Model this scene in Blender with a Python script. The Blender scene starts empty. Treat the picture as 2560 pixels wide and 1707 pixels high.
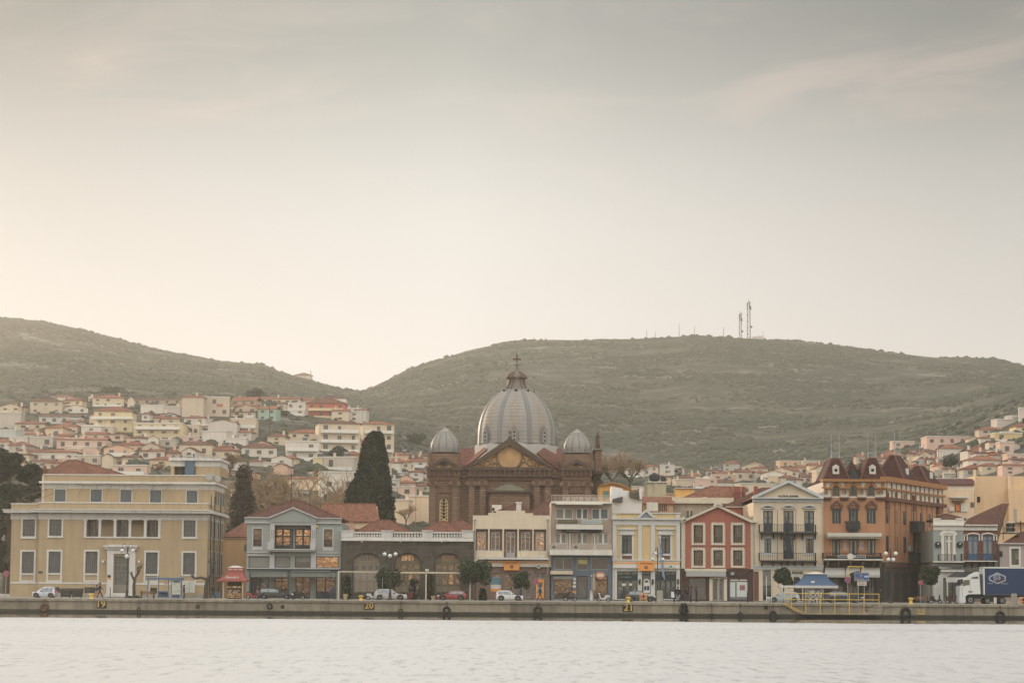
import bpy, bmesh, math, random
import numpy as np
from mathutils import Vector, Matrix, noise
PI = math.pi
rnd = random.Random(7)
S = bpy.context.scene
COL = S.collection

# ------------------------------------------------------------ camera
FPX = 6044.4                      # 85 mm lens on a 36 mm sensor, 2560 px wide
EYE = 2.0
PITCH = math.atan(638.5 / FPX)
ROLL = math.radians(0.38)
cam_d = bpy.data.cameras.new('camera'); cam_d.lens = 85; cam_d.sensor_width = 36
cam_d.clip_start = 1; cam_d.clip_end = 20000
cam = bpy.data.objects.new('camera', cam_d); COL.objects.link(cam); S.camera = cam
_f = Vector((0, math.cos(PITCH), math.sin(PITCH))); _u = Vector((0, -math.sin(PITCH), math.cos(PITCH))); _r = Vector((1, 0, 0))
_rc = _r * math.cos(ROLL) + _u * math.sin(ROLL); _uc = -_r * math.sin(ROLL) + _u * math.cos(ROLL)
cam.matrix_world = Matrix(((_rc.x, _uc.x, -_f.x, 0), (_rc.y, _uc.y, -_f.y, 0), (_rc.z, _uc.z, -_f.z, EYE), (0, 0, 0, 1)))

# ------------------------------------------------------------ light
SUN_AZ, SUN_EL = math.radians(-38), math.radians(11)      # azimuth from +Y towards +X
sdir = Vector((math.sin(SUN_AZ) * math.cos(SUN_EL), math.cos(SUN_AZ) * math.cos(SUN_EL), math.sin(SUN_EL)))
sl = bpy.data.lights.new('sun', 'SUN'); sl.energy = 3.5; sl.angle = math.radians(0.6); sl.color = (1.0, 0.77, 0.56)
so = bpy.data.objects.new('sun', sl); COL.objects.link(so)
so.rotation_euler = sdir.to_track_quat('Z', 'Y').to_euler()

W = bpy.data.worlds.new('World'); S.world = W; W.use_nodes = True
nt = W.node_tree; nt.nodes.clear()
def N(t, ty, **kw):
    n = t.nodes.new(ty)
    for k, v in kw.items():
        if k.startswith('i_'):
            key = k[2:]; n.inputs[int(key) if key.isdigit() else key].default_value = v
        else: setattr(n, k, v)
    return n
def MA(t, op, a, b=None, c=None, clamp=False):
    n = t.nodes.new('ShaderNodeMath'); n.operation = op; n.use_clamp = clamp
    for i, x in enumerate((a, b, c)):
        if x is None: continue
        if isinstance(x, (int, float)): n.inputs[i].default_value = x
        else: t.links.new(x, n.inputs[i])
    return n.outputs[0]
def RAMP(t, fac, stops, interp='LINEAR'):
    n = t.nodes.new('ShaderNodeValToRGB'); cr = n.color_ramp; cr.interpolation = interp
    while len(cr.elements) < len(stops): cr.elements.new(0.5)
    for e, (p, c) in zip(cr.elements, stops):
        e.position = p; e.color = (c[0], c[1], c[2], 1)
    t.links.new(fac, n.inputs[0]); return n.outputs[0]
def MIX(t, fac, a, b, mode='MIX'):
    n = t.nodes.new('ShaderNodeMix'); n.data_type = 'RGBA'; n.blend_type = mode
    for i, x in ((0, fac), (6, a), (7, b)):
        if isinstance(x, (int, float)): n.inputs[i].default_value = x
        elif isinstance(x, tuple): n.inputs[i].default_value = (x[0], x[1], x[2], 1)
        else: t.links.new(x, n.inputs[i])
    return n.outputs[2]
tc = N(nt, 'ShaderNodeTexCoord'); sep = N(nt, 'ShaderNodeSeparateXYZ'); nt.links.new(tc.outputs['Generated'], sep.inputs[0])
dx, dy, dz = sep.outputs
elev = MA(nt, 'MULTIPLY', MA(nt, 'ARCSINE', dz), 180 / PI)
elevn = MA(nt, 'DIVIDE', MA(nt, 'MAXIMUM', elev, 0.0), 90.0)
veil = RAMP(nt, elevn, [(0, (0.93, 0.865, 0.815)), (5 / 90, (0.88, 0.83, 0.79)), (8.5 / 90, (0.80, 0.78, 0.74)), (11 / 90, (0.62, 0.62, 0.59)),
                        (14 / 90, (0.26, 0.28, 0.26)), (22 / 90, (0.54, 0.56, 0.56)), (45 / 90, (0.68, 0.69, 0.69)), (1, (0.74, 0.74, 0.73))], 'B_SPLINE')
az = MA(nt, 'ARCTAN2', dx, dy)                                    # radians, 0 ahead, + to the right
right = MA(nt, 'SMOOTH_MIN', MA(nt, 'MAXIMUM', MA(nt, 'MULTIPLY', MA(nt, 'ADD', az, 0.02), 2.0), 0.0), 0.42, 0.1)
left = MA(nt, 'SMOOTH_MIN', MA(nt, 'MAXIMUM', MA(nt, 'MULTIPLY', MA(nt, 'SUBTRACT', -0.03, az), 1.8), 0.0), 0.30, 0.1)
dim = MA(nt, 'SUBTRACT', 1.0, MA(nt, 'MULTIPLY', MA(nt, 'ADD', right, left), MA(nt, 'ADD', 0.06, MA(nt, 'MULTIPLY', elev, 0.065), clamp=True)))
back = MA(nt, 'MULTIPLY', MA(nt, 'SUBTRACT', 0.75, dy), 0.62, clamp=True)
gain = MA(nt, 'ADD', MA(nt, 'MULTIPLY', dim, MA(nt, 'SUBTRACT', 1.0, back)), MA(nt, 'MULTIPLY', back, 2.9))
# thin stretched cirrus
cmb = N(nt, 'ShaderNodeCombineXYZ'); nt.links.new(MA(nt, 'MULTIPLY', az, 8.0), cmb.inputs[0]); nt.links.new(MA(nt, 'MULTIPLY', MA(nt, 'ADD', elev, MA(nt, 'MULTIPLY', az, -4.0)), 0.5), cmb.inputs[1])
cmb.inputs[2].default_value = 8.4
cn = N(nt, 'ShaderNodeTexNoise', i_Scale=1.3, i_Detail=7.0, i_Roughness=0.56, i_Distortion=0.7); nt.links.new(cmb.outputs[0], cn.inputs['Vector'])
cm = RAMP(nt, cn.outputs['Fac'], [(0.44, (0, 0, 0)), (0.72, (1, 1, 1))], 'EASE')
def wisp(a0, e0, wa, we):
    d = MA(nt, 'ADD', MA(nt, 'POWER', MA(nt, 'ABSOLUTE', MA(nt, 'DIVIDE', MA(nt, 'SUBTRACT', az, a0), wa)), 2.0), MA(nt, 'POWER', MA(nt, 'ABSOLUTE', MA(nt, 'DIVIDE', MA(nt, 'SUBTRACT', elev, e0), we)), 2.0))
    return MA(nt, 'DIVIDE', 1.0, MA(nt, 'ADD', 1.0, MA(nt, 'MULTIPLY', d, d)))
wsp = MA(nt, 'ADD', MA(nt, 'ADD', wisp(-0.15, 12.0, 0.05, 1.1), wisp(0.18, 11.6, 0.10, 1.9)), MA(nt, 'ADD', 0.3, wisp(0.75, 20.0, 0.5, 9.0)))
cfac = MA(nt, 'MULTIPLY', MA(nt, 'MULTIPLY', cm, wsp), MA(nt, 'MULTIPLY', MA(nt, 'SUBTRACT', elev, 3.0), 0.11, clamp=True))
veil2 = MIX(nt, MA(nt, 'MULTIPLY', cfac, 0.42), veil, (0.80, 0.68, 0.60))
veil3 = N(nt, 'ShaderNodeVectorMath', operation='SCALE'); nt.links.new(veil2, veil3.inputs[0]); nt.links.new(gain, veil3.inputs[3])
sky = N(nt, 'ShaderNodeTexSky', sky_type='NISHITA', sun_disc=False, sun_elevation=SUN_EL, sun_rotation=SUN_AZ, dust_density=2.0)
b1 = N(nt, 'ShaderNodeBackground', i_Strength=0.05); nt.links.new(sky.outputs[0], b1.inputs[0])
SKYGAIN = 1.12
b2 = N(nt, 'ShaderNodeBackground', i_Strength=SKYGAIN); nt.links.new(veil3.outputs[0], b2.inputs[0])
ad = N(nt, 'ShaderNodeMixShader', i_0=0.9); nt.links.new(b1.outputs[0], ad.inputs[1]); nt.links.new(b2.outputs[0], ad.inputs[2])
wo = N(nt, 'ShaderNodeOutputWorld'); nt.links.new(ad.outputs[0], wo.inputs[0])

S.view_settings.view_transform = 'Standard'; S.view_settings.look = 'None'
S.view_settings.exposure = 0.0; S.view_settings.gamma = 1.0; S.view_settings.use_curve_mapping = False
S.cycles.use_denoising = True
S.cycles.max_bounces = 5; S.cycles.diffuse_bounces = 2; S.cycles.glossy_bounces = 3; S.cycles.transmission_bounces = 2; S.cycles.volume_bounces = 1
S.cycles.caustics_reflective = False; S.cycles.caustics_refractive = False
S.cycles.sample_clamp_indirect = 3.0

# ------------------------------------------------------------ pixel <-> place helpers
def ray(px, py):
    u = px - 1280.0; v = 853.5 - py
    d = _f * FPX + _rc * u + _uc * v
    return d / d.y
def at(px, py, Y):                        # point on the vertical plane y = Y
    d = ray(px, py); return Vector((d.x * Y, Y, EYE + d.z * Y))
def XatY(px, Y, py=1490): return at(px, py, Y).x
REG = {'A': (0, 1120, 3.564), 'B': (540, 1200, 4.480), 'C': (830, 1200, 4.480), 'D': (1160, 1200, 4.480), 'E': (1500, 1200, 4.355),
       'G': (1860, 1180, 4.127), 'H': (2020, 1090, 3.336), 'I': (2260, 1180, 4.127), 'J': (1040, 1040, 4.704), 'K': (1160, 860, 5.6),
       'L': (0, 940, 4.523), 'M': (480, 940, 3.92), 'N': (2140, 980, 5.6), 'O': (1500, 1120, 4.055), 'Z': (0, 0, 1.0)}
def rp(reg, x, y):
    a, b, s = REG[reg]; return a + x / s, b + y / s

# ------------------------------------------------------------ materials
def lin(c): 
    c /= 255.0
    return c / 12.92 if c <= 0.04045 else ((c + 0.055) / 1.055) ** 2.4
KAL = 0.92
def alb(rgb, k=KAL):
    q = [lin(c) / k for c in rgb]; mx = max(q); q = [c * min(1, 0.80 / mx) for c in q]; g = 0.3 * q[0] + 0.6 * q[1] + 0.1 * q[2]
    return tuple(g + (c - g) * 0.88 for c in q)
_mats = {}
def M(name, rgb, rough=0.85, var=0.10, scale=0.5, stain=0.22, bump=0.0, metal=0.0, spec=0.3, k=KAL, raw=False, kind=None, per=0.0, emit=0.0):
    if name in _mats: return _mats[name]
    if kind in ('tile', 'tilebig'): k = k * 1.6
    m = bpy.data.materials.new(name); _mats[name] = m; m.use_nodes = True
    t = m.node_tree; b = t.nodes['Principled BSDF']; col = rgb if raw else alb(rgb, k)
    b.inputs['Roughness'].default_value = rough; b.inputs['Metallic'].default_value = metal
    b.inputs['Specular IOR Level'].default_value = spec
    g = N(t, 'ShaderNodeNewGeometry'); pos = g.outputs['Position']
    cur = None
    base = N(t, 'ShaderNodeRGB'); base.outputs[0].default_value = (*col, 1); cur = base.outputs[0]
    hgt = None
    sp = None
    def S3():
        nonlocal sp
        if sp is None:
            sp = N(t, 'ShaderNodeSeparateXYZ'); t.links.new(pos, sp.inputs[0])
        return sp.outputs
    if kind in ('tile', 'tilebig', 'church', 'stone', 'planks'):
        x, y, z = S3(); sn = N(t, 'ShaderNodeSeparateXYZ'); t.links.new(g.outputs['True Normal'], sn.inputs[0])
        side = MA(t, 'GREATER_THAN', MA(t, 'ABSOLUTE', sn.outputs[0]), MA(t, 'ABSOLUTE', sn.outputs[1]))
        ucoord = MA(t, 'ADD', MA(t, 'MULTIPLY', x, MA(t, 'SUBTRACT', 1.0, side)), MA(t, 'MULTIPLY', y, side))
        cv = N(t, 'ShaderNodeCombineXYZ'); t.links.new(ucoord, cv.inputs[0]); t.links.new(z, cv.inputs[1])
        if kind in ('tile', 'tilebig'):
            pz, pu = (0.17, 0.27) if kind == 'tile' else (0.36, 0.5)
            fz = MA(t, 'FRACT', MA(t, 'DIVIDE', z, pz)); su = MA(t, 'ABSOLUTE', MA(t, 'SINE', MA(t, 'MULTIPLY', ucoord, PI / pu)))
            hgt = MA(t, 'ADD', MA(t, 'MULTIPLY', MA(t, 'SUBTRACT', 1.0, fz), 0.6), MA(t, 'MULTIPLY', su, 0.7))
            wn = N(t, 'ShaderNodeTexWhiteNoise', noise_dimensions='3D')
            c2 = N(t, 'ShaderNodeCombineXYZ'); t.links.new(MA(t, 'FLOOR', MA(t, 'DIVIDE', ucoord, pu)), c2.inputs[0]); t.links.new(MA(t, 'FLOOR', MA(t, 'DIVIDE', z, pz)), c2.inputs[1])
            t.links.new(c2.outputs[0], wn.inputs['Vector'])
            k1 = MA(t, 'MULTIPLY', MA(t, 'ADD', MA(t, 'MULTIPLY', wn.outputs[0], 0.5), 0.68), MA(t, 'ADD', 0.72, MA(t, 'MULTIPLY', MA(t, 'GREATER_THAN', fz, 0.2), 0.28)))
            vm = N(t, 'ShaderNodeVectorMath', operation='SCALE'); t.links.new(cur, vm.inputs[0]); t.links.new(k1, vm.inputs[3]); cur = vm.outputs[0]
            bump = max(bump, 0.06)
        else:
            bw, bh, ms = {'church': (1.1, 0.36, 0.035), 'stone': (0.55, 0.3, 0.02), 'planks': (3.0, 0.2, 0.01)}[kind]
            br = N(t, 'ShaderNodeTexBrick', i_Scale=1.0); br.inputs['Brick Width'].default_value = bw; br.inputs['Row Height'].default_value = bh; br.inputs['Mortar Size'].default_value = ms
            br.inputs['Color1'].default_value = (1.12, 1.1, 1.08, 1); br.inputs['Color2'].default_value = (0.82, 0.84, 0.86, 1); br.inputs['Mortar'].default_value = (0.5, 0.48, 0.46, 1)
            t.links.new(cv.outputs[0], br.inputs['Vector']); cur = MIX(t, 0.9, cur, br.outputs['Color'], 'MULTIPLY')
            hgt = MA(t, 'SUBTRACT', 1.0, br.outputs['Fac']); bump = max(bump, 0.05)
    if var > 0:
        n1 = N(t, 'ShaderNodeTexNoise', i_Scale=scale, i_Detail=6.0, i_Roughness=0.62); t.links.new(pos, n1.inputs['Vector'])
        f = MA(t, 'ADD', MA(t, 'MULTIPLY', MA(t, 'SUBTRACT', n1.outputs['Fac'], 0.5), var * 4.0), 1.0)
        vm = N(t, 'ShaderNodeVectorMath', operation='SCALE'); t.links.new(cur, vm.inputs[0]); t.links.new(f, vm.inputs[3]); cur = vm.outputs[0]
    if stain > 0:
        mp = N(t, 'ShaderNodeMapping'); mp.inputs['Scale'].default_value = (1.6, 1.6, 0.16); t.links.new(pos, mp.inputs[0])
        n2 = N(t, 'ShaderNodeTexNoise', i_Scale=1.0, i_Detail=5.0, i_Roughness=0.65); t.links.new(mp.outputs[0], n2.inputs['Vector'])
        f2 = RAMP(t, n2.outputs['Fac'], [(0.46, (0, 0, 0)), (0.70, (1, 1, 1))])
        cur = MIX(t, MA(t, 'MULTIPLY', f2, min(0.85, stain * 1.5)), cur, tuple(c * 0.55 for c in col))
    if per > 0:
        oi = N(t, 'ShaderNodeObjectInfo')
        f = MA(t, 'ADD', MA(t, 'MULTIPLY', MA(t, 'SUBTRACT', oi.outputs['Random'], 0.5), per * 2), 1.0)
        vm = N(t, 'ShaderNodeVectorMath', operation='SCALE'); t.links.new(cur, vm.inputs[0]); t.links.new(f, vm.inputs[3]); cur = vm.outputs[0]
    t.links.new(cur, b.inputs['Base Color'])
    if bump > 0:
        if hgt is None:
            n3 = N(t, 'ShaderNodeTexNoise', i_Scale=6.0, i_Detail=4.0); t.links.new(pos, n3.inputs['Vector']); hgt = n3.outputs['Fac']
        bp = N(t, 'ShaderNodeBump', i_Strength=0.7, i_Distance=bump); t.links.new(hgt, bp.inputs['Height']); t.links.new(bp.outputs[0], b.inputs['Normal'])
    if emit: 
        b.inputs['Emission Color'].default_value = (*col, 1); b.inputs['Emission Strength'].default_value = emit
    return m
def glass(name, rgb, mirror=0.25, wav=0.5, rough=0.08, tint=(1, 1, 1)):
    if name in _mats: return _mats[name]
    m = bpy.data.materials.new(name); _mats[name] = m; m.use_nodes = True
    t = m.node_tree; b = t.nodes['Principled BSDF']
    b.inputs['Roughness'].default_value = 0.6; b.inputs['Base Color'].default_value = (*alb(rgb), 1)
    gl = N(t, 'ShaderNodeBsdfGlossy', i_Roughness=rough); gl.inputs['Color'].default_value = (*tint, 1)
    g = N(t, 'ShaderNodeNewGeometry'); n3 = N(t, 'ShaderNodeTexNoise', i_Scale=1.1, i_Detail=2.0); t.links.new(g.outputs['Position'], n3.inputs['Vector'])
    bp = N(t, 'ShaderNodeBump', i_Strength=1.0, i_Distance=0.05 * wav); t.links.new(n3.outputs['Fac'], bp.inputs['Height']); t.links.new(bp.outputs[0], gl.inputs['Normal'])
    mx = N(t, 'ShaderNodeMixShader', i_0=mirror); t.links.new(b.outputs[0], mx.inputs[1]); t.links.new(gl.outputs[0], mx.inputs[2])
    t.links.new(mx.outputs[0], t.nodes['Material Output'].inputs[0])
    return m

# ------------------------------------------------------------ mesh builder
ORG = {}
def origin(o): return ORG.get(o.name, Vector((0, 0, 0))) if o else Vector((0, 0, 0))
class MB:
    def __init__(s): s.v = []; s.f = []; s.m = []; s.mi = 0
    def add(s, vs, fs):
        n = len(s.v); s.v.extend([tuple(p) for p in vs]); s.f.extend([tuple(i + n for i in f) for f in fs]); s.m.extend([s.mi] * len(fs)); return s
    def hexa(s, p): return s.add(p, [(0, 3, 2, 1), (4, 5, 6, 7), (0, 1, 5, 4), (1, 2, 6, 5), (2, 3, 7, 6), (3, 0, 4, 7)])
    def box(s, x0, x1, y0, y1, z0, z1):
        return s.hexa([(x0, y0, z0), (x1, y0, z0), (x1, y1, z0), (x0, y1, z0), (x0, y0, z1), (x1, y0, z1), (x1, y1, z1), (x0, y1, z1)])
    def prism(s, bot, top):                  # two matching loops
        n = len(bot); return s.add(list(bot) + list(top), [tuple(range(n))[::-1], tuple(range(n, 2 * n))] + [(i, (i + 1) % n, n + (i + 1) % n, n + i) for i in range(n)])
    def tube(s, a, b, r, r2=None, n=6, cap=True):
        a = Vector(a); b = Vector(b); d = (b - a)
        if d.length < 1e-6: return s
        q = d.to_track_quat('Z', 'Y'); r2 = r if r2 is None else r2
        A = [a + q @ Vector((r * math.cos(2 * PI * i / n), r * math.sin(2 * PI * i / n), 0)) for i in range(n)]
        B = [b + q @ Vector((r2 * math.cos(2 * PI * i / n), r2 * math.sin(2 * PI * i / n), 0)) for i in range(n)]
        fs = [(i, (i + 1) % n, n + (i + 1) % n, n + i) for i in range(n)]
        if cap: fs += [tuple(range(n))[::-1], tuple(range(n, 2 * n))]
        return s.add(A + B, fs)
    def path(s, pts, r, n=5):
        for a, b in zip(pts, pts[1:]): s.tube(a, b, r, n=n)
        return s
    def lathe(s, c, prof, n=16, axis='Z', sy=1.0):   # prof: list of (r, h)
        c = Vector(c); vs = []
        for r, h in prof:
            for i in range(n):
                a = 2 * PI * i / n; x, y = r * math.cos(a), r * math.sin(a) * sy
                vs.append(c + (Vector((x, y, h)) if axis == 'Z' else Vector((x, h, y)) if axis == 'Y' else Vector((h, x, y))))
        fs = []
        for j in range(len(prof) - 1):
            for i in range(n): fs.append((j * n + i, j * n + (i + 1) % n, (j + 1) * n + (i + 1) % n, (j + 1) * n + i))
        fs.append(tuple(range(n))[::-1]); fs.append(tuple(range((len(prof) - 1) * n, len(prof) * n)))
        return s.add(vs, fs)
    def ball(s, c, r, n=12, m=7, sz=1.0):
        return s.lathe(c, [(max(0.001, r * math.sin(PI * j / m)), -r * sz * math.cos(PI * j / m)) for j in range(m + 1)], n)
    def torus(s, c, R, r, axis='Y', n=20, k=8, sq=1.0):
        c = Vector(c); vs = []
        for i in range(n):
            a = 2 * PI * i / n
            for j in range(k):
                b = 2 * PI * j / k; q = R + r * math.cos(b); h = r * sq * math.sin(b)
                vs.append(c + (Vector((q * math.cos(a), h, q * math.sin(a))) if axis == 'Y' else Vector((q * math.cos(a), q * math.sin(a), h))))
        return s.add(vs, [(i * k + j, ((i + 1) % n) * k + j, ((i + 1) % n) * k + (j + 1) % k, i * k + (j + 1) % k) for i in range(n) for j in range(k)])
    def build(s, name, mats, parent=None, smooth=False, fix=True, **kw):
        o_ = origin(parent); me = bpy.data.meshes.new(name)
        me.from_pydata([(v[0] - o_.x, v[1] - o_.y, v[2] - o_.z) for v in s.v], [], s.f)
        mats = mats if isinstance(mats, (list, tuple)) else [mats]
        for m in mats: me.materials.append(m)
        if len(mats) > 1: me.polygons.foreach_set('material_index', s.m)
        if fix and len(s.f) < 60000:
            bm = bmesh.new(); bm.from_mesh(me); bmesh.ops.recalc_face_normals(bm, faces=bm.faces); bm.to_mesh(me); bm.free()
        if smooth:
            me.polygons.foreach_set('use_smooth', [True] * len(me.polygons))
            if smooth == 'auto':
                try: me.set_sharp_from_angle(angle=math.radians(38))
                except Exception: pass
        o = bpy.data.objects.new(name, me); COL.objects.link(o)
        if parent: o.parent = parent; ORG[o.name] = o_
        for k, v in kw.items(): o[k] = v
        return o
def thing(name, label, cat, loc, group=None):
    o = bpy.data.objects.new(name, None); COL.objects.link(o); o.location = loc; o.empty_display_size = 0.5
    ORG[o.name] = Vector(loc); o['label'] = label; o['category'] = cat
    if group: o['group'] = group
    return o
def tag(o, label, cat, group=None):
    o['label'] = label; o['category'] = cat
    if group: o['group'] = group
    return o
def piece(name, me, parent, loc, rot=None, sc=None):    # piece sharing mesh data, loc in world
    o = bpy.data.objects.new(name, me); COL.objects.link(o); o.parent = parent
    oo = origin(parent); o.location = Vector(loc) - oo; ORG[o.name] = Vector(loc)
    if rot: o.rotation_euler = rot
    if sc: o.scale = sc
    return o
def text_mesh(txt, size, ext=0.03, bold=0.0):
    c = bpy.data.curves.new('lettering', 'FONT'); c.body = txt; c.size = size; c.extrude = ext; c.align_x = 'CENTER'; c.align_y = 'CENTER'; c.offset = bold; c.resolution_u = 2
    o = bpy.data.objects.new('lettering', c); COL.objects.link(o); bpy.context.view_layer.update()
    dg = bpy.context.evaluated_depsgraph_get(); me = bpy.data.meshes.new_from_object(o.evaluated_get(dg))
    COL.objects.unlink(o); bpy.data.objects.remove(o); return me
def copy_tree(o, loc, label):
    c = o.copy(); COL.objects.link(c); c.location = loc; c['label'] = label; ORG[c.name] = Vector(loc)
    for ch in o.children:
        d = ch.copy(); COL.objects.link(d); d.parent = c
        for g in ch.children:
            e = g.copy(); COL.objects.link(e); e.parent = d
    return c

# ------------------------------------------------------------ setting
def gz(Y):
    return 1.5 if Y <= 277 else (1.55 if Y < 286.5 else 1.68)
def interp(x, pts):
    if x <= pts[0][0]: return pts[0][1]
    for (a, b), (c, d) in zip(pts, pts[1:]):
        if x <= c: return b + (d - b) * (x - a) / (c - a)
    return pts[-1][1]
ETOP = [(-600, 560), (0, 505), (300, 505), (560, 500), (880, 465), (960, 420), (1080, 370), (1300, 330), (1600, 300), (1800, 312), (2000, 335), (2200, 375), (2350, 425), (2460, 470), (2560, 520), (3200, 640)]
ESKY = [(-1200, 640), (-300, 700), (0, 690), (110, 680), (200, 660), (290, 636), (360, 615), (440, 600), (560, 578), (650, 572), (700, 553), (750, 540), (800, 525), (860, 512), (905, 507),
        (950, 526), (1010, 560), (1080, 588), (1170, 618), (1260, 636), (1330, 642), (1450, 644), (1600, 645), (1700, 652), (1740, 658), (1800, 654), (1900, 650), (2000, 644), (2100, 634), (2230, 617), (2350, 605), (2440, 602), (2500, 600), (2560, 584), (2800, 540), (3800, 440)]
GPR = [(330, -0.004), (400, 0.16), (500, 0.50), (650, 0.735), (750, 0.85), (850, 0.945), (950, 1.0)]
def epx(px, D):
    et = interp(px, ETOP)
    if D <= 950: return et * interp(D, GPR)
    ek = interp(px, ESKY); w0 = et * 0.93
    if D <= 1080: return et + (w0 - et) * (D - 950) / 130
    if D <= 2250:
        t = (D - 1080) / 1170; return w0 + (ek - w0) * (1 - (1 - t) ** 1.5)
    return ek * (1 - (D - 2250) / 1300)
def zter(px, D):
    return EYE + epx(px, D) / FPX * D - (0.4 if D < 345 else 0)
def Dfor(px, py):                           # distance on the near town hill for a given base pixel
    e = (1492 + 0.00663 * (px - 1280)) - py; lo, hi = 345.0, 950.0
    for _ in range(30):
        mid = (lo + hi) / 2
        if epx(px, mid) < e: lo = mid
        else: hi = mid
    return lo
def tpos(px, D):
    X = (px - 1280) / FPX * D; z = zter(px, D)
    if D > 1100:
        a = min(1, (D - 1100) / 300); p = Vector((X * 0.004, D * 0.004, 0))
        rid = noise.fractal(p, 0.8, 2.1, 5) * 7 * a * (0.25 if D > 2000 else 1) + noise.fractal(p * 6, 0.9, 2, 3) * .8 * a
        z += rid
    return X, D, z
pxs = list(np.arange(-1500, 4300, 24.0)); Ds = [318, 330, 345, 360, 380, 400, 430, 460, 500, 540, 580, 620, 650, 690, 730, 770, 810, 850, 890, 920, 950, 985, 1020, 1080] + list(np.arange(1110, 2260, 23)) + [2290, 2340, 2400, 2500, 2700, 3000]
tv = [tpos(px, D) for D in Ds for px in pxs]; nx = len(pxs)
tf = [(j * nx + i, j * nx + i + 1, (j + 1) * nx + i + 1, (j + 1) * nx + i) for j in range(len(Ds) - 1) for i in range(nx - 1)]
def hill_mat():
    m = bpy.data.materials.new('hillside'); m.use_nodes = True; t = m.node_tree; b = t.nodes['Principled BSDF']; b.inputs['Roughness'].default_value = 0.95; b.inputs['Specular IOR Level'].default_value = 0.1
    g = N(t, 'ShaderNodeNewGeometry')
    n1 = N(t, 'ShaderNodeTexNoise', i_Scale=0.05, i_Detail=9.0, i_Roughness=0.72); t.links.new(g.outputs['Position'], n1.inputs['Vector'])
    mp = N(t, 'ShaderNodeMapping'); mp.inputs['Scale'].default_value = (1, 1, 1.6); t.links.new(g.outputs['Position'], mp.inputs[0])
    n2 = N(t, 'ShaderNodeTexNoise', i_Scale=0.03, i_Detail=8.0, i_Roughness=0.7); t.links.new(mp.outputs[0], n2.inputs['Vector'])
    c = RAMP(t, n1.outputs['Fac'], [(0.30, (0.03, 0.034, 0.024)), (0.5, (0.062, 0.066, 0.046)), (0.66, (0.14, 0.13, 0.10))])
    rock = RAMP(t, n2.outputs['Fac'], [(0.56, (0, 0, 0)), (0.66, (1, 1, 1))])
    c = MIX(t, MA(t, 'MULTIPLY', rock, 0.8), c, (0.27, 0.26, 0.22))
    t.links.new(c, b.inputs['Base Color'])
    bp = N(t, 'ShaderNodeBump', i_Strength=0.8, i_Distance=3.0); t.links.new(n1.outputs['Fac'], bp.inputs['Height']); t.links.new(bp.outputs[0], b.inputs['Normal'])
    return m
HM = hill_mat()
mb = MB(); mb.add(tv, tf); mb.build('terrain', HM, smooth=True, fix=False, kind='structure')
# shore on the far side of the harbour behind the viewer, seen only as light in the window glass
mb = MB(); P = []
for j, (yy, zz) in enumerate([(-60, -1), (-75, 2), (-130, 22), (-230, 62), (-380, 95), (-700, 60)]):
    for i in range(41):
        x = -600 + 30 * i; P.append((x, yy + 14 * math.sin(i * 1.3), zz * (1 + 0.35 * noise.noise(Vector((x * 0.012, yy * 0.01, 5)))) if j else zz))
mb.add(P, [(j * 41 + i, j * 41 + i + 1, (j + 1) * 41 + i + 1, (j + 1) * 41 + i) for j in range(5) for i in range(40)])
mb.build('hills', M('dry_hill', (0.42, 0.32, 0.20), raw=True, var=0.5, scale=0.05, stain=0), smooth=True, fix=False, kind='structure')

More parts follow.
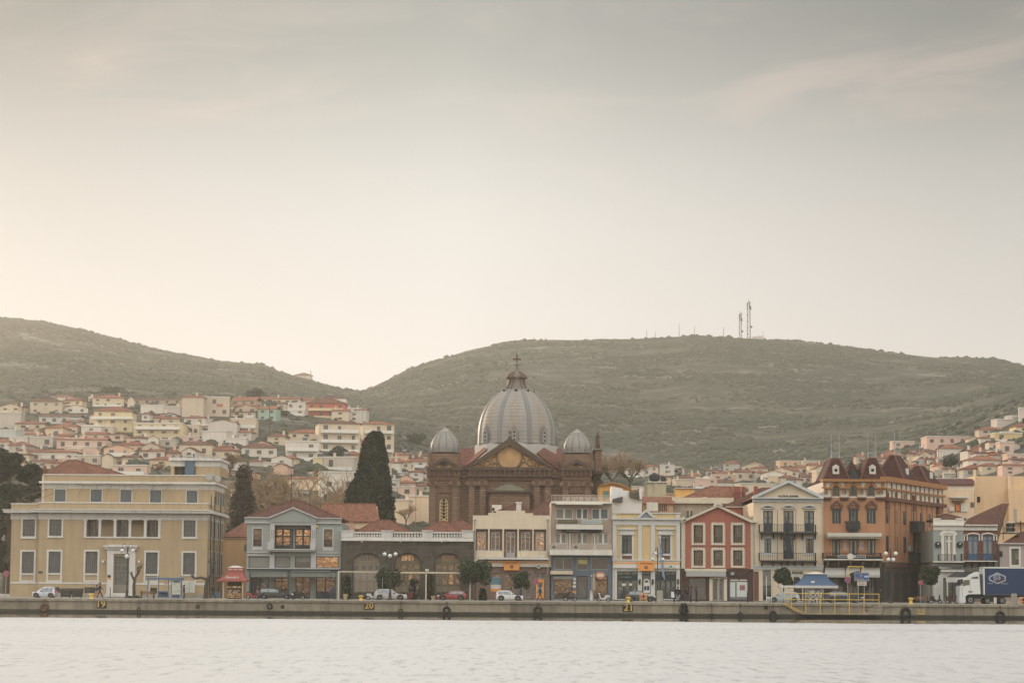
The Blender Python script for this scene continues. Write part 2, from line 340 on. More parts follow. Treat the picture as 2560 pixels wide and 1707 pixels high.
def water_mat():
    m = bpy.data.materials.new('harbour_water'); m.use_nodes = True; t = m.node_tree; b = t.nodes['Principled BSDF']
    b.inputs['Base Color'].default_value = (0.05, 0.065, 0.055, 1); b.inputs['IOR'].default_value = 1.33; b.inputs['Specular IOR Level'].default_value = 0.5
    g = N(t, 'ShaderNodeNewGeometry'); sp = N(t, 'ShaderNodeSeparateXYZ'); t.links.new(g.outputs['Position'], sp.inputs[0])
    # a sheltered, calmer strip lies under the quay
    nw = N(t, 'ShaderNodeTexNoise', i_Scale=0.02, i_Detail=3.0); mpw = N(t, 'ShaderNodeMapping'); mpw.inputs['Scale'].default_value = (1, 1.4, 1); t.links.new(g.outputs['Position'], mpw.inputs[0]); t.links.new(mpw.outputs[0], nw.inputs['Vector'])
    nf = N(t, 'ShaderNodeTexNoise', i_Scale=0.8, i_Detail=4.0); t.links.new(g.outputs['Position'], nf.inputs['Vector'])
    yy = MA(t, 'ADD', MA(t, 'ADD', sp.outputs[1], MA(t, 'MULTIPLY', MA(t, 'SUBTRACT', nw.outputs['Fac'], 0.5), 24.0)), MA(t, 'MULTIPLY', MA(t, 'SUBTRACT', nf.outputs['Fac'], 0.5), 26.0))
    calm = MA(t, 'MULTIPLY', MA(t, 'SUBTRACT', yy, 206.0), 0.16, clamp=True)
    mp = N(t, 'ShaderNodeMapping'); mp.inputs['Scale'].default_value = (0.9, 0.28, 1.0); t.links.new(g.outputs['Position'], mp.inputs[0])
    n1 = N(t, 'ShaderNodeTexNoise', i_Scale=0.9, i_Detail=5.0, i_Roughness=0.6); t.links.new(mp.outputs[0], n1.inputs['Vector'])
    rough = MA(t, 'ADD', MA(t, 'MULTIPLY', MA(t, 'SUBTRACT', 1.0, calm), 0.37), 0.012)
    t.links.new(rough, b.inputs['Roughness'])
    dist = MA(t, 'ADD', MA(t, 'MULTIPLY', MA(t, 'SUBTRACT', 1.0, calm), 0.20), 0.0012)
    bp = N(t, 'ShaderNodeBump', i_Strength=1.0); t.links.new(dist, bp.inputs['Distance']); t.links.new(n1.outputs['Fac'], bp.inputs['Height']); t.links.new(bp.outputs[0], b.inputs['Normal'])
    gl = N(t, 'ShaderNodeBsdfGlossy'); gl.inputs['Color'].default_value = (1, 0.99, 0.98, 1); t.links.new(rough, gl.inputs['Roughness']); t.links.new(bp.outputs[0], gl.inputs['Normal'])
    m3 = N(t, 'ShaderNodeMapping'); m3.inputs['Scale'].default_value = (2.2, 0.36, 1.0); t.links.new(g.outputs['Position'], m3.inputs[0])
    n3 = N(t, 'ShaderNodeTexNoise', i_Scale=1.0, i_Detail=3.0, i_Roughness=0.75); t.links.new(m3.outputs[0], n3.inputs['Vector'])
    m4 = N(t, 'ShaderNodeMapping'); m4.inputs['Scale'].default_value = (0.02, 0.05, 1.0); t.links.new(g.outputs['Position'], m4.inputs[0])
    n4 = N(t, 'ShaderNodeTexNoise', i_Scale=1.0, i_Detail=4.0); t.links.new(m4.outputs[0], n4.inputs['Vector'])
    dash = MA(t, 'MULTIPLY', MA(t, 'SUBTRACT', MA(t, 'ADD', n3.outputs['Fac'], MA(t, 'MULTIPLY', n4.outputs['Fac'], 0.22)), 0.63), 4.5, clamp=True)
    wk = MA(t, 'SUBTRACT', 1.0, MA(t, 'ABSOLUTE', MA(t, 'MULTIPLY', MA(t, 'SUBTRACT', MA(t, 'ADD', yy, MA(t, 'MULTIPLY', sp.outputs[0], 0.1)), 164.0), 0.35)), clamp=True)
    wk = MA(t, 'MULTIPLY', wk, MA(t, 'MULTIPLY', MA(t, 'SUBTRACT', sp.outputs[0], 12.0), 0.12, clamp=True))
    dk = MA(t, 'ADD', MA(t, 'MULTIPLY', dash, 0.5), MA(t, 'MULTIPLY', wk, 0.4))  # dark ripple facets and wake line are painted into the reflection mix
    mx = N(t, 'ShaderNodeMixShader'); t.links.new(MA(t, 'SUBTRACT', MA(t, 'SUBTRACT', 0.97, MA(t, 'MULTIPLY', calm, 0.5)), dk, clamp=True), mx.inputs[0]); t.links.new(b.outputs[0], mx.inputs[1]); t.links.new(gl.outputs[0], mx.inputs[2])
    t.links.new(mx.outputs[0], t.nodes['Material Output'].inputs[0])
    return m
mb = MB(); mb.add([(-900, -60, 0), (900, -60, 0), (900, 276, 0), (-900, 276, 0)], [(0, 1, 2, 3)]); mb.build('water', water_mat(), fix=False, kind='structure')
mb = MB(); mb.add([(-900, -61, -1.6), (900, -61, -1.6), (900, 277, -1.6), (-900, 277, -1.6)], [(0, 1, 2, 3)]); mb.build('harbour_floor', M('silt', (0.1, 0.09, 0.07), raw=True), fix=False, kind='structure')
asph = M('asphalt', (0.085, 0.082, 0.078), raw=True, var=0.2, scale=0.3, stain=0); pav = M('pavement', (0.26, 0.24, 0.21), raw=True, var=0.15, scale=0.8, stain=0)
def sheet(name, y0, y1, z, m, z1=None):
    z1 = z if z1 is None else z1
    b = MB(); b.add([(-300, y0, z), (300, y0, z), (300, y1, z1), (-300, y1, z1)], [(0, 1, 2, 3)]); return b.build(name, m, fix=False, kind='structure')
sheet('road', 277, 286.5, 1.55, asph)
b = MB(); b.box(-300, 300, 276.9, 277.15, 1.3, 1.60); b.box(-300, 300, 286.4, 286.6, 1.3, 1.676); b.build('kerb', M('kerbstone', (0.4, 0.37, 0.33), raw=True), kind='structure')
sheet('pavement', 286.6, 330, 1.68, pav); sheet('ground', 330, 352, 1.676, pav, 3.0)
b = MB()
for k in range(-60, 60): b.box(k * 5, k * 5 + 2.2, 281.7, 281.85, 1.548, 1.556)
b.build('road_markings', M('road_paint', (0.6, 0.58, 0.52), raw=True), kind='structure')

# ------------------------------------------------------------ haze
HAZE_D = 0.000135
hm = bpy.data.materials.new('haze_air'); hm.use_nodes = True; ht = hm.node_tree; ht.nodes.clear()
pv = N(ht, 'ShaderNodeVolumePrincipled'); pv.inputs['Color'].default_value = (0.96, 0.95, 0.89, 1); pv.inputs['Density'].default_value = HAZE_D; pv.inputs['Anisotropy'].default_value = 0.6
oo = N(ht, 'ShaderNodeOutputMaterial'); ht.links.new(pv.outputs[0], oo.inputs['Volume'])
mb = MB(); mb.box(-2600, 2900, -760, 3050, -2.8, 300); hz = mb.build('haze', hm, kind='stuff')
# quay
QY = 274.0
quay_c = M('quay_concrete', (138, 126, 106), var=.2, stain=.62, scale=1.3, bump=.03, per=.22); quay_d = M('tide_stained_concrete', (54, 51, 41), var=.2, stain=.4, scale=1.5, bump=.02)
b = MB(); b.box(-300, 300, QY + .06, 277, -1.6, 1.46); b.build('quay', quay_c, kind='structure')
QW = bpy.data.objects['quay']; ORG['quay'] = Vector((0, 0, 0))
seg = None
for k in range(-13, 13):
    x = k * 5.2; b = MB()
    for (z0, z1, y) in ((.30, 1.22, QY),): b.box(x + .012, x + 5.188, y - rnd.random() * .012, QY + .08, z0, z1)
    b.build('wall_block', quay_c, QW)
    b = MB(); b.box(x + .01, x + 5.19, QY - .16 - rnd.random() * .02, 277, 1.24, 1.5 + rnd.random() * .008); b.build('coping_block', quay_c, QW)
b = MB(); P = []
for i in range(801):
    x = -80 + i * .2; P += [(x, QY - .13 - .05 * noise.noise(Vector((x, 0, 0))), -.5), (x, QY - .16 - .07 * noise.noise(Vector((x * 1.3, 0, 2))), .2 + .06 * noise.noise(Vector((x * .8, 3, 0)))), (x, QY + .06, .34 + .06 * noise.noise(Vector((x * .7, 7, 0))))]
b.add(P, [(i * 3 + j, i * 3 + 3 + j, i * 3 + 4 + j, i * 3 + 1 + j) for i in range(800) for j in range(2)]); b.build('tide_band', quay_d, QW, fix=False)
# ------------------------------------------------------------ facade frame: s along the wall, t into the wall, z up
rb_ = random.Random(17)
SPLIT = {'pilaster', 'pedestal', 'pedestal_cap', 'pier', 'door_column', 'bracket', 'step', 'poster', 'display_shelf', 'number_plates', 'top_rail', 'corner_pier', 'planting_box'}
class F:
    def __init__(s, reg, root, O, d=(1, 0), Y=None):
        s.reg = reg; s.root = root
        if Y is not None: O = (0, Y)
        s.O = Vector((O[0], O[1], 0)); s.d = Vector((d[0], d[1], 0)).normalized()
        n = Vector((s.d.y, -s.d.x, 0)); s.n = n if n.dot(-s.O) > 0 or abs(s.d.x) > 0.99 else -n     # outward
        if abs(s.d.x) > 0.99: s.n = Vector((0, -1, 0))
    def px(s, x, y, t=0):
        px, py = rp(s.reg, x, y); r = ray(px, py); O = s.O - s.n * t
        C = Vector((0, 0, EYE)); k = (O - C).dot(s.n) / r.dot(s.n); p = C + r * k
        return (p - O).dot(s.d), p.z
    def R(s, x0, y0, x1, y1, t=0):
        xm, ym = (x0 + x1) / 2, (y0 + y1) / 2
        a = s.px(x0, ym, t)[0]; b = s.px(x1, ym, t)[0]; c = s.px(xm, y1, t)[1]; d = s.px(xm, y0, t)[1]
        return min(a, b), max(a, b), c, d
    def P(s, a, t, z): p = s.O + s.d * a - s.n * t; return Vector((p.x, p.y, z))
    def addbox(s, b, s0, s1, t0, t1, z0, z1):
        return b.hexa([s.P(s0, t0, z0), s.P(s1, t0, z0), s.P(s1, t1, z0), s.P(s0, t1, z0), s.P(s0, t0, z1), s.P(s1, t0, z1), s.P(s1, t1, z1), s.P(s0, t1, z1)])
    def box(s, name, x0, y0, x1, y1, m, t0=-0.05, t1=0.0, par=None, **kw):
        b = MB(); s.addbox(b, *[*s.R(x0, y0, x1, y1)[:2], t0, t1, *s.R(x0, y0, x1, y1)[2:]]); return b.build(name, m, par or s.root, **kw)
    def boxes(s, name, L, m, t0=-0.05, t1=0.0, par=None, **kw):
        if name in SPLIT and len(L) > 1: return [s.boxes(name, [r], m, t0, t1, par, **kw) for r in L][0]
        b = MB()
        for r in L:
            a = s.R(*r[:4]); T = r[4:] if len(r) > 4 else (t0, t1); s.addbox(b, a[0], a[1], T[0], T[1], a[2], a[3])
        return b.build(name, m, par or s.root, **kw)
    def prism(s, name, pts, m, t0, t1, par=None, **kw):
        q = [s.px(*p) for p in pts]; b = MB(); b.prism([s.P(a, t0, z) for a, z in q], [s.P(a, t1, z) for a, z in q]); return b.build(name, m, par or s.root, **kw)
    def frame(s, name, x0, y0, x1, y1, w, m, t0=-0.06, t1=0.0, par=None, sides='lrtb', wb=None):
        a0, a1, z0, z1 = s.R(x0, y0, x1, y1); W_ = w / REG[s.reg][2] * s.O.length / FPX if s.reg != 'm' else w; b = MB()
        if 't' in sides: s.addbox(b, a0, a1, t0, t1, z1 - W_, z1)
        if 'b' in sides: s.addbox(b, a0 - (0.04 if wb else 0), a1 + (0.04 if wb else 0), t0 - (0.06 if wb else 0), t1, z0, z0 + W_)
        zt, zb = (z1 - W_ if 't' in sides else z1), (z0 + W_ if 'b' in sides else z0)
        if 'l' in sides: s.addbox(b, a0, a0 + W_, t0, t1, zb, zt)
        if 'r' in sides: s.addbox(b, a1 - W_, a1, t0, t1, zb, zt)
        return b.build(name, m, par or s.root)
    def wall(s, name, rect, holes, m, t0=0.0, rev=0.3, back=None, par=None, inner=.35):
        a0, a1, z0, z1 = s.R(*rect); H = [s.R(*h) for h in holes]; H = [(max(a0, h[0]), min(a1, h[1]), max(z0, h[2]), min(z1, h[3])) for h in H]
        xs = sorted({a0, a1, *[h[0] for h in H], *[h[1] for h in H]}); zs = sorted({z0, z1, *[h[2] for h in H], *[h[3] for h in H]})
        b = MB()
        def inh(x, z): return any(h[0] < x < h[1] and h[2] < z < h[3] for h in H)
        for i in range(len(xs) - 1):
            run = None
            for j in range(len(zs) - 1):
                if inh((xs[i] + xs[i + 1]) / 2, (zs[j] + zs[j + 1]) / 2):
                    if run is not None: b.add([s.P(xs[i], t0, run), s.P(xs[i + 1], t0, run), s.P(xs[i + 1], t0, zs[j]), s.P(xs[i], t0, zs[j])], [(0, 1, 2, 3)]); run = None
                elif run is None: run = zs[j]
            if run is not None: b.add([s.P(xs[i], t0, run), s.P(xs[i + 1], t0, run), s.P(xs[i + 1], t0, z1), s.P(xs[i], t0, z1)], [(0, 1, 2, 3)])
        t1 = t0 + rev
        for h in H:
            c = [(h[0], h[2]), (h[1], h[2]), (h[1], h[3]), (h[0], h[3])]
            for k in range(4):
                p, q = c[k], c[(k + 1) % 4]; b.add([s.P(p[0], t0, p[1]), s.P(q[0], t0, q[1]), s.P(q[0], t1, q[1]), s.P(p[0], t1, p[1])], [(0, 1, 2, 3)])
        if back:   # body behind the front skin: sides, roof slab, back
            T = t0 + back
            b.add([s.P(a0, t0, z0), s.P(a0, T, z0), s.P(a0, T, z1), s.P(a0, t0, z1)], [(0, 1, 2, 3)]); b.add([s.P(a1, t0, z0), s.P(a1, T, z0), s.P(a1, T, z1), s.P(a1, t0, z1)], [(0, 1, 2, 3)])
            b.add([s.P(a0, T, z0), s.P(a1, T, z0), s.P(a1, T, z1), s.P(a0, T, z1)], [(0, 1, 2, 3)]); b.add([s.P(a0, t0, z1), s.P(a1, t0, z1), s.P(a1, T, z1), s.P(a0, T, z1)], [(0, 1, 2, 3)])
            e = 0.02; b.add([s.P(a0 + e, t1 + inner, z0), s.P(a1 - e, t1 + inner, z0), s.P(a1 - e, t1 + inner, z1 - e), s.P(a0 + e, t1 + inner, z1 - e)], [(0, 1, 2, 3)])
        return b.build(name, m, par or s.root, fix=False)
    def win(s, x0, y0, x1, y1, fm, gm, nx=2, ny=2, t=0.2, fw=0.07, mw=0.035, name='window', par=None, transom=None, low=None, lowm=None):
        a0, a1, z0, z1 = s.R(x0, y0, x1, y1); b = MB(); T0, T1 = t - 0.04, t + 0.04
        s.addbox(b, a0, a1, T0, T1, z1 - fw, z1); s.addbox(b, a0, a1, T0, T1, z0, z0 + fw); s.addbox(b, a0, a0 + fw, T0, T1, z0 + fw, z1 - fw); s.addbox(b, a1 - fw, a1, T0, T1, z0 + fw, z1 - fw)
        for i in range(1, nx):
            c = a0 + (a1 - a0) * i / nx; q = mw * (1.6 if nx == 2 else 1); s.addbox(b, c - q, c + q, T0, T1 - .005, z0 + fw, z1 - fw)
        for j in range(1, ny):
            c = z0 + (z1 - z0) * j / ny; s.addbox(b, a0 + fw, a1 - fw, T0 + 0.008, T1 - .013, c - mw / 2, c + mw / 2)
        if transom: c = z0 + (z1 - z0) * transom; s.addbox(b, a0 + fw, a1 - fw, T0 - 0.008, T1 - .013, c - mw, c + mw)
        if low: s.addbox(b, a0 + fw, a1 - fw, T0 + .004, T1 - .01, z0 + fw, z0 + (z1 - z0) * low)
        o = b.build(name, fm, par or s.root)
        if z1 - z0 > 1.3 and a1 - a0 > .7 and gm in (gdark, gcurt) and rb_.random() < .45:
            h_ = (z1 - z0 - fw * 2) * rb_.choice([.2, .35, .5, .65]); q = MB(); x_ = a0 + (a1 - a0) * rb_.choice([0, 0, .5]) + fw; s.addbox(q, x_, a1 - fw if x_ < (a0 + a1) / 2 else a1 - fw, t + .012, t + .022, z1 - fw - h_, z1 - fw); q.build('blind', blind, o)
        g = MB(); g.add([s.P(a0 + .02, t + .03, z0 + .02), s.P(a1 - .02, t + .03, z0 + .02), s.P(a1 - .02, t + .03, z1 - .02), s.P(a0 + .02, t + .03, z1 - .02)], [(0, 1, 2, 3)])
        g.build('pane', gm, o, fix=False); return o
    def rail(s, x0, y0, x1, y1, m, t=-1.0, n=24, name='railing', par=None, ret=True, r=0.018, cross=False):
        a0, a1, z0, z1 = s.R(x0, y0, x1, y1, t); b = MB()
        s.addbox(b, a0, a1, t - .03, t + .03, z1 - .05, z1); s.addbox(b, a0, a1, t - .02, t + .02, z0 + .04, z0 + .08)
        for i in range(n + 1):
            c = a0 + (a1 - a0) * i / n; b.tube(s.P(c, t, z0), s.P(c, t, z1 - .04), r, n=4, cap=False)
        if ret:
            for c in (a0, a1):
                s.addbox(b, c - .025, c + .025, t, -0.02, z1 - .05, z1 - .01)
                for k in range(1, 6): b.tube(s.P(c, t + (-t) * k / 6, z0), s.P(c, t + (-t) * k / 6, z1 - .04), r, n=4, cap=False)
        if cross:
            for i in range(0, n, 2):
                c = a0 + (a1 - a0) * i / n; e = a0 + (a1 - a0) * min(n, i + 2) / n; b.tube(s.P(c, t, z0 + .08), s.P(e, t, z1 - .08), r * .7, n=3, cap=False); b.tube(s.P(e, t, z0 + .08), s.P(c, t, z1 - .08), r * .7, n=3, cap=False)
        return b.build(name, m, par or s.root)
    def text(s, txt, x0, y0, x1, y1, m, t=-0.06, par=None, ext=0.012, bold=0.0, name='lettering'):
        a0, a1, z0, z1 = s.R(x0, y0, x1, y1); me = text_mesh(txt, 1.0, ext, bold)
        xs = [v.co.x for v in me.vertices]; ys = [v.co.y for v in me.vertices]; w, h = max(xs) - min(xs), max(ys) - min(ys); cx, cy = (max(xs) + min(xs)) / 2, (max(ys) + min(ys)) / 2
        b = MB(); vs = []
        for v in me.vertices:
            vs.append(s.P((a0 + a1) / 2 + (v.co.x - cx) / w * (a1 - a0), t - v.co.z - ext, (z0 + z1) / 2 + (v.co.y - cy) / h * (z1 - z0)))
        b.add(vs, [tuple(p.vertices) for p in me.polygons]); bpy.data.meshes.remove(me)
        return b.build(name, m, par or s.root, fix=False)
    def arch(s, name, x0, x1, ysp, ytop, m, t0, t1, par=None, wd=None, pointed=False, n=14):
        """corner fillers between the square head of an opening and its arch (wd: instead an arch ring of that width)"""
        a0, a1, zs_, zt = s.R(x0, ytop, x1, ysp); c = (a0 + a1) / 2; r = (a1 - a0) / 2; b = MB()
        A = [(c - r * math.cos(PI * i / n), zs_ + (zt - zs_) * math.sin(PI * i / n)) for i in range(n + 1)]
        if wd:
            Bq = [(c - (r + wd) * math.cos(PI * i / n), zs_ + (zt - zs_ + wd) * math.sin(PI * i / n)) for i in range(n + 1)]
            for i in range(n):
                q = [A[i], A[i + 1], Bq[i + 1], Bq[i]]; b.prism([s.P(x, t0, z) for x, z in q], [s.P(x, t1, z) for x, z in q])
        else:
            for i in range(n):
                q = [A[i], A[i + 1], (A[i + 1][0], zt + .001), (A[i][0], zt + .001)]; b.prism([s.P(x, t0, z) for x, z in q], [s.P(x, t1, z) for x, z in q])
        return b.build(name, m, par or s.root)
def roofp(name, quads, m, par, th=0.12, ridges=None, rm=None, rr=0.11):
    """tiled slopes given as world polygons, each a slab; ridge tiles as rounded runs"""
    b = MB()
    for q in quads:
        q = [Vector(p) for p in q]; n = (q[1] - q[0]).cross(q[2] - q[0]).normalized(); n = n if n.z > 0 else -n
        b.prism([p - n * th for p in q], q)
    o = b.build(name, m, par)
    if ridges:
        r = MB()
        for a, c in ridges: r.tube(a, c, rr, n=6)
        r.build('ridge_cap', rm or m, o)
    return o
def hip(name, x0, x1, y0, y1, z, h, m, par, rx0=None, rx1=None, ry=None, over=0.0, rm=None):
    w, d = x1 - x0, y1 - y0; x0 -= over; x1 += over; y0 -= over; y1 += over; i = min(w, d) / 2
    rx0 = x0 + i if rx0 is None else rx0; rx1 = x1 - i if rx1 is None else rx1; ym = (y0 + y1) / 2 if ry is None else ry
    if rx0 > rx1: rx0 = rx1 = (rx0 + rx1) / 2
    A, B, C, D = (x0, y0, z), (x1, y0, z), (x1, y1, z), (x0, y1, z); E, G = (rx0, ym, z + h), (rx1 + .01, ym, z + h)
    return roofp(name, [(A, B, G, E), (B, C, G), (C, D, E, G), (D, A, E)], m, par, ridges=[(E, G), (A, E), (D, E), (B, G), (C, G)], rm=rm)
def gabley(name, x0, x1, xm, y0, y1, z0, z1, zr, m, par, over=0.25):
    """gable roof whose ridge runs away from the quay"""
    q0 = (x0, z0); q1 = (xm, zr); q2 = (x1, z1); Y0, Y1 = y0 - over, y1
    return roofp(name, [[(q0[0], Y0, q0[1]), (q1[0], Y0, q1[1]), (q1[0], Y1, q1[1]), (q0[0], Y1, q0[1])], [(q1[0], Y0, q1[1]), (q2[0], Y0, q2[1]), (q2[0], Y1, q2[1]), (q1[0], Y1, q1[1])]], m, par,
                 ridges=[((xm, Y0, zr), (xm, Y1, zr))])

# palette (colours of the things themselves)
white = M('white_paint', (205, 197, 182), var=.05, stain=.18); whiteb = M('white_trim', (198, 192, 182), var=.05, stain=.3, bump=.004)
ochre = M('ochre_plaster', (168, 144, 108), var=.07, stain=.20, bump=.006); tile = M('roof_tile', (148, 90, 62), kind='tile', var=.16, scale=.9, stain=.25)
tiled = M('old_roof_tile', (124, 76, 56), kind='tile', var=.2, scale=.9, stain=.4); tileb = M('light_roof_tile', (164, 102, 70), kind='tile', var=.14, scale=.8, stain=.25)
iron = M('black_iron', (40, 40, 38), rough=.5, var=.05, stain=0); steel = M('galvanised_steel', (150, 150, 145), rough=.45, var=.05, stain=0, metal=.3)
gdark = glass('dark_glass', (34, 36, 36), .10, .2); gcurt = glass('curtained_glass', (104, 104, 94), .12, .3); gmir = glass('mirror_glass', (36, 32, 28), .42, 1.8, .03, (1, .6, .32)); ggrn = glass('shop_glass', (30, 42, 42), .12, .3)  # warm reflection colour is put into the mirror and reflecting glass tint
gmid = glass('reflecting_glass', (34, 32, 30), .17, 1.2, .04, (1, .66, .40)); gblue = glass('barred_glass', (50, 56, 58), .08, .3)
blind = M('grey_blind', (128, 124, 115), var=.03, stain=.1); shut = M('blue_grey_shutter', (98, 104, 106), var=.05, stain=.2); black = M('black_rubber', (30, 30, 28), rough=.7, var=.05, stain=0)
wood = M('grey_brown_wood', (122, 105, 85), var=.1, stain=.2); orangep = M('orange_sign', (222, 140, 38), var=.02, stain=0, rough=.5); navy = M('navy_paint', (32, 48, 66), var=.04, stain=.1, rough=.5)
dgreen = M('dark_green_paint', (30, 48, 46), var=.04, stain=.1, rough=.5); yellowp = M('yellow_paint', (212, 172, 52), var=.08, stain=.2, rough=.5); cream = M('cream_plaster', (198, 180, 150), var=.06, stain=.2)
greyst = M('grey_stone', (150, 142, 128), var=.15, stain=.3, scale=2); concrete = M('concrete', (140, 130, 112), var=.16, stain=.35, scale=1.2, bump=.01)

# ============================================================ ochre three-storey public building
Y1 = 290.0
B = thing('public_building', 'long ochre three-storey public building with white window frames and a setback top floor', 'building', (XatY(272, Y1), Y1, gz(Y1)))
f = F('A', B, None, Y=Y1)
grd = [(195, 922, 302, 1112), (433, 918, 545, 1110), (762, 920, 870, 1113), (1297, 925, 1407, 1118), (1630, 930, 1738, 1122)]
gout = [(178, 905, 318, 1192), (415, 903, 555, 1192), (745, 903, 885, 1192), (1283, 910, 1420, 1196), (1615, 915, 1752, 1198)]
fst = [(203, 632, 312, 788), (440, 625, 550, 780), (1638, 637, 1742, 790)]; fout = [(188, 620, 325, 798), (425, 614, 563, 795), (1622, 624, 1757, 803)]
log = (770, 628, 1410, 788)
bas = [(470, 1236, 530, 1288), (752, 1237, 850, 1290), (1338, 1242, 1398, 1292)]; door = (1015, 962, 1150, 1300)
f.wall('wall', (342, 575, 1845, 1326), [h for h in grd + fst + bas if h[0] > 340] + [log, door], ochre, rev=.28, back=16, inner=1.5)
fl = F('A', B, None, Y=Y1 + .7); fl.wall('wall', (95, 578, 343, 1322), [grd[0], fst[0]], ochre, rev=.28, back=14)
f.boxes('pilaster_strip', [(342, 635, 632, 1195), (1548, 640, 1845, 1200)][:0] + [(342, 1300, 1845, 1326)], greyst, -.08, 0)
for k, h in enumerate(grd):
    ff = fl if k == 0 else f; o = ff.win(*h, shut, gblue, 6, 10, t=.2, mw=.03); go = gout[k]
    ff.frame('surround', *go, 16, whiteb, -.07, 0, par=o); ff.box('apron_panel', go[0] + 16, h[3] + 18, go[2] - 16, go[3] - 8, ochre, -.03, 0, par=o); ff.box('sill', go[0] + 12, h[3] + 2, go[2] - 12, h[3] + 16, whiteb, -.14, 0, par=o)
for k, h in enumerate(fst):
    ff = fl if k == 0 else f; o = ff.win(*h, shut, gblue, 4, 4, t=.2); ff.frame('surround', *fout[k], 14, whiteb, -.07, 0, par=o); ff.box('sill', fout[k][0] - 4, h[3] + 8, fout[k][2] + 4, h[3] + 18, whiteb, -.14, 0, par=o)
for h in bas: f.win(*h, iron, gdark, 6, 1, t=.15)
# loggia
fb = F('A', B, None, Y=Y1 + 1.6); a = f.R(*log); b = MB(); f.addbox(b, a[0] - .3, a[1] + .3, 1.6, 1.7, a[2] - .3, a[3] + .3); f.addbox(b, a[0], a[1], .28, 1.6, a[2] - .25, a[2] - .02); b.build('loggia_wall', ochre, B)
for x in (792, 1047, 1308):
    fb.win(x, 640, x + 92, 788, shut, gdark, 3, 3, t=-.06)
for x in (759, 890, 1025, 1158, 1295, 1421):
    a = f.R(x - 11, 628, x + 11, 798); b = MB(); f.addbox(b, a[0], a[1], -.1, .2, a[2], a[3]); f.addbox(b, a[0] - .1, a[1] + .1, -.16, .24, a[3] - .25, a[3] - .003); b.build('loggia_pillar', whiteb, B)
f.boxes('loggia_sill', [(745, 788, 1435, 801)], whiteb, -.15, .3)
# portal
po = f.boxes('portal', [(955, 940, 1012, 1312, -.3, .05), (1153, 940, 1206, 1312, -.3, .05), (955, 903, 1206, 940, -.32, .05), (940, 880, 1222, 903, -.5, .05), (928, 866, 1236, 882, -.75, .05), (975, 858, 1195, 867, -.5, .05), (945, 1298, 1215, 1322, -.9, .0), (975, 1290, 1190, 1300, -.55, 0)], whiteb)
f.win(*door, M('grey_door_paint', (128, 120, 108), var=.05), gblue, 4, 8, t=.2, name='door', transom=.78, par=po, low=.25)
f.box('notice', 962, 1128, 990, 1152, iron, -.33, -.3, par=po); f.box('notice', 962, 1154, 990, 1168, orangep, -.33, -.3, par=po)
for x in (920, 1240): f.box('wall_lamp', x - 9, 998, x + 9, 1020, white, -.3, 0)
f.box('street_name_plate', 343, 1094, 380, 1114, M('blue_plate', (50, 66, 92), var=0, stain=0), -.03, 0)
# string courses, frieze, cornice, parapet
f.boxes('plinth_band', [(342, 1193, 952, 1208), (1208, 1199, 1850, 1218)], whiteb, -.06, 0); fl.boxes('plinth_band', [(93, 1190, 342, 1205)], whiteb, -.06, 0)
f.box('frieze', 342, 577, 1848, 637, whiteb, -.05, -.003); fl.box('frieze', 95, 577, 342, 632, whiteb, -.05, -.003)
f.boxes('cornice', [(285, 556, 1900, 577, -.95, 16.5), (310, 546, 1885, 556, -1.1, 16.5)], whiteb); fl.boxes('cornice', [(45, 553, 285, 575, -.9, 14), (33, 546, 285, 553, -1.0, 14)], whiteb)
f.box('parapet', 346, 492, 1858, 546, ochre, .0, 5.2); f.box('coping', 344, 482, 1862, 492, whiteb, -.08, 5.2); fl.box('parapet', 100, 498, 345, 546, ochre, 0, 10); fl.box('coping', 98, 489, 345, 498, whiteb, -.08, 10)
# setback storey
g = F('A', B, None, Y=295.2); up = [(487, 365, 585, 478), (808, 366, 907, 480), (1073, 368, 1172, 483), (1338, 370, 1437, 486), (1662, 376, 1760, 488)]
g.wall('upper_wall', (390, 362, 1908, 545), up, ochre, rev=.2, back=10.6)
for h in up:
    o = g.win(*h, shut, shut, 4, 1, t=.12); g.frame('surround', h[0] - 6, h[1] - 3, h[2] + 6, h[3] + 3, 6, whiteb, -.05, 0, par=o)
g.box('frieze', 389, 318, 1910, 364, whiteb, -.06, 10.6); g.boxes('cornice', [(360, 300, 1930, 318, -.9, 11.3)], whiteb)
g.box('parapet', 392, 243, 1902, 300, ochre, 0, 10.4); g.box('coping', 388, 234, 1906, 243, whiteb, -.08, 10.5)
b = MB()
for i in range(7):
    x = 720 + i * 125; p = [g.P(g.px(x + 30, 320)[0], -.2, g.px(x, 330)[1]), g.P(g.px(x, 400)[0], -1.1, g.px(x, 400)[1]), g.P(g.px(x - 5, 450)[0], -1.2, g.px(x, 450)[1])]; b.path(p, .025, 4)
for i in range(48):
    x = 690 + i * 18; z0 = 322 + 14 * abs(math.sin(i * PI / 16)); z1 = 322 + 14 * abs(math.sin((i + 1) * PI / 16))
    b.tube(g.P(g.px(x, z0)[0], -1.0, g.px(x, z0)[1]), g.P(g.px(x + 18, z1)[0], -1.0, g.px(x, z1)[1]), .04, n=4)
b.build('awning_frame', M('rusty_steel', (110, 90, 72), var=.1), B)
p = F('A', B, None, Y=297.5)
p.wall('penthouse_wall', (1520, 160, 1958, 245), [(1552, 146 + 16, 1742, 246)], ochre, rev=1.2, back=8.4); p.box('penthouse_frieze', 1518, 112, 1960, 162, whiteb, -.05, 8.4); p.box('penthouse_roof', 1508, 88, 1972, 112, whiteb, -.5, 8.9)
p.box('penthouse_door', 1608, 172, 1650, 245, navy, 1.0, 1.15); p.box('shutter_panel', 1650, 112, 1735, 243, M('blue_sheet', (78, 96, 108), var=.08), -.35, -.25)
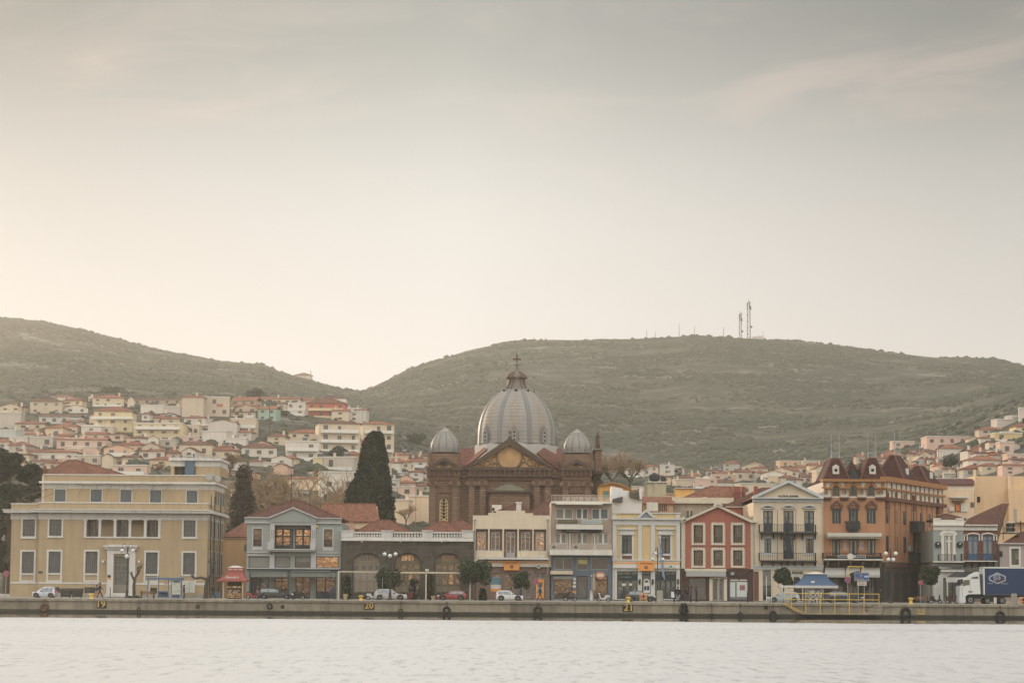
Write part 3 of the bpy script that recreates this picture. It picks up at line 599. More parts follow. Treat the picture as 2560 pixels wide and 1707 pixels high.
p.rail(1530, 62, 1960, 88, steel, -.3, 18, ret=False); p.boxes('chimney', [(1710, 45, 1722, 85)], iron, 1, 1.3)
# side face
sx = f.P(f.px(1845, 900)[0], 0, 0).x; sd = F('A', B, (sx, Y1), (0, 1))
for (ya, yb) in ((640, 790), (920, 1120)):
    for k in range(4):
        ss = 2.2 + k * 3.7; z0 = f.px(1845, yb)[1]; z1 = f.px(1845, ya)[1]; b = MB(); sd.addbox(b, ss, ss + 1.5, -.06, -.01, z0, z1); o = b.build('window', gdark, B)
        b = MB(); 
        for (q0, q1, w0, w1) in ((ss - .2, ss, z0 - .2, z1 + .2), (ss + 1.5, ss + 1.7, z0 - .2, z1 + .2), (ss, ss + 1.5, z1, z1 + .2), (ss, ss + 1.5, z0 - .2, z0)): sd.addbox(b, q0, q1, -.09, -.005, w0, w1)
        b.build('surround', whiteb, o)
ux = g.P(g.px(1908, 420)[0], 0, 0).x; su = F('A', B, (ux, 295.2), (0, 1)); z0 = g.px(1900, 490)[1]; z1 = g.px(1900, 380)[1]
for k in range(4):
    ss = 1.2 + k * 2.5; b = MB(); su.addbox(b, ss, ss + 1.3, -.06, -.01, z0, z1); b.build('window', shut, B)
b = MB(); sd.addbox(b, 0, 16, -.05, -.004, f.px(1845, 637)[1], f.px(1845, 577)[1]); b.build('frieze', whiteb, B)
b = MB()
for x in (1868, 1900, 1955): b.tube(sd.P((x - 1850) / 9, -.15, 2), sd.P((x - 1850) / 9, -.15, 14), .06, n=5)
b.build('downpipe', iron, B)
b = MB(); q = [f.P(f.px(150 + i * 30, 430 + i * 6)[0], 3, f.px(0, 432)[1] - i * .2) for i in range(6)]
for i in range(6): b.tube(q[i] - Vector((0, 0, 2)), q[i], .03, n=4)
b.path(q, .03, 4); b.tube(q[0], q[0] + Vector((6, 5, 2.6)), .03, n=4); b.tube(q[3], q[3] + Vector((5, 5, 3)), .03, n=4); b.build('roof_railing', M('rusty_steel', (110, 90, 72)), B)
b = MB(); a = g.P(g.px(1905, 260)[0], -.2, g.px(1905, 280)[1]); b.tube(a, a + Vector((0, 0, 2.6)), .03, n=4); b.lathe(a + Vector((-.5, -.4, .3)), [(.02, .15), (.35, .05), (.45, -.02)], 12, 'Y'); b.lathe(a + Vector((.6, -.3, .1)), [(.02, .15), (.3, .05), (.4, -.02)], 12, 'Y'); b.build('satellite_dish', steel, B)

def backhouse(label, reg, Y, depth, body, wallm, base=None, cat='building'):
    """building in the second row, seen over the first: body rect in px, returns (thing, F)"""
    c = rp(reg, (body[0] + body[2]) / 2, body[3]); X = XatY(c[0], Y, c[1]); T = thing('town_house', label, cat, (X, Y, gz(Y) if base is None else base)); ff = F(reg, T, None, Y=Y)
    a = ff.R(*body); b = MB(); ff.addbox(b, a[0], a[1], 0, depth, gz(Y) - .2, a[3]); b.build('wall', wallm, T); return T, ff, a
T, ff, a = backhouse('low building with a broad red hipped roof rising behind the ochre public building', 'A', 312, 16, (375, 240, 1130, 300), cream)
hip('roof', a[0], a[1], 312, 328, a[3], (ff.px(655, 110, 8)[1] - a[3]), tile, T, rx0=ff.px(600, 150, 8)[0], rx1=ff.px(690, 150, 8)[0])
b = MB(); b.lathe(ff.P(ff.px(403, 150)[0], -.1, a[3]), [(.25, 0), (.2, .5), (.3, .55), (.2, 1.0), (.1, 1.2)], 8); b.build('chimney_pot', tile, T)
T, ff, a = backhouse('apricot-walled low house with red roof between the ochre building and the grey café', 'B', 306, 14, (75, 632, 360, 960), M('apricot_plaster', (222, 176, 120), var=.05, stain=.15))
q0 = ff.P(a[0] - .3, -.3, a[3]); q1 = ff.P(a[1] + 1, -.3, a[3]); zr = ff.px(320, 480, 7)[1]
roofp('roof', [[q0, q1, ff.P(a[1] + 1, 7, zr), ff.P(ff.px(300, 480, 7)[0], 7, zr)], [q0, ff.P(ff.px(300, 480, 7)[0], 7, zr), ff.P(a[0] - .3, 14, a[3])]], tileb, T)
ff.boxes('cornice', [(75, 628, 345, 655)], M('apricot_plaster', (0, 0, 0)), -.2, 0); ff.box('window', 318, 715, 342, 800, shut, -.03, 0)

# ============================================================ grey café building
Yb = 290.2
B = thing('cafe_building', 'grey two-storey café building with a central pediment, white pilasters and wide awnings', 'building', (XatY(730, Yb), Yb, gz(Yb))); f = F('B', B, None, Y=Yb)
gry = M('grey_green_plaster', (142, 146, 138), var=.04, stain=.12); gryw = M('pale_grey_trim', (176, 172, 168), var=.04, stain=.15); slate = M('slate_paint', (46, 54, 56), var=.04, stain=.1, rough=.5)
wins = [(420, 542, 513, 738), (1210, 550, 1303, 745)]; bay = (655, 502, 1065, 768); mez = [(365, 852, 600, 978), (657, 852, 830, 978), (885, 852, 1060, 978), (1125, 854, 1375, 980)]
shop = [(385, 1085, 590, 1262), (655, 1085, 812, 1300), (890, 1085, 1055, 1325), (1120, 1085, 1330, 1255)]
f.wall('wall', (342, 472, 1400, 1332), wins + [bay] + mez + shop, gry, rev=.3, back=14, inner=1.2)
f.boxes('parapet', [(320, 424, 1405, 472, -.1, .3)], gry); f.boxes('cornice', [(318, 412, 604, 425, -.3, .4), (1135, 420, 1408, 432, -.3, .4), (322, 470, 1402, 484, -.25, .0)], gryw)
f.prism('pediment', [(612, 424), (870, 322), (1128, 428), (1128, 470), (612, 470)], gry, -.35, .3)
for n_, pp in enumerate((((598, 428), (870, 318), (870, 303), (592, 414)), ((870, 318), (1140, 432), (1146, 418), (870, 303)))): f.prism('raking_cornice', pp, gryw, -.6, .3)
for h in wins:
    o = f.win(*h, slate, gmid, 1, 1, t=.15, transom=.35); f.frame('surround', h[0] - 16, h[1] - 16, h[2] + 14, h[3] + 8, 14, gryw, -.06, 0, par=o, sides='lrt'); f.box('apron_panel', h[0] - 14, h[3] + 4, h[2] + 12, h[3] + 44, gryw, -.06, 0, par=o); f.rail(h[0], h[3] - 75, h[2], h[3], iron, -.02, 6, ret=False, par=o, cross=True)
bk = F('B', B, None, Y=Yb + 1.3); a = f.R(*bay); b = MB(); f.addbox(b, a[0], a[1], 1.35, 1.45, a[2] - .2, a[3] + .1); b.build('bay_wall', gry, B)
for x0, x1 in ((660, 836), (888, 1062)):
    bk.win(x0, 545, x1, 765, slate, gmir, 2, 1, t=-.02, transom=.62, low=.18, fw=.1, mw=.07, name='balcony_door')
bk.box('sign_panel', 745, 508, 1000, 532, gryw, -.08, 0); bk.box('sign_column', 845, 540, 862, 765, navy, -.06, 0)
b = MB()
for k in range(22): 
    a = bk.R(752 + k * 11, 513, 759 + k * 11, 527); bk.addbox(b, a[0], a[1], -.1, -.08, a[2], a[3])
b.build('sign_letters', slate, B)
f.boxes('pilaster', [(605, 487, 656, 770, -.16, .3), (1064, 487, 1119, 770, -.16, .3), (605, 484, 1119, 502, -.18, .25)], gryw)
for X in (620, 1082):
    b = MB()
    for i in range(2):
        for j in range(4):
            a = f.R(X - 2 + i * 22, 560 + j * 25, X + 8 + i * 22, 572 + j * 25); f.addbox(b, a[0], a[1], -.2, -.16, a[2], a[3])
    b.build('relief_ornament', wood, B)
f.boxes('balcony', [(588, 770, 1120, 782, -1.3, 0), (596, 782, 1112, 800, -1.1, 0), (590, 692, 656, 770, -1.3, -1.1), (1064, 692, 1120, 770, -1.3, -1.1)], gryw); f.rail(656, 690, 1064, 768, iron, -1.2, 14, ret=False)
f.boxes('string_course', [(342, 800, 596, 812, -.12, 0), (1112, 806, 1398, 818, -.12, 0), (342, 834, 600, 845, -.1, 0), (1120, 838, 1396, 848, -.1, 0), (342, 980, 1396, 992, -.15, 0)], gryw)
f.boxes('pilaster', [(600, 806, 656, 980, -.12, .3), (1062, 806, 1120, 980, -.12, .3)], gryw)
for h, gm in zip(mez, (blind, blind, gdark, gmir)): f.win(*h, slate, gm, 1, 1, t=.12)
f.box('fascia', 342, 992, 1398, 1012, dgreen, -.2, 0)
aw = M('grey_awning_cloth', (118, 122, 112), var=.06, stain=.2)
for x0, x1 in ((372, 800), (838, 1282)):
    a = f.R(x0, 1012, x1, 1035); c = f.R(x0, 1035, x1, 1082, -3.2); b = MB(); zt, zm, zb = a[3], c[3], c[2]
    b.prism([f.P(a[0], -.2, zt), f.P(a[1], -.2, zt), f.P(c[1], -3.2, zm), f.P(c[0], -3.2, zm)], [f.P(a[0], -.2, zt - .04), f.P(a[1], -.2, zt - .04), f.P(c[1], -3.2, zm - .04), f.P(c[0], -3.2, zm - .04)])
    f.addbox(b, c[0], c[1], -3.22, -3.18, zb, zm); b.build('awning', aw, B)
b = MB()
for x in (378, 812, 1340): a = f.R(x - 5, 1010, x + 5, 1335, -3.3); f.addbox(b, a[0], a[1], -3.35, -3.25, gz(287), a[3])
a = f.R(372, 1018, 1345, 1030, -3.3); f.addbox(b, a[0], a[1], -3.34, -3.24, a[2], a[3]); b.build('awning_frame', slate, B)
for h, gm, nm in zip(shop, (gdark, gmid, gmid, gmid), ('shop_window', 'shop_window', 'door', 'shop_window')): f.win(*h, slate, gm, 2, 1, t=.12, transom=.78, name=nm, fw=.1)
a = f.R(342, 225, 1400, 415); zr = f.px(885, 228, 7)[1]; r0 = f.px(835, 228, 7)[0]; r1 = f.px(935, 228, 7)[0]
hip('roof', f.px(350, 415)[0], f.px(1385, 418)[0], Yb, Yb + 14, f.px(860, 413)[1], zr - f.px(860, 413)[1], tiled, B, rx0=r0, rx1=r1)
b = MB(); a = f.P(f.px(815, 300)[0], 3, f.px(815, 320)[1]); b.tube(a, a + Vector((0, 0, 4.6)), .03, n=4); b.tube(a + Vector((-.5, 0, 4)), a + Vector((.5, 0, 4)), .02, n=4); b.build('aerial', iron, B)
f.box('alarm_box', 1122, 505, 1145, 528, yellowp, -.15, 0); f.box('air_vent', 612, 806, 628, 822, iron, -.3, -.12)
f.boxes('planting_box', [(385, 1262, 590, 1330), (1120, 1255, 1330, 1330)], slate, -.15, 0)

T, ff, a = backhouse('cream gabled house with a long red tiled roof behind the grey café', 'B', 311, 9, (1420, 462, 1800, 600), M('pale_cream', (214, 186, 148), var=.05))
zr = ff.px(1500, 266, 6)[1]; x0 = ff.px(1150, 462)[0]; x1 = ff.px(1795, 462)[0]
A = [(x0, 310.7, a[3]), (x1 + .3, 310.7, a[3]), (ff.px(1842, 265, 6)[0] - .6, 317, zr), (x0, 317, zr)]; Bk = [(x0, 317, zr), (ff.px(1842, 265, 6)[0] - .6, 317, zr), (ff.px(1860, 400, 12)[0], 323, a[3]), (x0, 323, a[3])]
roofp('roof', [A, Bk], tileb, T, ridges=[(A[3], A[2])]); b = MB(); b.prism([(x1, 311, a[3] - .2), (ff.px(1842, 265, 6)[0] - .8, 317, zr - .3), (ff.px(1850, 400, 12)[0], 322.8, a[3] - .2)], [(x1 - .3, 311, a[3] - .2), (x1 - .2, 317, zr - .3), (x1 - .3, 322.8, a[3] - .2)]); b.build('gable_wall', M('apricot_plaster', (0, 0, 0)), T)
ff.box('window', 1555, 545, 1640, 575, gdark, -.03, 0); b = MB(); q = ff.P(ff.px(1522, 500)[0], -1, ff.px(1522, 545)[1]); b.box(q.x - .45, q.x + .45, q.y - .35, q.y + .35, q.z - 3, q.z + .2); b.box(q.x - .22, q.x + .22, q.y - .2, q.y + .2, q.z + .2, q.z + .8); b.build('chimney', M('pink_plaster', (188, 142, 122)), T)

# ============================================================ dark stone customs hall
Ys = 289.6
B = thing('stone_hall', 'low dark stone hall with three arched fronts and a white balustrade on top', 'building', (XatY(1018, Ys), Ys, gz(Ys))); f = F('C', B, None, Y=Ys)
dst = M('dark_stone_block', (80, 72, 60), var=.22, stain=.3, scale=2.2, per=.25, bump=.02); mort = M('dark_mortar', (66, 60, 50), var=.1, stain=.2)
ar = [(235, 548), (700, 992), (1150, 1445)]; ysp, ytp = 905, 805
doors = [(a0, 822, a1, 1258) for a0, a1 in ar]
f.wall('wall', (105, 680, 1582, 1335), doors, mort, rev=.45, back=16)
for a0, a1 in ar:
    f.arch('arch_infill', a0, a1, ysp, 822, mort, .05, .4, n=16)
lw = M('pale_door_paint', (122, 108, 84), var=.05, stain=.2); lw2 = M('grey_door_wood', (138, 125, 108), var=.05, stain=.2)
ns = 0
rows = 15; rh = (1335 - 682) / rows
for r in range(rows):
    y0 = 682 + r * rh; x = 106 - (r % 2) * 40
    while x < 1580:
        w = 78 + rnd.uniform(-14, 22); xa, xb = max(106, x + 1.6), min(1581, x + w - 1.6); x += w
        if xb - xa < 14: continue
        ym = y0 + rh / 2; segs = [(xa, xb)]
        for a0, a1 in ar:
            c = (a0 + a1) / 2; hw = (a1 - a0) / 2 + 6
            if ym < ysp: 
                q = (ysp - ym) / (ysp - 805)
                if q > 1: continue
                hw = hw * math.sqrt(max(0, 1 - q * q))
            if ym > 1258: continue
            ns_ = []
            for s0, s1 in segs:
                if s1 <= c - hw or s0 >= c + hw: ns_.append((s0, s1)); continue
                if s0 < c - hw - 10: ns_.append((s0, c - hw))
                if s1 > c + hw + 10: ns_.append((c + hw, s1))
            segs = ns_
        for s0, s1 in segs:
            f.box('stone_block', s0, y0 + 1.6, s1, y0 + rh - 1.6, dst, -.05 - rnd.random() * .035, .0); ns += 1
for a0, a1 in ar:     # voussoirs
    A0, A1, zs_, zt = f.R(a0, 812, a1, ysp); c = (A0 + A1) / 2; R_ = (A1 - A0) / 2; hh = zt - zs_
    for k in range(13):
        t0, t1 = PI * (k + .04) / 13, PI * (k + .96) / 13; P4 = [(c - R_ * math.cos(t0), zs_ + hh * math.sin(t0)), (c - R_ * math.cos(t1), zs_ + hh * math.sin(t1)), (c - (R_ + .55) * math.cos(t1), zs_ + (hh + .45) * math.sin(t1)), (c - (R_ + .55) * math.cos(t0), zs_ + (hh + .45) * math.sin(t0))]
        b = MB(); b.prism([f.P(x, -.13, z) for x, z in P4], [f.P(x, .05, z) for x, z in P4]); b.build('voussoir', dst, B)
for n_, (a0, a1) in enumerate(ar):
    w = a1 - a0; fm = lw2 if n_ == 0 else lw; o = None
    a = f.R(a0, 822, a1, 1258); b = MB(); f.addbox(b, a[0], a[1], .42, .5, a[2], a[3]); bkp = b.build('entrance_screen', fm, B)
    f.boxes('transom_band', [(a0 + 2, 906, a1 - 2, 918), (a0 + 2, 934, a1 - 2, 942)], fm, .3, .42, par=bkp)
    fan = f.win(a0 + w * .24, 828, a1 - w * .24, 905, fm, (gdark, gmir, gmid)[n_], 4, 1, t=.36, mw=.05, name='fanlight', par=bkp)
    f.arch('fan_head', a0 + w * .24, a1 - w * .24, 880, 826, fm, .28, .34, par=bkp)
    for k in range(4):
        x = a0 + w * (.03 + .245 * k); x2 = x + w * .20
        lf = f.win(x, 944, x2, 1012, fm, (gdark, gmid, gmid)[n_], 1, 1, t=.36, name='door_light', par=bkp, fw=.09)
        if n_ == 0: f.boxes('door_leaf', [(x - 4, 1024, x2 + 4, 1130, .32, .42), (x - 4, 1140, x2 + 4, 1250, .32, .42)], fm, par=bkp)
        else: f.win(x, 1040, x2, 1172, fm, (gmid, gmir if k == 2 else gdark)[k in (0, 2)], 1, 2, t=.36, name='door_leaf', par=bkp, fw=.1); f.box('door_panel', x, 1184, x2, 1250, fm, .33, .42, par=bkp)
f.boxes('steps', [(215, 1258, 560, 1285, -.6, .4), (200, 1285, 575, 1312, -1.0, .4), (185, 1312, 590, 1336, -1.4, .4), (690, 1258, 1000, 1336, -.6, .4), (1140, 1258, 1455, 1336, -.6, .4)], mort)
f.box('cornice', 100, 668, 1588, 682, whiteb, -.45, 2); f.box('parapet', 104, 643, 1584, 668, whiteb, -.2, .4)
f.boxes('pedestal', [(104, 572, 240, 643), (553, 572, 684, 643), (1010, 572, 1130, 643), (1452, 572, 1584, 643)], whiteb, -.2, .3); f.boxes('pedestal_cap', [(102, 560, 243, 573), (550, 560, 688, 573), (1006, 560, 1134, 573), (1448, 560, 1588, 573)], whiteb, -.28, .4)
f.boxes('top_rail', [(240, 578, 553, 594), (684, 578, 1010, 594), (1130, 578, 1452, 594)], whiteb, -.15, .3)
bal = None
for x0, x1, n in ((243, 553, 10), (686, 1010, 10), (1132, 1452, 10)):
    for k in range(n):
        x = x0 + (x1 - x0) * (k + .5) / n; z0 = f.px(x, 644)[1]; z1 = f.px(x, 593)[1]; q = f.P(f.px(x, 620)[0], .05, z0); h = z1 - z0
        if bal is None:
            b = MB(); b.lathe((q.x, q.y, q.z), [(.16, 0), (.16, h * .1), (.09, h * .16), (.17, h * .42), (.12, h * .6), (.07, h * .82), (.14, h * .9), (.14, h)], 8); bal = b.build('baluster', whiteb, B, smooth='auto'); bal0 = q.copy()
        else: o = piece('baluster', bal.data, B, q - bal0 + origin(B))
def slopes(base, ridge, Y, name='roof', par=None, m=tile, ff=None, d=8):
    z = ff.px((base[0] + base[1]) / 2, base[2], 1.5)[1]; zr = ff.px((ridge[0] + ridge[1]) / 2, ridge[2], d)[1]
    return hip(name, ff.px(base[0], base[2], 1.5)[0], ff.px(base[1], base[2], 1.5)[0], Y + 1.5, Y + 1.5 + 2 * (d - 1.5), z, zr - z, m, par, rx0=ff.px(ridge[0], ridge[2], d)[0], rx1=ff.px(ridge[1], ridge[2], d)[0])
slopes((245, 912, 590), (505, 645, 450), Ys, par=B, ff=f); slopes((940, 1500, 590), (1225, 1265, 462), Ys, par=B, ff=f, d=7.3); slopes((1255, 1690, 590), (1390, 1450, 450), Ys + 1, par=B, ff=f, d=9.4)
b = MB()
for x in (335, 770, 1230): a = f.P(f.px(x, 684)[0], -.3, f.px(x, 684)[1]); b.ball(a, .14, 6, 4)
b.build('floodlight', whiteb, B)
# ============================================================ cream bank building with stepped parapet
Yd = 290.0
B = thing('bank_building', 'cream two-storey building with a stepped parapet, five tall windows and an orange sign', 'building', (XatY(1282, Yd), Yd, gz(Yd))); f = F('D', B, None, Y=Yd)
crm = M('cream_render', (208, 188, 158), var=.04, stain=.12); pinkb = M('brown_pink_plaster', (122, 98, 84), var=.08, stain=.3); wf = M('pale_window_paint', (150, 148, 146), var=.03, stain=0)
cols = [(145, 578, 245, 782), (305, 580, 400, 782), (470, 580, 572, 862), (638, 582, 738, 785), (800, 582, 898, 785)]
b5 = [(130, 545, 270, 786), (287, 546, 430, 788), (447, 547, 597, 866), (614, 548, 766, 790), (781, 549, 922, 790)]
shopd = [(296, 1042, 420, 1250), (458, 1042, 550, 1235), (566, 1045, 664, 1320), (686, 1045, 748, 1312), (790, 1042, 914, 1322)]
f.wall('wall', (97, 392, 974, 868), b5, crm, rev=.45, back=14); f.wall('ground_floor_wall', (97, 968, 960, 1342), shopd, pinkb, rev=.35, back=13.5); f.box('wall_band', 97, 868, 974, 968, crm, 0, 1)
f.prism('stepped_parapet', [(97, 393), (97, 390), (272, 390), (272, 365), (360, 365), (360, 340), (685, 340), (685, 368), (775, 368), (775, 392), (974, 392), (974, 393)], crm, 0, .35)
a = f.R(110, 540, 940, 868); b = MB(); f.addbox(b, a[0], a[1], .46, .6, a[2], a[3]); b.build('recess_wall', pinkb, B)
for k, h in enumerate(cols): f.win(*h, wf, (gmir, gmid, gmid, gmid, gmir)[k], 2, 1, t=.36, transom=.74 if k != 2 else .82, fw=.1, mw=.05, low=.2 if k == 2 else None, name='balcony_door' if k == 2 else 'window')
f.boxes('balcony_slab', [(170, 868, 948, 888, -1.2, 0)], whiteb); f.rail(135, 785, 940, 868, steel, -1.1, 8); f.box('air_conditioner', 832, 842, 896, 870, white, -1.0, -.5)
f.boxes('fascia', [(120, 900, 945, 912, -.35, 0), (120, 930, 945, 968, -.35, 0)], white); f.box('fascia_stripe', 120, 912, 945, 930, orangep, -.36, 0)
def bank_sign(f, x0, y0, x1, y1):
    o = f.box('bank_sign', x0, y0, x1, y1, orangep, -.6, -.36); w = x1 - x0; xm = (x0 + x1) / 2; ink = M('sign_ink_blue', (48, 58, 88), var=0, stain=0)
    f.text('ΤΡΑΠΕΖΑ ΠΕΙΡΑΙΩΣ', x0 + w * .08, y0 + 17, x1 - w * .08, y0 + 32, ink, -.61, o)
    f.box('logo_square', xm - 17, y0 + 52, xm + 17, y0 + 84, ink, -.63, -.6, o); f.boxes('logo_mark', [(xm - 11, y0 + 60, xm + 8, y0 + 65), (xm - 7, y0 + 71, xm + 11, y0 + 76)], orangep, -.64, -.625, o)
bank_sign(f, 447, 900, 620, 1006)
def clock(f, x, y, r=24):
    c = f.P(f.px(x, y)[0], -.6, f.px(x, y)[1]); R_ = r / REG[f.reg][2] / 20.8; b = MB(); b.lathe(c, [(R_, -.1), (R_, .1)], 16, 'Y'); o = b.build('round_sign', white, f.root); b = MB(); b.lathe(c - Vector((0, .12, 0)), [(R_ * .6, -.01), (R_ * .6, .01)], 12, 'Y'); b.build('green_dot', M('pharmacy_green', (70, 130, 100), var=0, stain=0), o)
clock(f, 835, 962)
f.boxes('pier', [(420, 1030, 458, 1335, -.12, 0), (748, 1030, 790, 1335, -.12, 0), (916, 1005, 960, 1335, -.12, 0)], pinkb)
for k, h in enumerate(shopd): f.win(*h, wf, (gmid, gmid, gdark, gdark, gdark)[k], (1, 1, 1, 1, 2)[k], 1, t=.25, transom=.8, fw=.09, name=('shop_window', 'shop_window', 'door', 'door', 'cash_machine_bay')[k])
f.box('poster', 300, 1092, 416, 1168, M('teal_poster', (96, 128, 138), var=.1, stain=0), .18, .24); f.box('poster', 300, 1168, 416, 1212, white, .18, .24); f.box('poster', 300, 1212, 416, 1244, orangep, .18, .24)
cmx = f.box('cash_machine', 806, 1110, 895, 1320, orangep, -.05, .24); f.box('screen', 828, 1140, 880, 1190, gdark, -.08, -.05, cmx); f.box('keypad', 828, 1196, 880, 1260, steel, -.12, -.05, cmx)
zr = f.px(610, 258, 6)[1]; z0 = f.px(500, 392, .5)[1]
hip('roof', f.px(190, 392)[0], f.px(830, 392)[0], Yd + .5, Yd + 12, z0 - .3, zr - z0 + .3, tiled, B, rx0=f.px(600, 258, 6)[0], rx1=f.px(625, 258, 6)[0])
b = MB(); q = f.P(f.px(615, 300)[0], 3, f.px(615, 340)[1]); b.box(q.x - .3, q.x + .3, q.y - .3, q.y + .3, q.z - 1, q.z + 1.0); b.box(q.x - .4, q.x + .4, q.y - .4, q.y + .4, q.z + 1.0, q.z + 1.15); b.build('chimney', whiteb, B)
for x in (120, 940): q = f.P(f.px(x, 440)[0], -.15, f.px(x, 445)[1]); b = MB(); b.tube(q, q - Vector((0, 0, 5.0 if x == 120 else 6.5)), .06, n=5); b.ball(q, .16, 6, 4); b.build('downpipe', wf, B)
T, ff, a = backhouse('brown tiled roof half hidden between the cream stepped building and the balcony block', 'D', 306, 12, (700, 385, 1010, 460), pinkb)
hip('roof', ff.px(700, 385)[0], ff.px(1120, 385)[0], 306, 318, a[3], ff.px(900, 236, 6)[1] - a[3], tiled, T)
T, ff, a = backhouse('small whitewashed rooftop room with a dark hatch in front of the brown church', 'D', 308, 3, (312, 275, 420, 420), white); ff.box('window', 315, 308, 342, 345, black, -.03, 0)

# ============================================================ modern balcony block
B = thing('apartment_block', 'modern narrow four-storey block with white balcony slabs and a slate-blue shopfront', 'building', (XatY(1453, Yd), Yd, gz(Yd))); f = F('D', B, None, Y=Yd)
mau = M('mauve_plaster', (160, 138, 120), var=.04, stain=.15); blu = M('slate_blue_paint', (96, 106, 118), var=.06, stain=.2)
ho = [(1025, 316, 1220, 436), (1258, 314, 1388, 436), (1430, 317, 1618, 438), (1022, 590, 1147, 712), (1155, 590, 1216, 772), (1262, 592, 1384, 714), (1433, 594, 1492, 774), (1498, 594, 1618, 714)]
hb = [(1012, 865, 1216, 1000), (1264, 865, 1386, 1005), (1422, 868, 1616, 1003), (1004, 1075, 1216, 1325), (1262, 1070, 1384, 1325), (1420, 1072, 1612, 1325)]
f.wall('wall', (977, 262, 1657, 842), ho, mau, rev=.3, back=14); f.wall('ground_floor_wall', (975, 842, 1655, 1335), hb, blu, rev=.4, back=13.8)
f.boxes('roof_slab', [(975, 241, 1660, 262, -.5, 14.2)], white); f.box('roof_slab_lip', 1028, 262, 1550, 277, white, -1.2, 0)
f.rail(982, 165, 1650, 241, M('white_rail', (190, 175, 160), var=0, stain=0), -.35, 46, r=.022); f.rail(1110, 192, 1650, 241, M('white_rail', (0, 0, 0)), 3.5, 30, r=.03, ret=False)
for k, h in enumerate(ho): f.win(*h, white, blind if k in (0, 3, 5, 7) else (gdark if k in (4, 6) else shut), 2, 1, t=.14, fw=.1, mw=.07, name='window' if k not in (4, 6) else 'balcony_door')
f.box('balcony_slab', 1030, 500, 1552, 552, white, -1.3, 0); f.rail(1040, 440, 1550, 500, steel, -1.2, 22)
o = f.box('sign_board', 1050, 447, 1265, 487, M('olive_board', (70, 70, 52), var=.1), -1.3, -1.24); o2 = f.box('sign_board', 1312, 449, 1540, 488, M('pale_board', (172, 178, 165), var=.05), -1.3, -1.24)
f.boxes('board_lettering', [(1062 + k * 20, 460, 1074 + k * 20, 473) for k in range(10)], M('ochre_letters', (140, 120, 80), var=0), -1.31, -1.29, o); f.boxes('board_lettering', [(1330 + k * 18, 464, 1342 + k * 18, 474) for k in range(11)], M('blue_letters', (110, 130, 150), var=0), -1.31, -1.29, o2)
o = f.box('sign_board', 1090, 556, 1540, 584, navy, -.4, -.3); f.text('ΕΘΝΙΚΗ', 1148, 559, 1292, 577, M('sign_white', (190, 190, 182), var=0, stain=0), -.42, o, bold=.02)
f.box('balcony_slab', 957, 782, 1655, 840, white, -1.5, 0); f.rail(962, 710, 1650, 782, M('white_rail', (0, 0, 0)), -1.4, 44, r=.02, cross=True)
for x in (1012, 1258): 
    o = f.box('air_conditioner', x - 32, 724, x + 30, 778, white, -1.1, -.6); q = f.P(f.px(x - 4, 748, -1.1)[0], -1.12, f.px(x - 4, 750)[1]); b = MB(); b.lathe(q, [(.24, -.02), (.24, .02)], 12, 'Y'); b.build('fan_grille', iron, o)
for k, h in enumerate(hb): f.win(*h, steel if k < 3 else slate, (gdark, gdark, gdark, gmid, gdark, gmid)[k], (2, 1, 1, 1, 1, 1)[k], 1, t=.2, fw=.08, name='shop_window' if k != 4 else 'doorway', transom=.82 if k > 2 else None)
f.box('notice_board', 1280, 888, 1378, 936, M('yellow_board', (196, 184, 110), var=.03, stain=0), .1, .16); f.box('shutter_box', 966, 1012, 1218, 1052, cream, -.7, 0); f.box('roller_shutter', 1004, 1056, 1216, 1100, steel, .05, .15)
c = f.P(f.px(1523, 1065)[0], -.9, f.px(1523, 1065)[1]); b = MB(); b.lathe(c, [(.55, -.06), (.6, 0), (.55, .06)], 20, 'Y', 1); b.v = [(c.x + (v[0] - c.x) * 1.0, v[1], c.z + (v[2] - c.z) * .72) for v in b.v]; o = b.build('oval_sign', M('pink_sign', (196, 128, 98), var=.1, stain=0), B); f.box('emblem', 1490, 1050, 1556, 1078, M('cream_sign', (214, 196, 170), var=0), -1.0, -.96, o)
f.boxes('number_plates', [(1222, 1090, 1252, 1118), (1218, 1132, 1254, 1160), (1216, 1175, 1252, 1200)], white, -.04, 0); f.box('orange_plate', 1212, 1240, 1256, 1256, orangep, -.04, 0)
f.boxes('display_shelf', [(1010, 1180, 1090, 1190, .4, .6), (1060, 1240, 1200, 1250, .4, .6), (1010, 1290, 1130, 1318, .4, .7)], whiteb)
# parasol folded
q = f.P(f.px(1443, 1300)[0], -3, gz(287)); b = MB(); b.tube(q, q + Vector((0, 0, 3.3)), .03, n=6); b.lathe(q + Vector((0, 0, .9)), [(.05, 0), (.26, .3), (.22, 1.2), (.12, 2.0), (.03, 2.4)], 9); tag(b.build('folded_parasol', M('beige_canvas', (150, 140, 118), var=.1)), 'folded beige parasol standing before the slate-blue shopfront', 'parasol')
b = MB(); q = f.P(f.px(1418, 1320)[0], -2.6, gz(287)); b.box(q.x - .16, q.x + .16, q.y - .15, q.y + .15, q.z, q.z + 1.2); b.box(q.x - .02, q.x + .02, q.y - .02, q.y + .02, q.z + 1.2, q.z + 2.8); b.ball(q + Vector((0, 0, 2.9)), .1, 6, 4); tag(b.build('sign_post', white), 'slim white post with a small box in front of the slate-blue shop doorway', 'post')

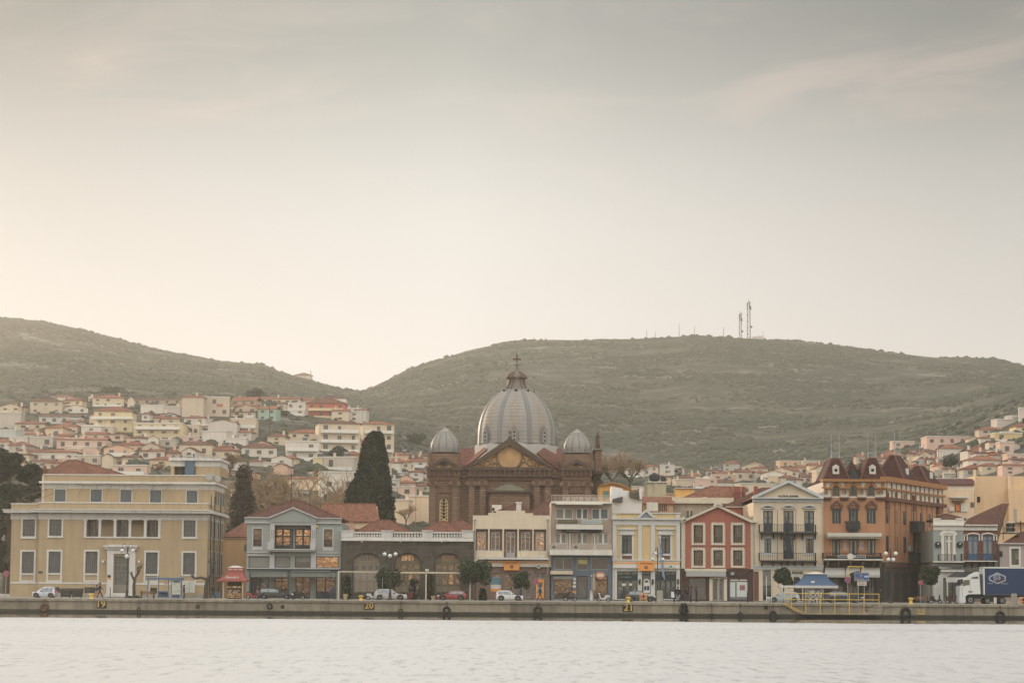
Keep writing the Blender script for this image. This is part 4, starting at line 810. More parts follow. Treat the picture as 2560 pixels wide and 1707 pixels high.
# ============================================================ yellow and white bank building
B = thing('bank_building', 'yellow and white classical bank with a triangular crest and dark green shopfront', 'building', (XatY(1617, Yd), Yd, gz(Yd))); f = F('E', B, None, Y=Yd)
yel = M('soft_yellow_plaster', (202, 172, 118), var=.04, stain=.15); grw = M('blue_white_trim', (192, 188, 178), var=.03, stain=.15)
wn = [(243, 600, 345, 798), (666, 600, 762, 798)]; gd = [(186, 988, 410, 1292), (458, 990, 550, 1235), (600, 990, 830, 1292)]
f.wall('wall', (136, 430, 872, 862), wn, yel, rev=.3, back=13); f.wall('ground_floor_wall', (136, 862, 872, 1302), gd, grw, rev=.4, back=13)
f.boxes('pilaster', [(136, 490, 180, 862), (414, 490, 457, 862), (553, 490, 597, 862), (829, 490, 872, 862)], grw, -.14, 0)
f.boxes('entablature', [(136, 430, 872, 490, -.16, 0), (126, 412, 886, 430, -.45, .2)], grw); f.boxes('parapet', [(136, 360, 872, 412, -.02, .4)], yel); f.boxes('parapet_trim', [(132, 350, 880, 364, -.2, .5), (136, 364, 178, 412, -.1, 0), (828, 364, 872, 412, -.1, 0)], grw)
f.prism('crest', [(388, 412), (500, 316), (614, 412), (575, 412), (500, 346), (430, 412)], grw, -.5, .5); f.prism('crest_panel', [(430, 411), (500, 348), (573, 411)], M('blue_grey_panel', (140, 150, 152), var=.02), -.25, .3)
for n_, h in enumerate(wn):
    c = (h[0] + h[2]) / 2; o = f.win(*h, dgreen, ggrn, 2, 1, t=.16, transom=.74, fw=.1, mw=.06)
    f.boxes('surround', [(c - 76, 600, h[0] - 2, 862, -.1, 0), (h[2] + 2, 600, c + 76, 862, -.1, 0), (c - 76, 538, c + 76, 600, -.1, 0), (c - 86, 578, c + 86, 592, -.22, 0), (c - 98, 522, c + 98, 538, -.3, 0), (c - 52, 798, c + 52, 822, -.15, 0)], grw, par=o); f.box('apron_panel', h[0], 824, h[2], 856, M('brick_panel', (110, 70, 58), var=.1), -.05, 0, par=o)
    if n_ == 0: f.box('shutter', h[0] - 3, 602, h[0] + 26, 796, dgreen, -.3, .1, par=o)
f.boxes('string_course', [(130, 862, 880, 876, -.3, 0), (136, 876, 872, 892, -.2, 0), (130, 950, 876, 958, -.3, 0)], grw); f.box('fascia', 140, 892, 865, 950, white, -.25, 0); f.box('fascia_stripe', 142, 894, 862, 910, orangep, -.27, -.02)
bank_sign(f, 414, 880, 584, 986); clock(f, 768, 940)
for k, h in enumerate(gd): f.win(*h, dgreen, ggrn, (3, 1, 4)[k], 1, t=.18, transom=.86, fw=.1, mw=.08, name=('shop_window', 'cash_machine_bay', 'entrance_glazing')[k])
f.boxes('header_panel', [(190, 1030, 406, 1090), (604, 1030, 826, 1090)], dgreen, .06, .14); f.text('ΤΡΑΠΕΖΑ ΠΕΙΡΑΙΩΣ', 205, 1046, 345, 1060, steel, .05)
for x in (430, 572, 848): f.box('wall_lantern', x - 10, 1076, x + 10, 1130, iron, -.3, -.03)
f.box('cash_machine', 474, 1112, 544, 1225, white, -.02, .16); c = f.arch('machine_top', 484, 530, 1112, 1085, white, 0, .15, wd=.15); f.boxes('machine_buttons', [(482, 1150, 505, 1195), (512, 1150, 535, 1195)], M('sign_ink_blue', (0, 0, 0)), -.05, -.02)
f.boxes('posters', [(240, 1122, 282, 1148), (318, 1122, 350, 1146), (366, 1040, 398, 1072)], white, .1, .15); f.boxes('pier', [(160, 958, 184, 1298, -.1, 0), (412, 988, 456, 1298, -.1, 0), (552, 988, 598, 1298, -.1, 0), (832, 958, 870, 1298, -.1, 0)], grw)
# flag
q = f.P(f.px(640, 600)[0], -.1, f.px(640, 640)[1]); b = MB(); b.tube(q, q + Vector((.9, -1.5, .3)), .03, n=4); b.build('flagpole', steel, B); b = MB(); q2 = f.P(f.px(634, 610)[0], -.4, f.px(634, 615)[1]); b.add([q2, q2 + Vector((.35, -.1, -1.2)), q2 + Vector((.8, -.2, -5.2)), q2 + Vector((.45, -.1, -4.6))], [(0, 1, 2, 3)]); b.build('flag', M('flag_cloth', (120, 136, 160), var=.2, scale=3), B, fix=False)

# ============================================================ red gabled building with cream quoins
B = thing('gabled_building', 'brick-red gabled building with six windows framed in toothed cream stone', 'building', (XatY(1790, Yd), Yd, gz(Yd))); f = F('E', B, None, Y=Yd)
redp = M('brick_red_plaster', (164, 92, 72), var=.05, stain=.15); crq = M('cream_stone', (196, 184, 158), var=.05, stain=.2); brn = M('maroon_tile', (74, 52, 46), var=.08, stain=.2)
W6 = [(cx - 50, y0, cx + 50, y1) for cx in (1070, 1285, 1500) for y0, y1 in ((490, 680), (762, 926))]
gs = [(966, 1062, 1160, 1306), (1228, 1072, 1345, 1306), (1405, 1072, 1612, 1298)]
f.wall('wall', (926, 452, 1640, 962), W6, redp, rev=.35, back=13); f.prism('gable', [(926, 452), (1280, 290), (1640, 452)], redp, 0, .35)
f.wall('ground_floor_wall', (880, 962, 1672, 1318), gs, brn, rev=.4, back=13); f.box('side_wall', 884, 452, 926, 962, crq, 0, 12); f.box('side_wall', 1640, 460, 1680, 962, crq, 0, 12)
for k in range(26):
    y = 462 + k * 19.2
    f.box('quoin', 888 if k % 2 else 884, y + 1, 924 if k % 2 else 928, y + 18, crq, -.12, -.002); f.box('quoin', 1642, y + 8, 1676 if k % 2 else 1672, y + 25, crq, -.12, -.002)
f.prism('raking_cornice', [(900, 460), (1280, 292), (1280, 268), (876, 446), (876, 460)], crq, -.5, .4); f.prism('raking_cornice', [(1280, 292), (1640, 462), (1706, 462), (1706, 442), (1660, 440), (1280, 268)], crq, -.5, .4)
f.prism('gable_block', [(1236, 290), (1250, 252), (1272, 240), (1290, 240), (1318, 252), (1334, 292), (1280, 266)], crq, -.6, .3); f.prism('corner_block', [(884, 450), (884, 410), (905, 392), (928, 412), (934, 440)], crq, -.5, .3)
for n_, h in enumerate(W6):
    cx = (h[0] + h[2]) / 2; o = f.win(h[0] + 22 if n_ % 2 == 0 else h[0] + 18, h[1], h[2], h[3], wood, gdark, 3, 1, t=.24, fw=.07, mw=.05); f.boxes('curtain', [(cx + 2, h[1] + 12, h[2] - 8, h[3] - 8)], blind, .275, .28, par=o)
    L = [(h[0] - 24, h[1] - 24, h[2] + 24, h[1] - 2), (h[0] - 22, h[1] - 2, h[0] - 1, h[3] + 8), (h[2] + 1, h[1] - 2, h[2] + 22, h[3] + 8)]
    L = [(*q, -.13, 0) for q in L] + [(h[0] - 28, h[3] + 4, h[2] + 28, h[3] + 26, -.2, 0)]
    for k in range(8): y = h[1] + 2 + k * 23.5 * (h[3] - h[1]) / 190; L += [(h[0] - 32, y, h[0] - 22, y + 12, -.12, 0), (h[2] + 22, y, h[2] + 32, y + 12, -.12, 0)]
    for k in range(5): x = h[0] - 16 + k * 29; L.append((x, h[1] - 34, x + 15, h[1] - 24, -.12, 0))
    f.boxes('surround', L, crq, par=o); f.rail(h[0], h[3] - 72, h[2], h[3], wood, .1, 9, ret=False, par=o, r=.02)
f.box('string_course', 920, 962, 1375, 990, crq, -.2, 0); f.box('awning_box', 934, 992, 1366, 1046, M('pale_grey_metal', (160, 158, 152), var=.03, stain=.1), -.7, 0); f.boxes('lintel', [(934, 1046, 1175, 1062)], redp, -.1, 0)
f.win(*gs[0], brn, gdark, 1, 1, t=.25, name='shop_window'); f.win(*gs[1], crq, gdark, 2, 1, t=.25, name='door'); f.boxes('door_column', [(1190, 1062, 1224, 1310, -.15, .05), (1347, 1062, 1382, 1310, -.15, .05), (1190, 1052, 1382, 1070, -.15, .05)], crq)
o = f.win(*gs[2], M('blue_frame', (90, 104, 116), var=.03), gcurt, 1, 1, t=.2, name='shop_window', fw=.14); f.boxes('poster', [(1418, 1108, 1472, 1268), (1490, 1105, 1604, 1268)], M('poster_paper', (190, 192, 186), var=.06, scale=3, stain=.1), .1, .16, o); f.box('poster_print', 1522, 1140, 1578, 1195, M('poster_red', (150, 96, 80), var=.3, scale=6), .08, .1, o); f.boxes('poster_heading', [(1420, 1078, 1510, 1092), (1524, 1076, 1600, 1092)], white, .08, .15, o)
f.box('air_vent', 1420, 1000, 1458, 1030, steel, -.3, 0); b = MB(); p = [f.P(f.px(1372 + i * 24, 968)[0], -.25, f.px(1380, 968)[1] - .9 * math.sin(PI * i / 12)) for i in range(13)]; b.path(p, .035, 4); b.build('cable', black, B)
zl, zr_, za = f.px(890, 452)[1], f.px(1680, 452)[1], f.px(1280, 272)[1]
gabley('roof', f.px(890, 455)[0], f.px(1690, 455)[0], f.px(1280, 280)[0], Yd + .3, Yd + 13, zl, zr_, za, tile, B, over=0)
T, ff, a = backhouse('cream-trimmed villa with a broad red hipped roof and brick chimneys behind the red gabled building', 'O', 306, 13, (735, 505, 1355, 700), M('rubble_cream', (176, 158, 134), var=.2, scale=2, stain=.3, bump=.03))
ff.boxes('parapet', [(735, 500, 1355, 548, -.1, .4)], crq); ff.box('cornice', 728, 550, 1360, 562, crq, -.5, .4); ff.box('pedestal', 1046, 494, 1084, 550, crq, -.2, .45); ff.win(868, 625, 945, 710, crq, ggrn, 2, 1, t=-.1)
hip('roof', ff.px(845, 502)[0], ff.px(1360, 502)[0], 307, 319, a[3], ff.px(1200, 388, 6)[1] - a[3], tileb, T, rx0=ff.px(1120, 388, 6)[0], rx1=ff.px(1340, 388, 6)[0]); 
rc = M('red_brick_chimney', (140, 76, 60), var=.1, stain=.3)
for x, y0, w in ((1390, 388, 34), (1455, 390, 18), (1545, 400, 18)): q = ff.P(ff.px(x, y0, 2)[0], 2 if x < 1500 else -2, ff.px(x, y0, 2)[1]); b = MB(); b.box(q.x - w / 80, q.x + w / 80, q.y - .5, q.y + .5, 8, q.z); b.box(q.x - w / 72, q.x + w / 72, q.y - .6, q.y + .6, q.z - .9, q.z - .7); b.build('chimney', rc, T)
T, ff, a = backhouse('low house with a weathered red roof tucked between the red gable and the pedimented bank', 'O', 303, 10, (1260, 585, 1560, 760), redp); a2 = ff.px(1250, 585)
roofp('roof', [[ff.P(ff.px(1250, 585)[0], -.2, a[3]), ff.P(ff.px(1600, 585)[0], -.2, a[3]), ff.P(ff.px(1730, 396, 5)[0], 5, ff.px(1700, 396, 5)[1]), ff.P(ff.px(1640, 398, 5)[0], 5, ff.px(1640, 398, 5)[1])]], tiled, T); ff.box('cornice', 1270, 590, 1555, 600, crq, -.25, 0)

# ============================================================ pedimented bank
B = thing('bank_building', 'tall cream bank with a blue-white pediment, lettering and two black iron balconies', 'building', (XatY(1970, Yd), Yd, gz(Yd))); f = F('G', B, None, Y=Yd)
pch = M('peach_cream_plaster', (205, 184, 154), var=.03, stain=.12); bwt = M('pale_blue_trim', (184, 186, 182), var=.03, stain=.15); navyd = M('dark_navy_joinery', (40, 52, 62), var=.04, stain=0, rough=.5); ink = M('dark_lettering', (44, 50, 54), var=0, stain=0)
D3 = [(199, 398, 298, 612), (408, 398, 512, 612), (622, 398, 724, 612)]; D2 = [(211, 684, 281, 846), (405, 680, 513, 895), (638, 684, 710, 843)]
gs = [(192, 1008, 292, 1326), (512, 1080, 600, 1326)]
f.wall('wall', (97, 310, 818, 965), D3 + D2, pch, rev=.3, back=14); f.wall('ground_floor_wall', (97, 1003, 818, 1332), gs, pch, rev=.4, back=14)
f.prism('pediment', [(110, 264), (455, 104), (790, 266)], pch, .0, .4)
f.prism('raking_cornice', [(84, 262), (120, 262), (455, 110), (455, 82), (84, 250)], bwt, -.6, .5); f.prism('raking_cornice', [(455, 110), (778, 264), (815, 264), (815, 250), (455, 82)], bwt, -.6, .5)
f.boxes('entablature', [(84, 262, 815, 274, -.65, .4), (92, 274, 818, 310, -.15, .4)], bwt); f.text('ALPHA BANK', 350, 236, 564, 257, ink, -.1, bold=.03)
for k, c in enumerate((246, 458, 672)):
    o = f.win(*D3[k], navyd, gcurt, 2, 3, t=.16, fw=.1, mw=.06, low=.42, name='balcony_door')
    f.arch('hood', c - 58, c + 58, 371, 348, bwt, -.3, 0, par=o, wd=.14); f.box('hood_base', c - 66, 366, c + 66, 374, bwt, -.3, 0, par=o); q = [f.px(c - 40, 364), f.px(c, 350), f.px(c + 40, 364)]; b = MB(); b.prism([f.P(x, -.06, z) for x, z in q], [f.P(x, 0, z) for x, z in q]); b.build('hood_panel', M('brick_panel', (0, 0, 0)), o)
for k, h in enumerate(D2):
    o = f.win(*h, navyd, gcurt if k < 2 else gmid, 2, 3, t=.16, fw=.08, mw=.05, low=.4 if k == 1 else None, name='balcony_door' if k == 1 else 'window')
    if k != 1: f.frame('surround', h[0] - 26, h[1] - 22, h[2] + 26, h[3] + 10, 22, bwt, -.08, 0, par=o)
for y0, y1, ys in ((538, 620, 632), (830, 913, 920)):
    f.rail(160, y0, 742, y1, iron, -1.15, 26, r=.02); f.box('balcony_slab', 158, y1, 744, ys, iron, -1.2, 0)
    for x in (180, 300, 385, 450, 520, 600, 732):
        q = f.px(x, ys); z = q[1]; b = MB(); b.prism([f.P(q[0] - .06, 0, z), f.P(q[0] - .06, -1.0, z), f.P(q[0] - .06, -.8, z - .25), f.P(q[0] - .06, 0, z - .75)], [f.P(q[0] + .06, 0, z), f.P(q[0] + .06, -1.0, z), f.P(q[0] + .06, -.8, z - .25), f.P(q[0] + .06, 0, z - .75)]); b.build('bracket', iron, B)
b = MB()
for x, y0, y1 in ((345, 388, 905), (534, 388, 905), (162, 540, 905), (716, 600, 850)): b.tube(f.P(f.px(x, y0, -1.1)[0], -1.18, f.px(x, y0)[1]), f.P(f.px(x, y1, -1.1)[0], -1.18, f.px(x, y1)[1]), .03, n=4)
b.build('iron_poles', iron, B)
b = MB(); q = f.P(f.px(415, 420)[0], -1.0, f.px(415, 425)[1]); b.add([q, q + Vector((.5, 0, -2.6)), q + Vector((.95, 0, -5.4)), q + Vector((.1, 0, -4.4))], [(0, 1, 2, 3)]); b.tube(q + Vector((0, 0.2, .4)), q + Vector((.4, .6, -5.6)), .03, n=4); b.build('flag', M('dark_flag', (40, 48, 60), var=.2, scale=3), B, fix=False)
f.boxes('string_course', [(95, 962, 822, 975, -.3, 0), (97, 975, 818, 1003, -.15, .0)], bwt); f.box('corner_pier', 102, 1022, 150, 1322, M('brick_panel', (0, 0, 0)), -.06, 0); f.boxes('pier', [(152, 1008, 192, 1326, -.08, 0)], pch)
f.win(*gs[0], steel, gdark, 1, 1, t=.2, transom=.6, name='shop_window'); f.win(*gs[1], slate, gdark, 1, 1, t=.2, name='shop_window'); f.text('ALPHA BANK', 352, 1018, 612, 1048, navyd, -.12, bold=.03)
f.arch('shop_arch', 478, 585, 1130, 1062, bwt, -.08, 0, wd=.25); f.box('downpipe', 806, 312, 816, 960, M('cream_pipe', (190, 170, 145), var=0), -.15, 0); f.box('flank', 818, 262, 826, 1330, pch, .05, 13)
gabley('roof', f.px(84, 262)[0], f.px(818, 262)[0], f.px(455, 92)[0], Yd + .5, Yd + 18, f.px(84, 262)[1], f.px(818, 262)[1], f.px(455, 92)[1], tile, B, over=0)

# ============================================================ orange mansard building
B = thing('mansard_building', 'orange eclectic corner building with white attic, dark red mansard turrets and iron finials', 'building', (XatY(2150, Yd), Yd, gz(Yd))); f = F('H', B, None, Y=Yd)
orp = M('orange_plaster', (168, 118, 80), var=.05, stain=.18); och = M('ochre_moulding', (158, 108, 58), var=.08, stain=.2); mar = M('dark_red_moulding', (104, 66, 50), var=.08, stain=.2); mtile = M('mansard_tile', (92, 50, 38), kind='tilebig', var=.14, stain=.3); awh = M('attic_white', (206, 196, 180), var=.04, stain=.2)
w2 = [(206, 600, 270, 726), (344, 600, 413, 718), (493, 600, 560, 726)]; w1 = [(204, 862, 268, 990), (345, 862, 414, 990), (496, 862, 562, 990)]; at_ = [(204, 412, 258, 500), (350, 412, 404, 500), (496, 412, 550, 500)]
gs = [(205, 1180, 300, 1385), (330, 1180, 430, 1385), (505, 1180, 560, 1385)]
f.wall('wall', (130, 512, 640, 1045), w2 + w1, orp, rev=.3, back=16); f.wall('attic_wall', (130, 380, 640, 512), at_, awh, rev=.25, back=16); f.wall('ground_floor_wall', (130, 1045, 640, 1398), gs, M('dark_striped_stone', (62, 54, 47), kind='planks', var=.2), rev=.5, back=16)
for k in range(3):
    c = (w2[k][0] + w2[k][2]) / 2
    o = f.win(*at_[k], dgreen, gdark, 2, 1, t=.15, transom=.6, name='arched_window'); f.arch('arch_head', at_[k][0], at_[k][2], 438, 412, awh, -.01, .2, par=o); f.arch('arch_moulding', at_[k][0], at_[k][2], 436, 411, och, -.15, .02, par=o, wd=.42); f.boxes('jambs', [(at_[k][0] - 9, 436, at_[k][0], 500), (at_[k][2], 436, at_[k][2] + 9, 500)], och, -.13, 0, par=o); f.box('keystone', c - 7, 382, c + 7, 402, mar, -.3, -.02, par=o)
    o = f.win(*w2[k], navyd, gcurt, 2, 1, t=.15, transom=.85, fw=.09, mw=.05); f.boxes('shutters', [(w2[k][0] - 2, 602, w2[k][0] + 15, 724), (w2[k][2] - 15, 602, w2[k][2] + 2, 724)], dgreen, -.08, .02, par=o); f.prism('hood', [(c - 50, 588), (c - 50, 575), (c, 533), (c + 50, 575), (c + 50, 588), (c + 34, 588), (c, 553), (c - 34, 588)], mar, -.35, 0, par=o); f.boxes('hood_drops', [(c - 45, 588, c - 33, 615), (c + 33, 588, c + 45, 615)], mar, -.2, 0, par=o); f.prism('hood_panel', [(c - 18, 572), (c, 557), (c + 18, 572)], awh, -.1, 0, par=o)
    f.win(*w1[k], dgreen, gcurt, 2, 1, t=.15, fw=.1, mw=.08, name='balcony_door'); f.win(*gs[k], iron, gdark, 2, 3, t=.3, name='shop_window')
f.boxes('attic_cornice', [(118, 358, 648, 380, -.5, 2), (112, 424, 200, 436, -.45, 0), (262, 424, 346, 436, -.45, 0), (408, 424, 492, 436, -.45, 0), (554, 424, 644, 436, -.45, 0), (126, 380, 148, 424, -.1, 0), (304, 380, 332, 424, -.1, 0), (420, 380, 444, 424, -.1, 0), (612, 380, 640, 424, -.1, 0)], och)
f.boxes('bracket', [(118, 508, 195, 522, -.4, 0), (265, 508, 338, 522, -.4, 0), (410, 508, 482, 522, -.4, 0), (560, 508, 646, 522, -.4, 0), (124, 522, 190, 536, -.2, 0), (270, 522, 332, 536, -.2, 0), (415, 522, 478, 536, -.2, 0), (564, 522, 640, 536, -.2, 0)], mar)
for x in (140, 160, 290, 315, 432, 455, 578, 598, 620):
    f.boxes('bracket', [(x - 5, 436, x + 5, 466, -.35, 0), (x - 3, 466, x + 3, 484, -.2, 0)], och)
f.box('balcony', 316, 716, 427, 776, iron, -1.0, 0); f.prism('balcony_corbel', [(322, 776), (420, 776), (398, 800), (345, 800)], iron, -.8, 0); f.rail(316, 706, 427, 720, iron, -1.0, 12)
o = f.box('awning', 150, 808, 600, 836, M('cream_canvas', (190, 182, 166), var=.04, stain=.2), -1.5, -.02); f.box('awning_valance', 148, 836, 602, 853, M('printed_valance', (150, 145, 120), var=.05), -1.5, -1.46, o)
f.boxes('valance_lettering', [(165 + k * 9 + (k // 9) * 8, 841, 170 + k * 9 + (k // 9) * 8, 848) for k in range(45)], ink, -1.51, -1.49, o)
for x in (290, 428): f.box('poster', x, 865, x + 37, 950, M('portrait_poster', (176, 148, 136), var=.35, scale=2.5, stain=0), -.05, 0)
f.boxes('balcony_slab', [(128, 1024, 612, 1034, -1.4, 0)], white); f.rail(130, 970, 610, 1024, iron, -1.35, 40, r=.03); f.boxes('balcony_planting', [(135, 1000, 608, 1024)], iron, -1.3, -1.25)
o = f.box('shop_sign', 236, 993, 468, 1014, gryw, -1.46, -1.42); f.boxes('sign_letters', [(242 + k * 13, 996, 251 + k * 13, 1011) for k in list(range(6)) + list(range(11, 17))], ink, -1.48, -1.45, o); q = f.P(f.px(353, 1003, -1.4)[0], -1.5, f.px(353, 1003, -1.4)[1]); b = MB(); b.lathe(q, [(.38, -.03), (.38, .03)], 18, 'Y'); b.build('sign_disc', white, o)
for x in (160, 250, 350, 450, 545, 600): q = f.px(x, 1036); b = MB(); b.prism([f.P(q[0] - .08, 0, q[1]), f.P(q[0] - .08, -1.2, q[1]), f.P(q[0] - .08, 0, q[1] - .9)], [f.P(q[0] + .08, 0, q[1]), f.P(q[0] + .08, -1.2, q[1]), f.P(q[0] + .08, 0, q[1] - .9)]); b.build('bracket', wood, B)
caw = M('grey_canvas', (168, 162, 150), var=.05, stain=.25)
for x0, x1, m in ((138, 308, caw), (312, 436, caw), (440, 600, caw)):
    a = f.R(x0 + 5, 1095, x1 - 2, 1175); c = f.R(x0, 1095, x1, 1172, -2.2); b = MB(); b.prism([f.P(a[0], -.05, a[3]), f.P(a[1], -.05, a[3]), f.P(c[1], -2.2, c[2] + .25), f.P(c[0], -2.2, c[2] + .25)], [f.P(a[0], -.05, a[3] - .05), f.P(a[1], -.05, a[3] - .05), f.P(c[1], -2.2, c[2] + .2), f.P(c[0], -2.2, c[2] + .2)]); f.addbox(b, c[0], c[1], -2.22, -2.17, c[2] - .05, c[2] + .22); b.build('awning', m, B)
f.frame('arch_sign', 308, 1085, 442, 1180, 7, yellowp, -2.4, -2.3, sides='lrt')
# the long side face
c0 = f.P(f.px(640, 900)[0], 0, 0); sd = F('H', B, (c0.x, c0.y), (11.2, 22)); Ls = 24.0
zt = f.px(640, 360)[1]; za_, zc, zg, zb = f.px(640, 512)[1], f.px(640, 430)[1], f.px(640, 1045)[1], gz(Yd)
def sbox(name, s0, s1, t0, t1, z0, z1, m, par=None): b = MB(); sd.addbox(b, s0, s1, t0, t1, z0, z1); return b.build(name, m, par or B)
sbox('side_wall', 0, Ls, 0.0, 6, zg, za_, orp); sbox('side_attic', 0, Ls, 0.0, 6, za_, zt - .25, awh); sbox('side_ground_floor', 0, Ls, -.02, 6, zb - .1, zg - .01, M('side_base_stone', (92, 78, 66), kind='planks', var=.2)); sbox('side_base_band', 0, Ls, -.2, -.02, zg - .6, zg - .3, mar)  # brown striped stone along the side's ground floor
sbox('side_cornice', -.1, Ls + .3, -.5, .5, zt - .25, zt + .35, och); sbox('side_cornice', -.1, Ls + .2, -.3, 0, zc - .2, zc + .02, och); sbox('side_corbels', -.1, Ls + .3, -.4, 0, za_ - .35, za_ + .1, mar)
nb = 13
for k in range(nb):
    s = .9 + k * (Ls - 1.4) / (nb - 1)
    sbox('bracket', s - .14, s + .14, -.14, 0, zc - 1.3, zc - .3, och); sbox('attic_post', s - .16, s + .16, -.06, 0, zc + .05, zt - .25, mar if k % 2 else och)
for k in range(11): s = 1.9 + k * 2.15; sbox('side_pilaster', s - .18, s + .18, -.14, 0, zg, za_ - .35, orp)
for k in range(7):
    s = .9 + k * 3.4; za1, zb1 = f.px(640, 722)[1], f.px(640, 606)[1]; zc1, zd1 = f.px(640, 962)[1], f.px(640, 828)[1]
    o = sbox('side_window', s - .45, s + .45, -.06, -.004, za1, zb1, gdark); sbox('side_window', s - .45, s + .45, -.06, -.004, zc1, zd1, gdark); sbox('attic_window', s - .3, s + .3, -.05, -.004, za_ + .2, zc - .4, gdark)
    if k in (0, 3, 6):
        b = MB(); b.prism([sd.P(s - .6, -.3, zb1 + .1), sd.P(s + .6, -.3, zb1 + .1), sd.P(s, -.3, zb1 + 2.0)], [sd.P(s - .6, 0, zb1 + .1), sd.P(s + .6, 0, zb1 + .1), sd.P(s, 0, zb1 + 2.0)]); b.build('side_hood', mar, B)
        if k == 3: sbox('side_balcony', s - 1.3, s + 1.5, -1.1, 0, za1 - .9, za1 + .5, iron); sbox('side_balcony', s - 1.6, s + 2.8, -1.1, 0, zc1 - 1.3, zc1 + .1, iron)
    sbox('side_shop_window', s - .9, s + .9, -.06, -.022, zb + .3, zg - 1.2, gdark)
sbox('air_conditioner', 8.6, 9.6, -.5, 0, zc1 + .2, zc1 + .9, steel)
# mansard turrets
def turret(P0, P1, dep, zb_, h, ins, par, dirv, nrm, name='turret_roof', fin=2):
    """truncated tiled pyramid over the run P0-P1 going back dep"""
    P0, P1, dv, nv = Vector(P0), Vector(P1), Vector(dirv), Vector(nrm); A = [P0, P1, P1 + nv * dep, P0 + nv * dep]; i = ins
    T_ = [P0 + dv * i + nv * i, P1 - dv * i + nv * i, P1 - dv * i + nv * (dep - i), P0 + dv * i + nv * (dep - i)]
    A = [Vector((p.x, p.y, zb_)) for p in A]; T_ = [Vector((p.x, p.y, zb_ + h)) for p in T_]
    b = MB(); b.prism(A, T_); o = b.build(name, mtile, par); r = MB()
    for p, q in zip(A, T_): r.tube(p, q, .12, n=5)
    for k in range(4): r.tube(T_[k], T_[(k + 1) % 4], .12, n=5)
    r.build('ridge_cap', mar, o); c = MB()
    for k in range(fin):
        q = T_[k] + Vector((0, 0, 0)); c.tube(q, q + Vector((0, 0, .9)), .09, .05, n=6); c.tube(q + Vector((0, 0, .9)), q + Vector((0, 0, 2.6)), .035, n=4); c.ball(q + Vector((0, 0, 1.6)), .11, 6, 4); c.tube(q + Vector((0, 0, 2.6)), q + Vector((0, 0, 3.1)), .06, .01, n=4)
    if fin >= 2:
        q, w = T_[0], T_[1]; c.tube(q + Vector((0, 0, .8)), w + Vector((0, 0, .8)), .02, n=3)
        for k in range(6): a_ = q.lerp(w, k / 6); b_ = q.lerp(w, (k + 1) / 6); c.tube(a_ + Vector((0, 0, .1)), b_ + Vector((0, 0, .8)), .018, n=3); c.tube(b_ + Vector((0, 0, .1)), a_ + Vector((0, 0, .8)), .018, n=3)
    c.build('finial', M('dull_zinc', (150, 148, 142), var=.05, rough=.6), o); return o
z1 = f.px(300, 360)[1] + .02; X = lambda x, y=300: f.px(x, y)[0]
for x0, x1, ytop in ((130, 352, 190), (438, 656, 186)):
    h = f.px((x0 + x1) / 2, ytop, 1.5)[1] - z1; o = turret((X(x0), Yd + .2, 0), (X(x1), Yd + .2, 0), 6.6, z1, h, (X(x1) - X(x0)) * .35, B, (1, 0, 0), (0, 1, 0))
    c = (x0 + x1) / 2 - 4; q = f.P(X(c), .9, f.px(c, 282)[1]); b = MB(); b.box(q.x - .38, q.x + .38, q.y - .5, q.y + .9, q.z - .45, q.z + .42); b.prism([(q.x - .45, q.y - .55, q.z + .42), (q.x + .45, q.y - .55, q.z + .42), (q.x, q.y - .55, q.z + .7)], [(q.x - .45, q.y + .9, q.z + .42), (q.x + .45, q.y + .9, q.z + .42), (q.x, q.y + .9, q.z + .7)]); d = b.build('dormer', white, B); b = MB(); b.lathe(q - Vector((0, .52, 0)), [(.2, -.04), (.2, .02)], 14, 'Y'); b.build('oculus', black, d)
b = MB(); b.prism([f.P(X(345), .6, z1), f.P(X(440), .6, z1), f.P(X(392), .6, f.px(392, 266)[1])], [f.P(X(345), 4, z1), f.P(X(440), 4, z1), f.P(X(392), 4, f.px(392, 266)[1])]); b.build('dormer', M('dark_lead', (52, 60, 62), var=.1), B)
hip('roof', X(135), X(690), Yd + 2.5, Yd + 16, z1 - .1, 1.5, mtile, B, rx0=X(340), rx1=X(600)); hip('roof', X(340), X(500), Yd + 3, Yd + 9, z1, f.px(440, 214, 6)[1] - z1, mtile, B)
dv = Vector((11.2, 22, 0)).normalized(); nv = Vector((-dv.y, dv.x, 0))
for s0, s1, hh, i in ((8.6, 14.2, 3.1, 1.7), (18.8, 24.0, 2.3, 1.7)):
    a0 = c0 + dv * s0 + nv * .3; a1 = c0 + dv * s1 + nv * .3; o = turret(a0, a1, 4.0, zt + .36, hh, i, B, dv, nv); q = a0 + dv * (s1 - s0) / 2 + nv * .6; q.z = zt + 1.5; b = MB(); b.box(q.x - .1, q.x + .3, q.y - .3, q.y + .3, q.z - .4, q.z + .4); b.build('dormer', whiteb, B)
b = MB(); p0, p1 = c0.copy(), c0 + dv * Ls; b.prism([Vector((p0.x, p0.y, zt + .3)), Vector((p1.x, p1.y, zt + .3)), Vector((p1.x, p1.y, zt + .3)) + nv * 8, Vector((p0.x, p0.y, zt + .3)) + nv * 8], [Vector((p0.x, p0.y, zt + .4)), Vector((p1.x, p1.y, zt + .4)), Vector((p1.x, p1.y, zt + 1.1)) + nv * 5, Vector((p0.x, p0.y, zt + 1.1)) + nv * 5]); b.build('side_roof', mtile, B)

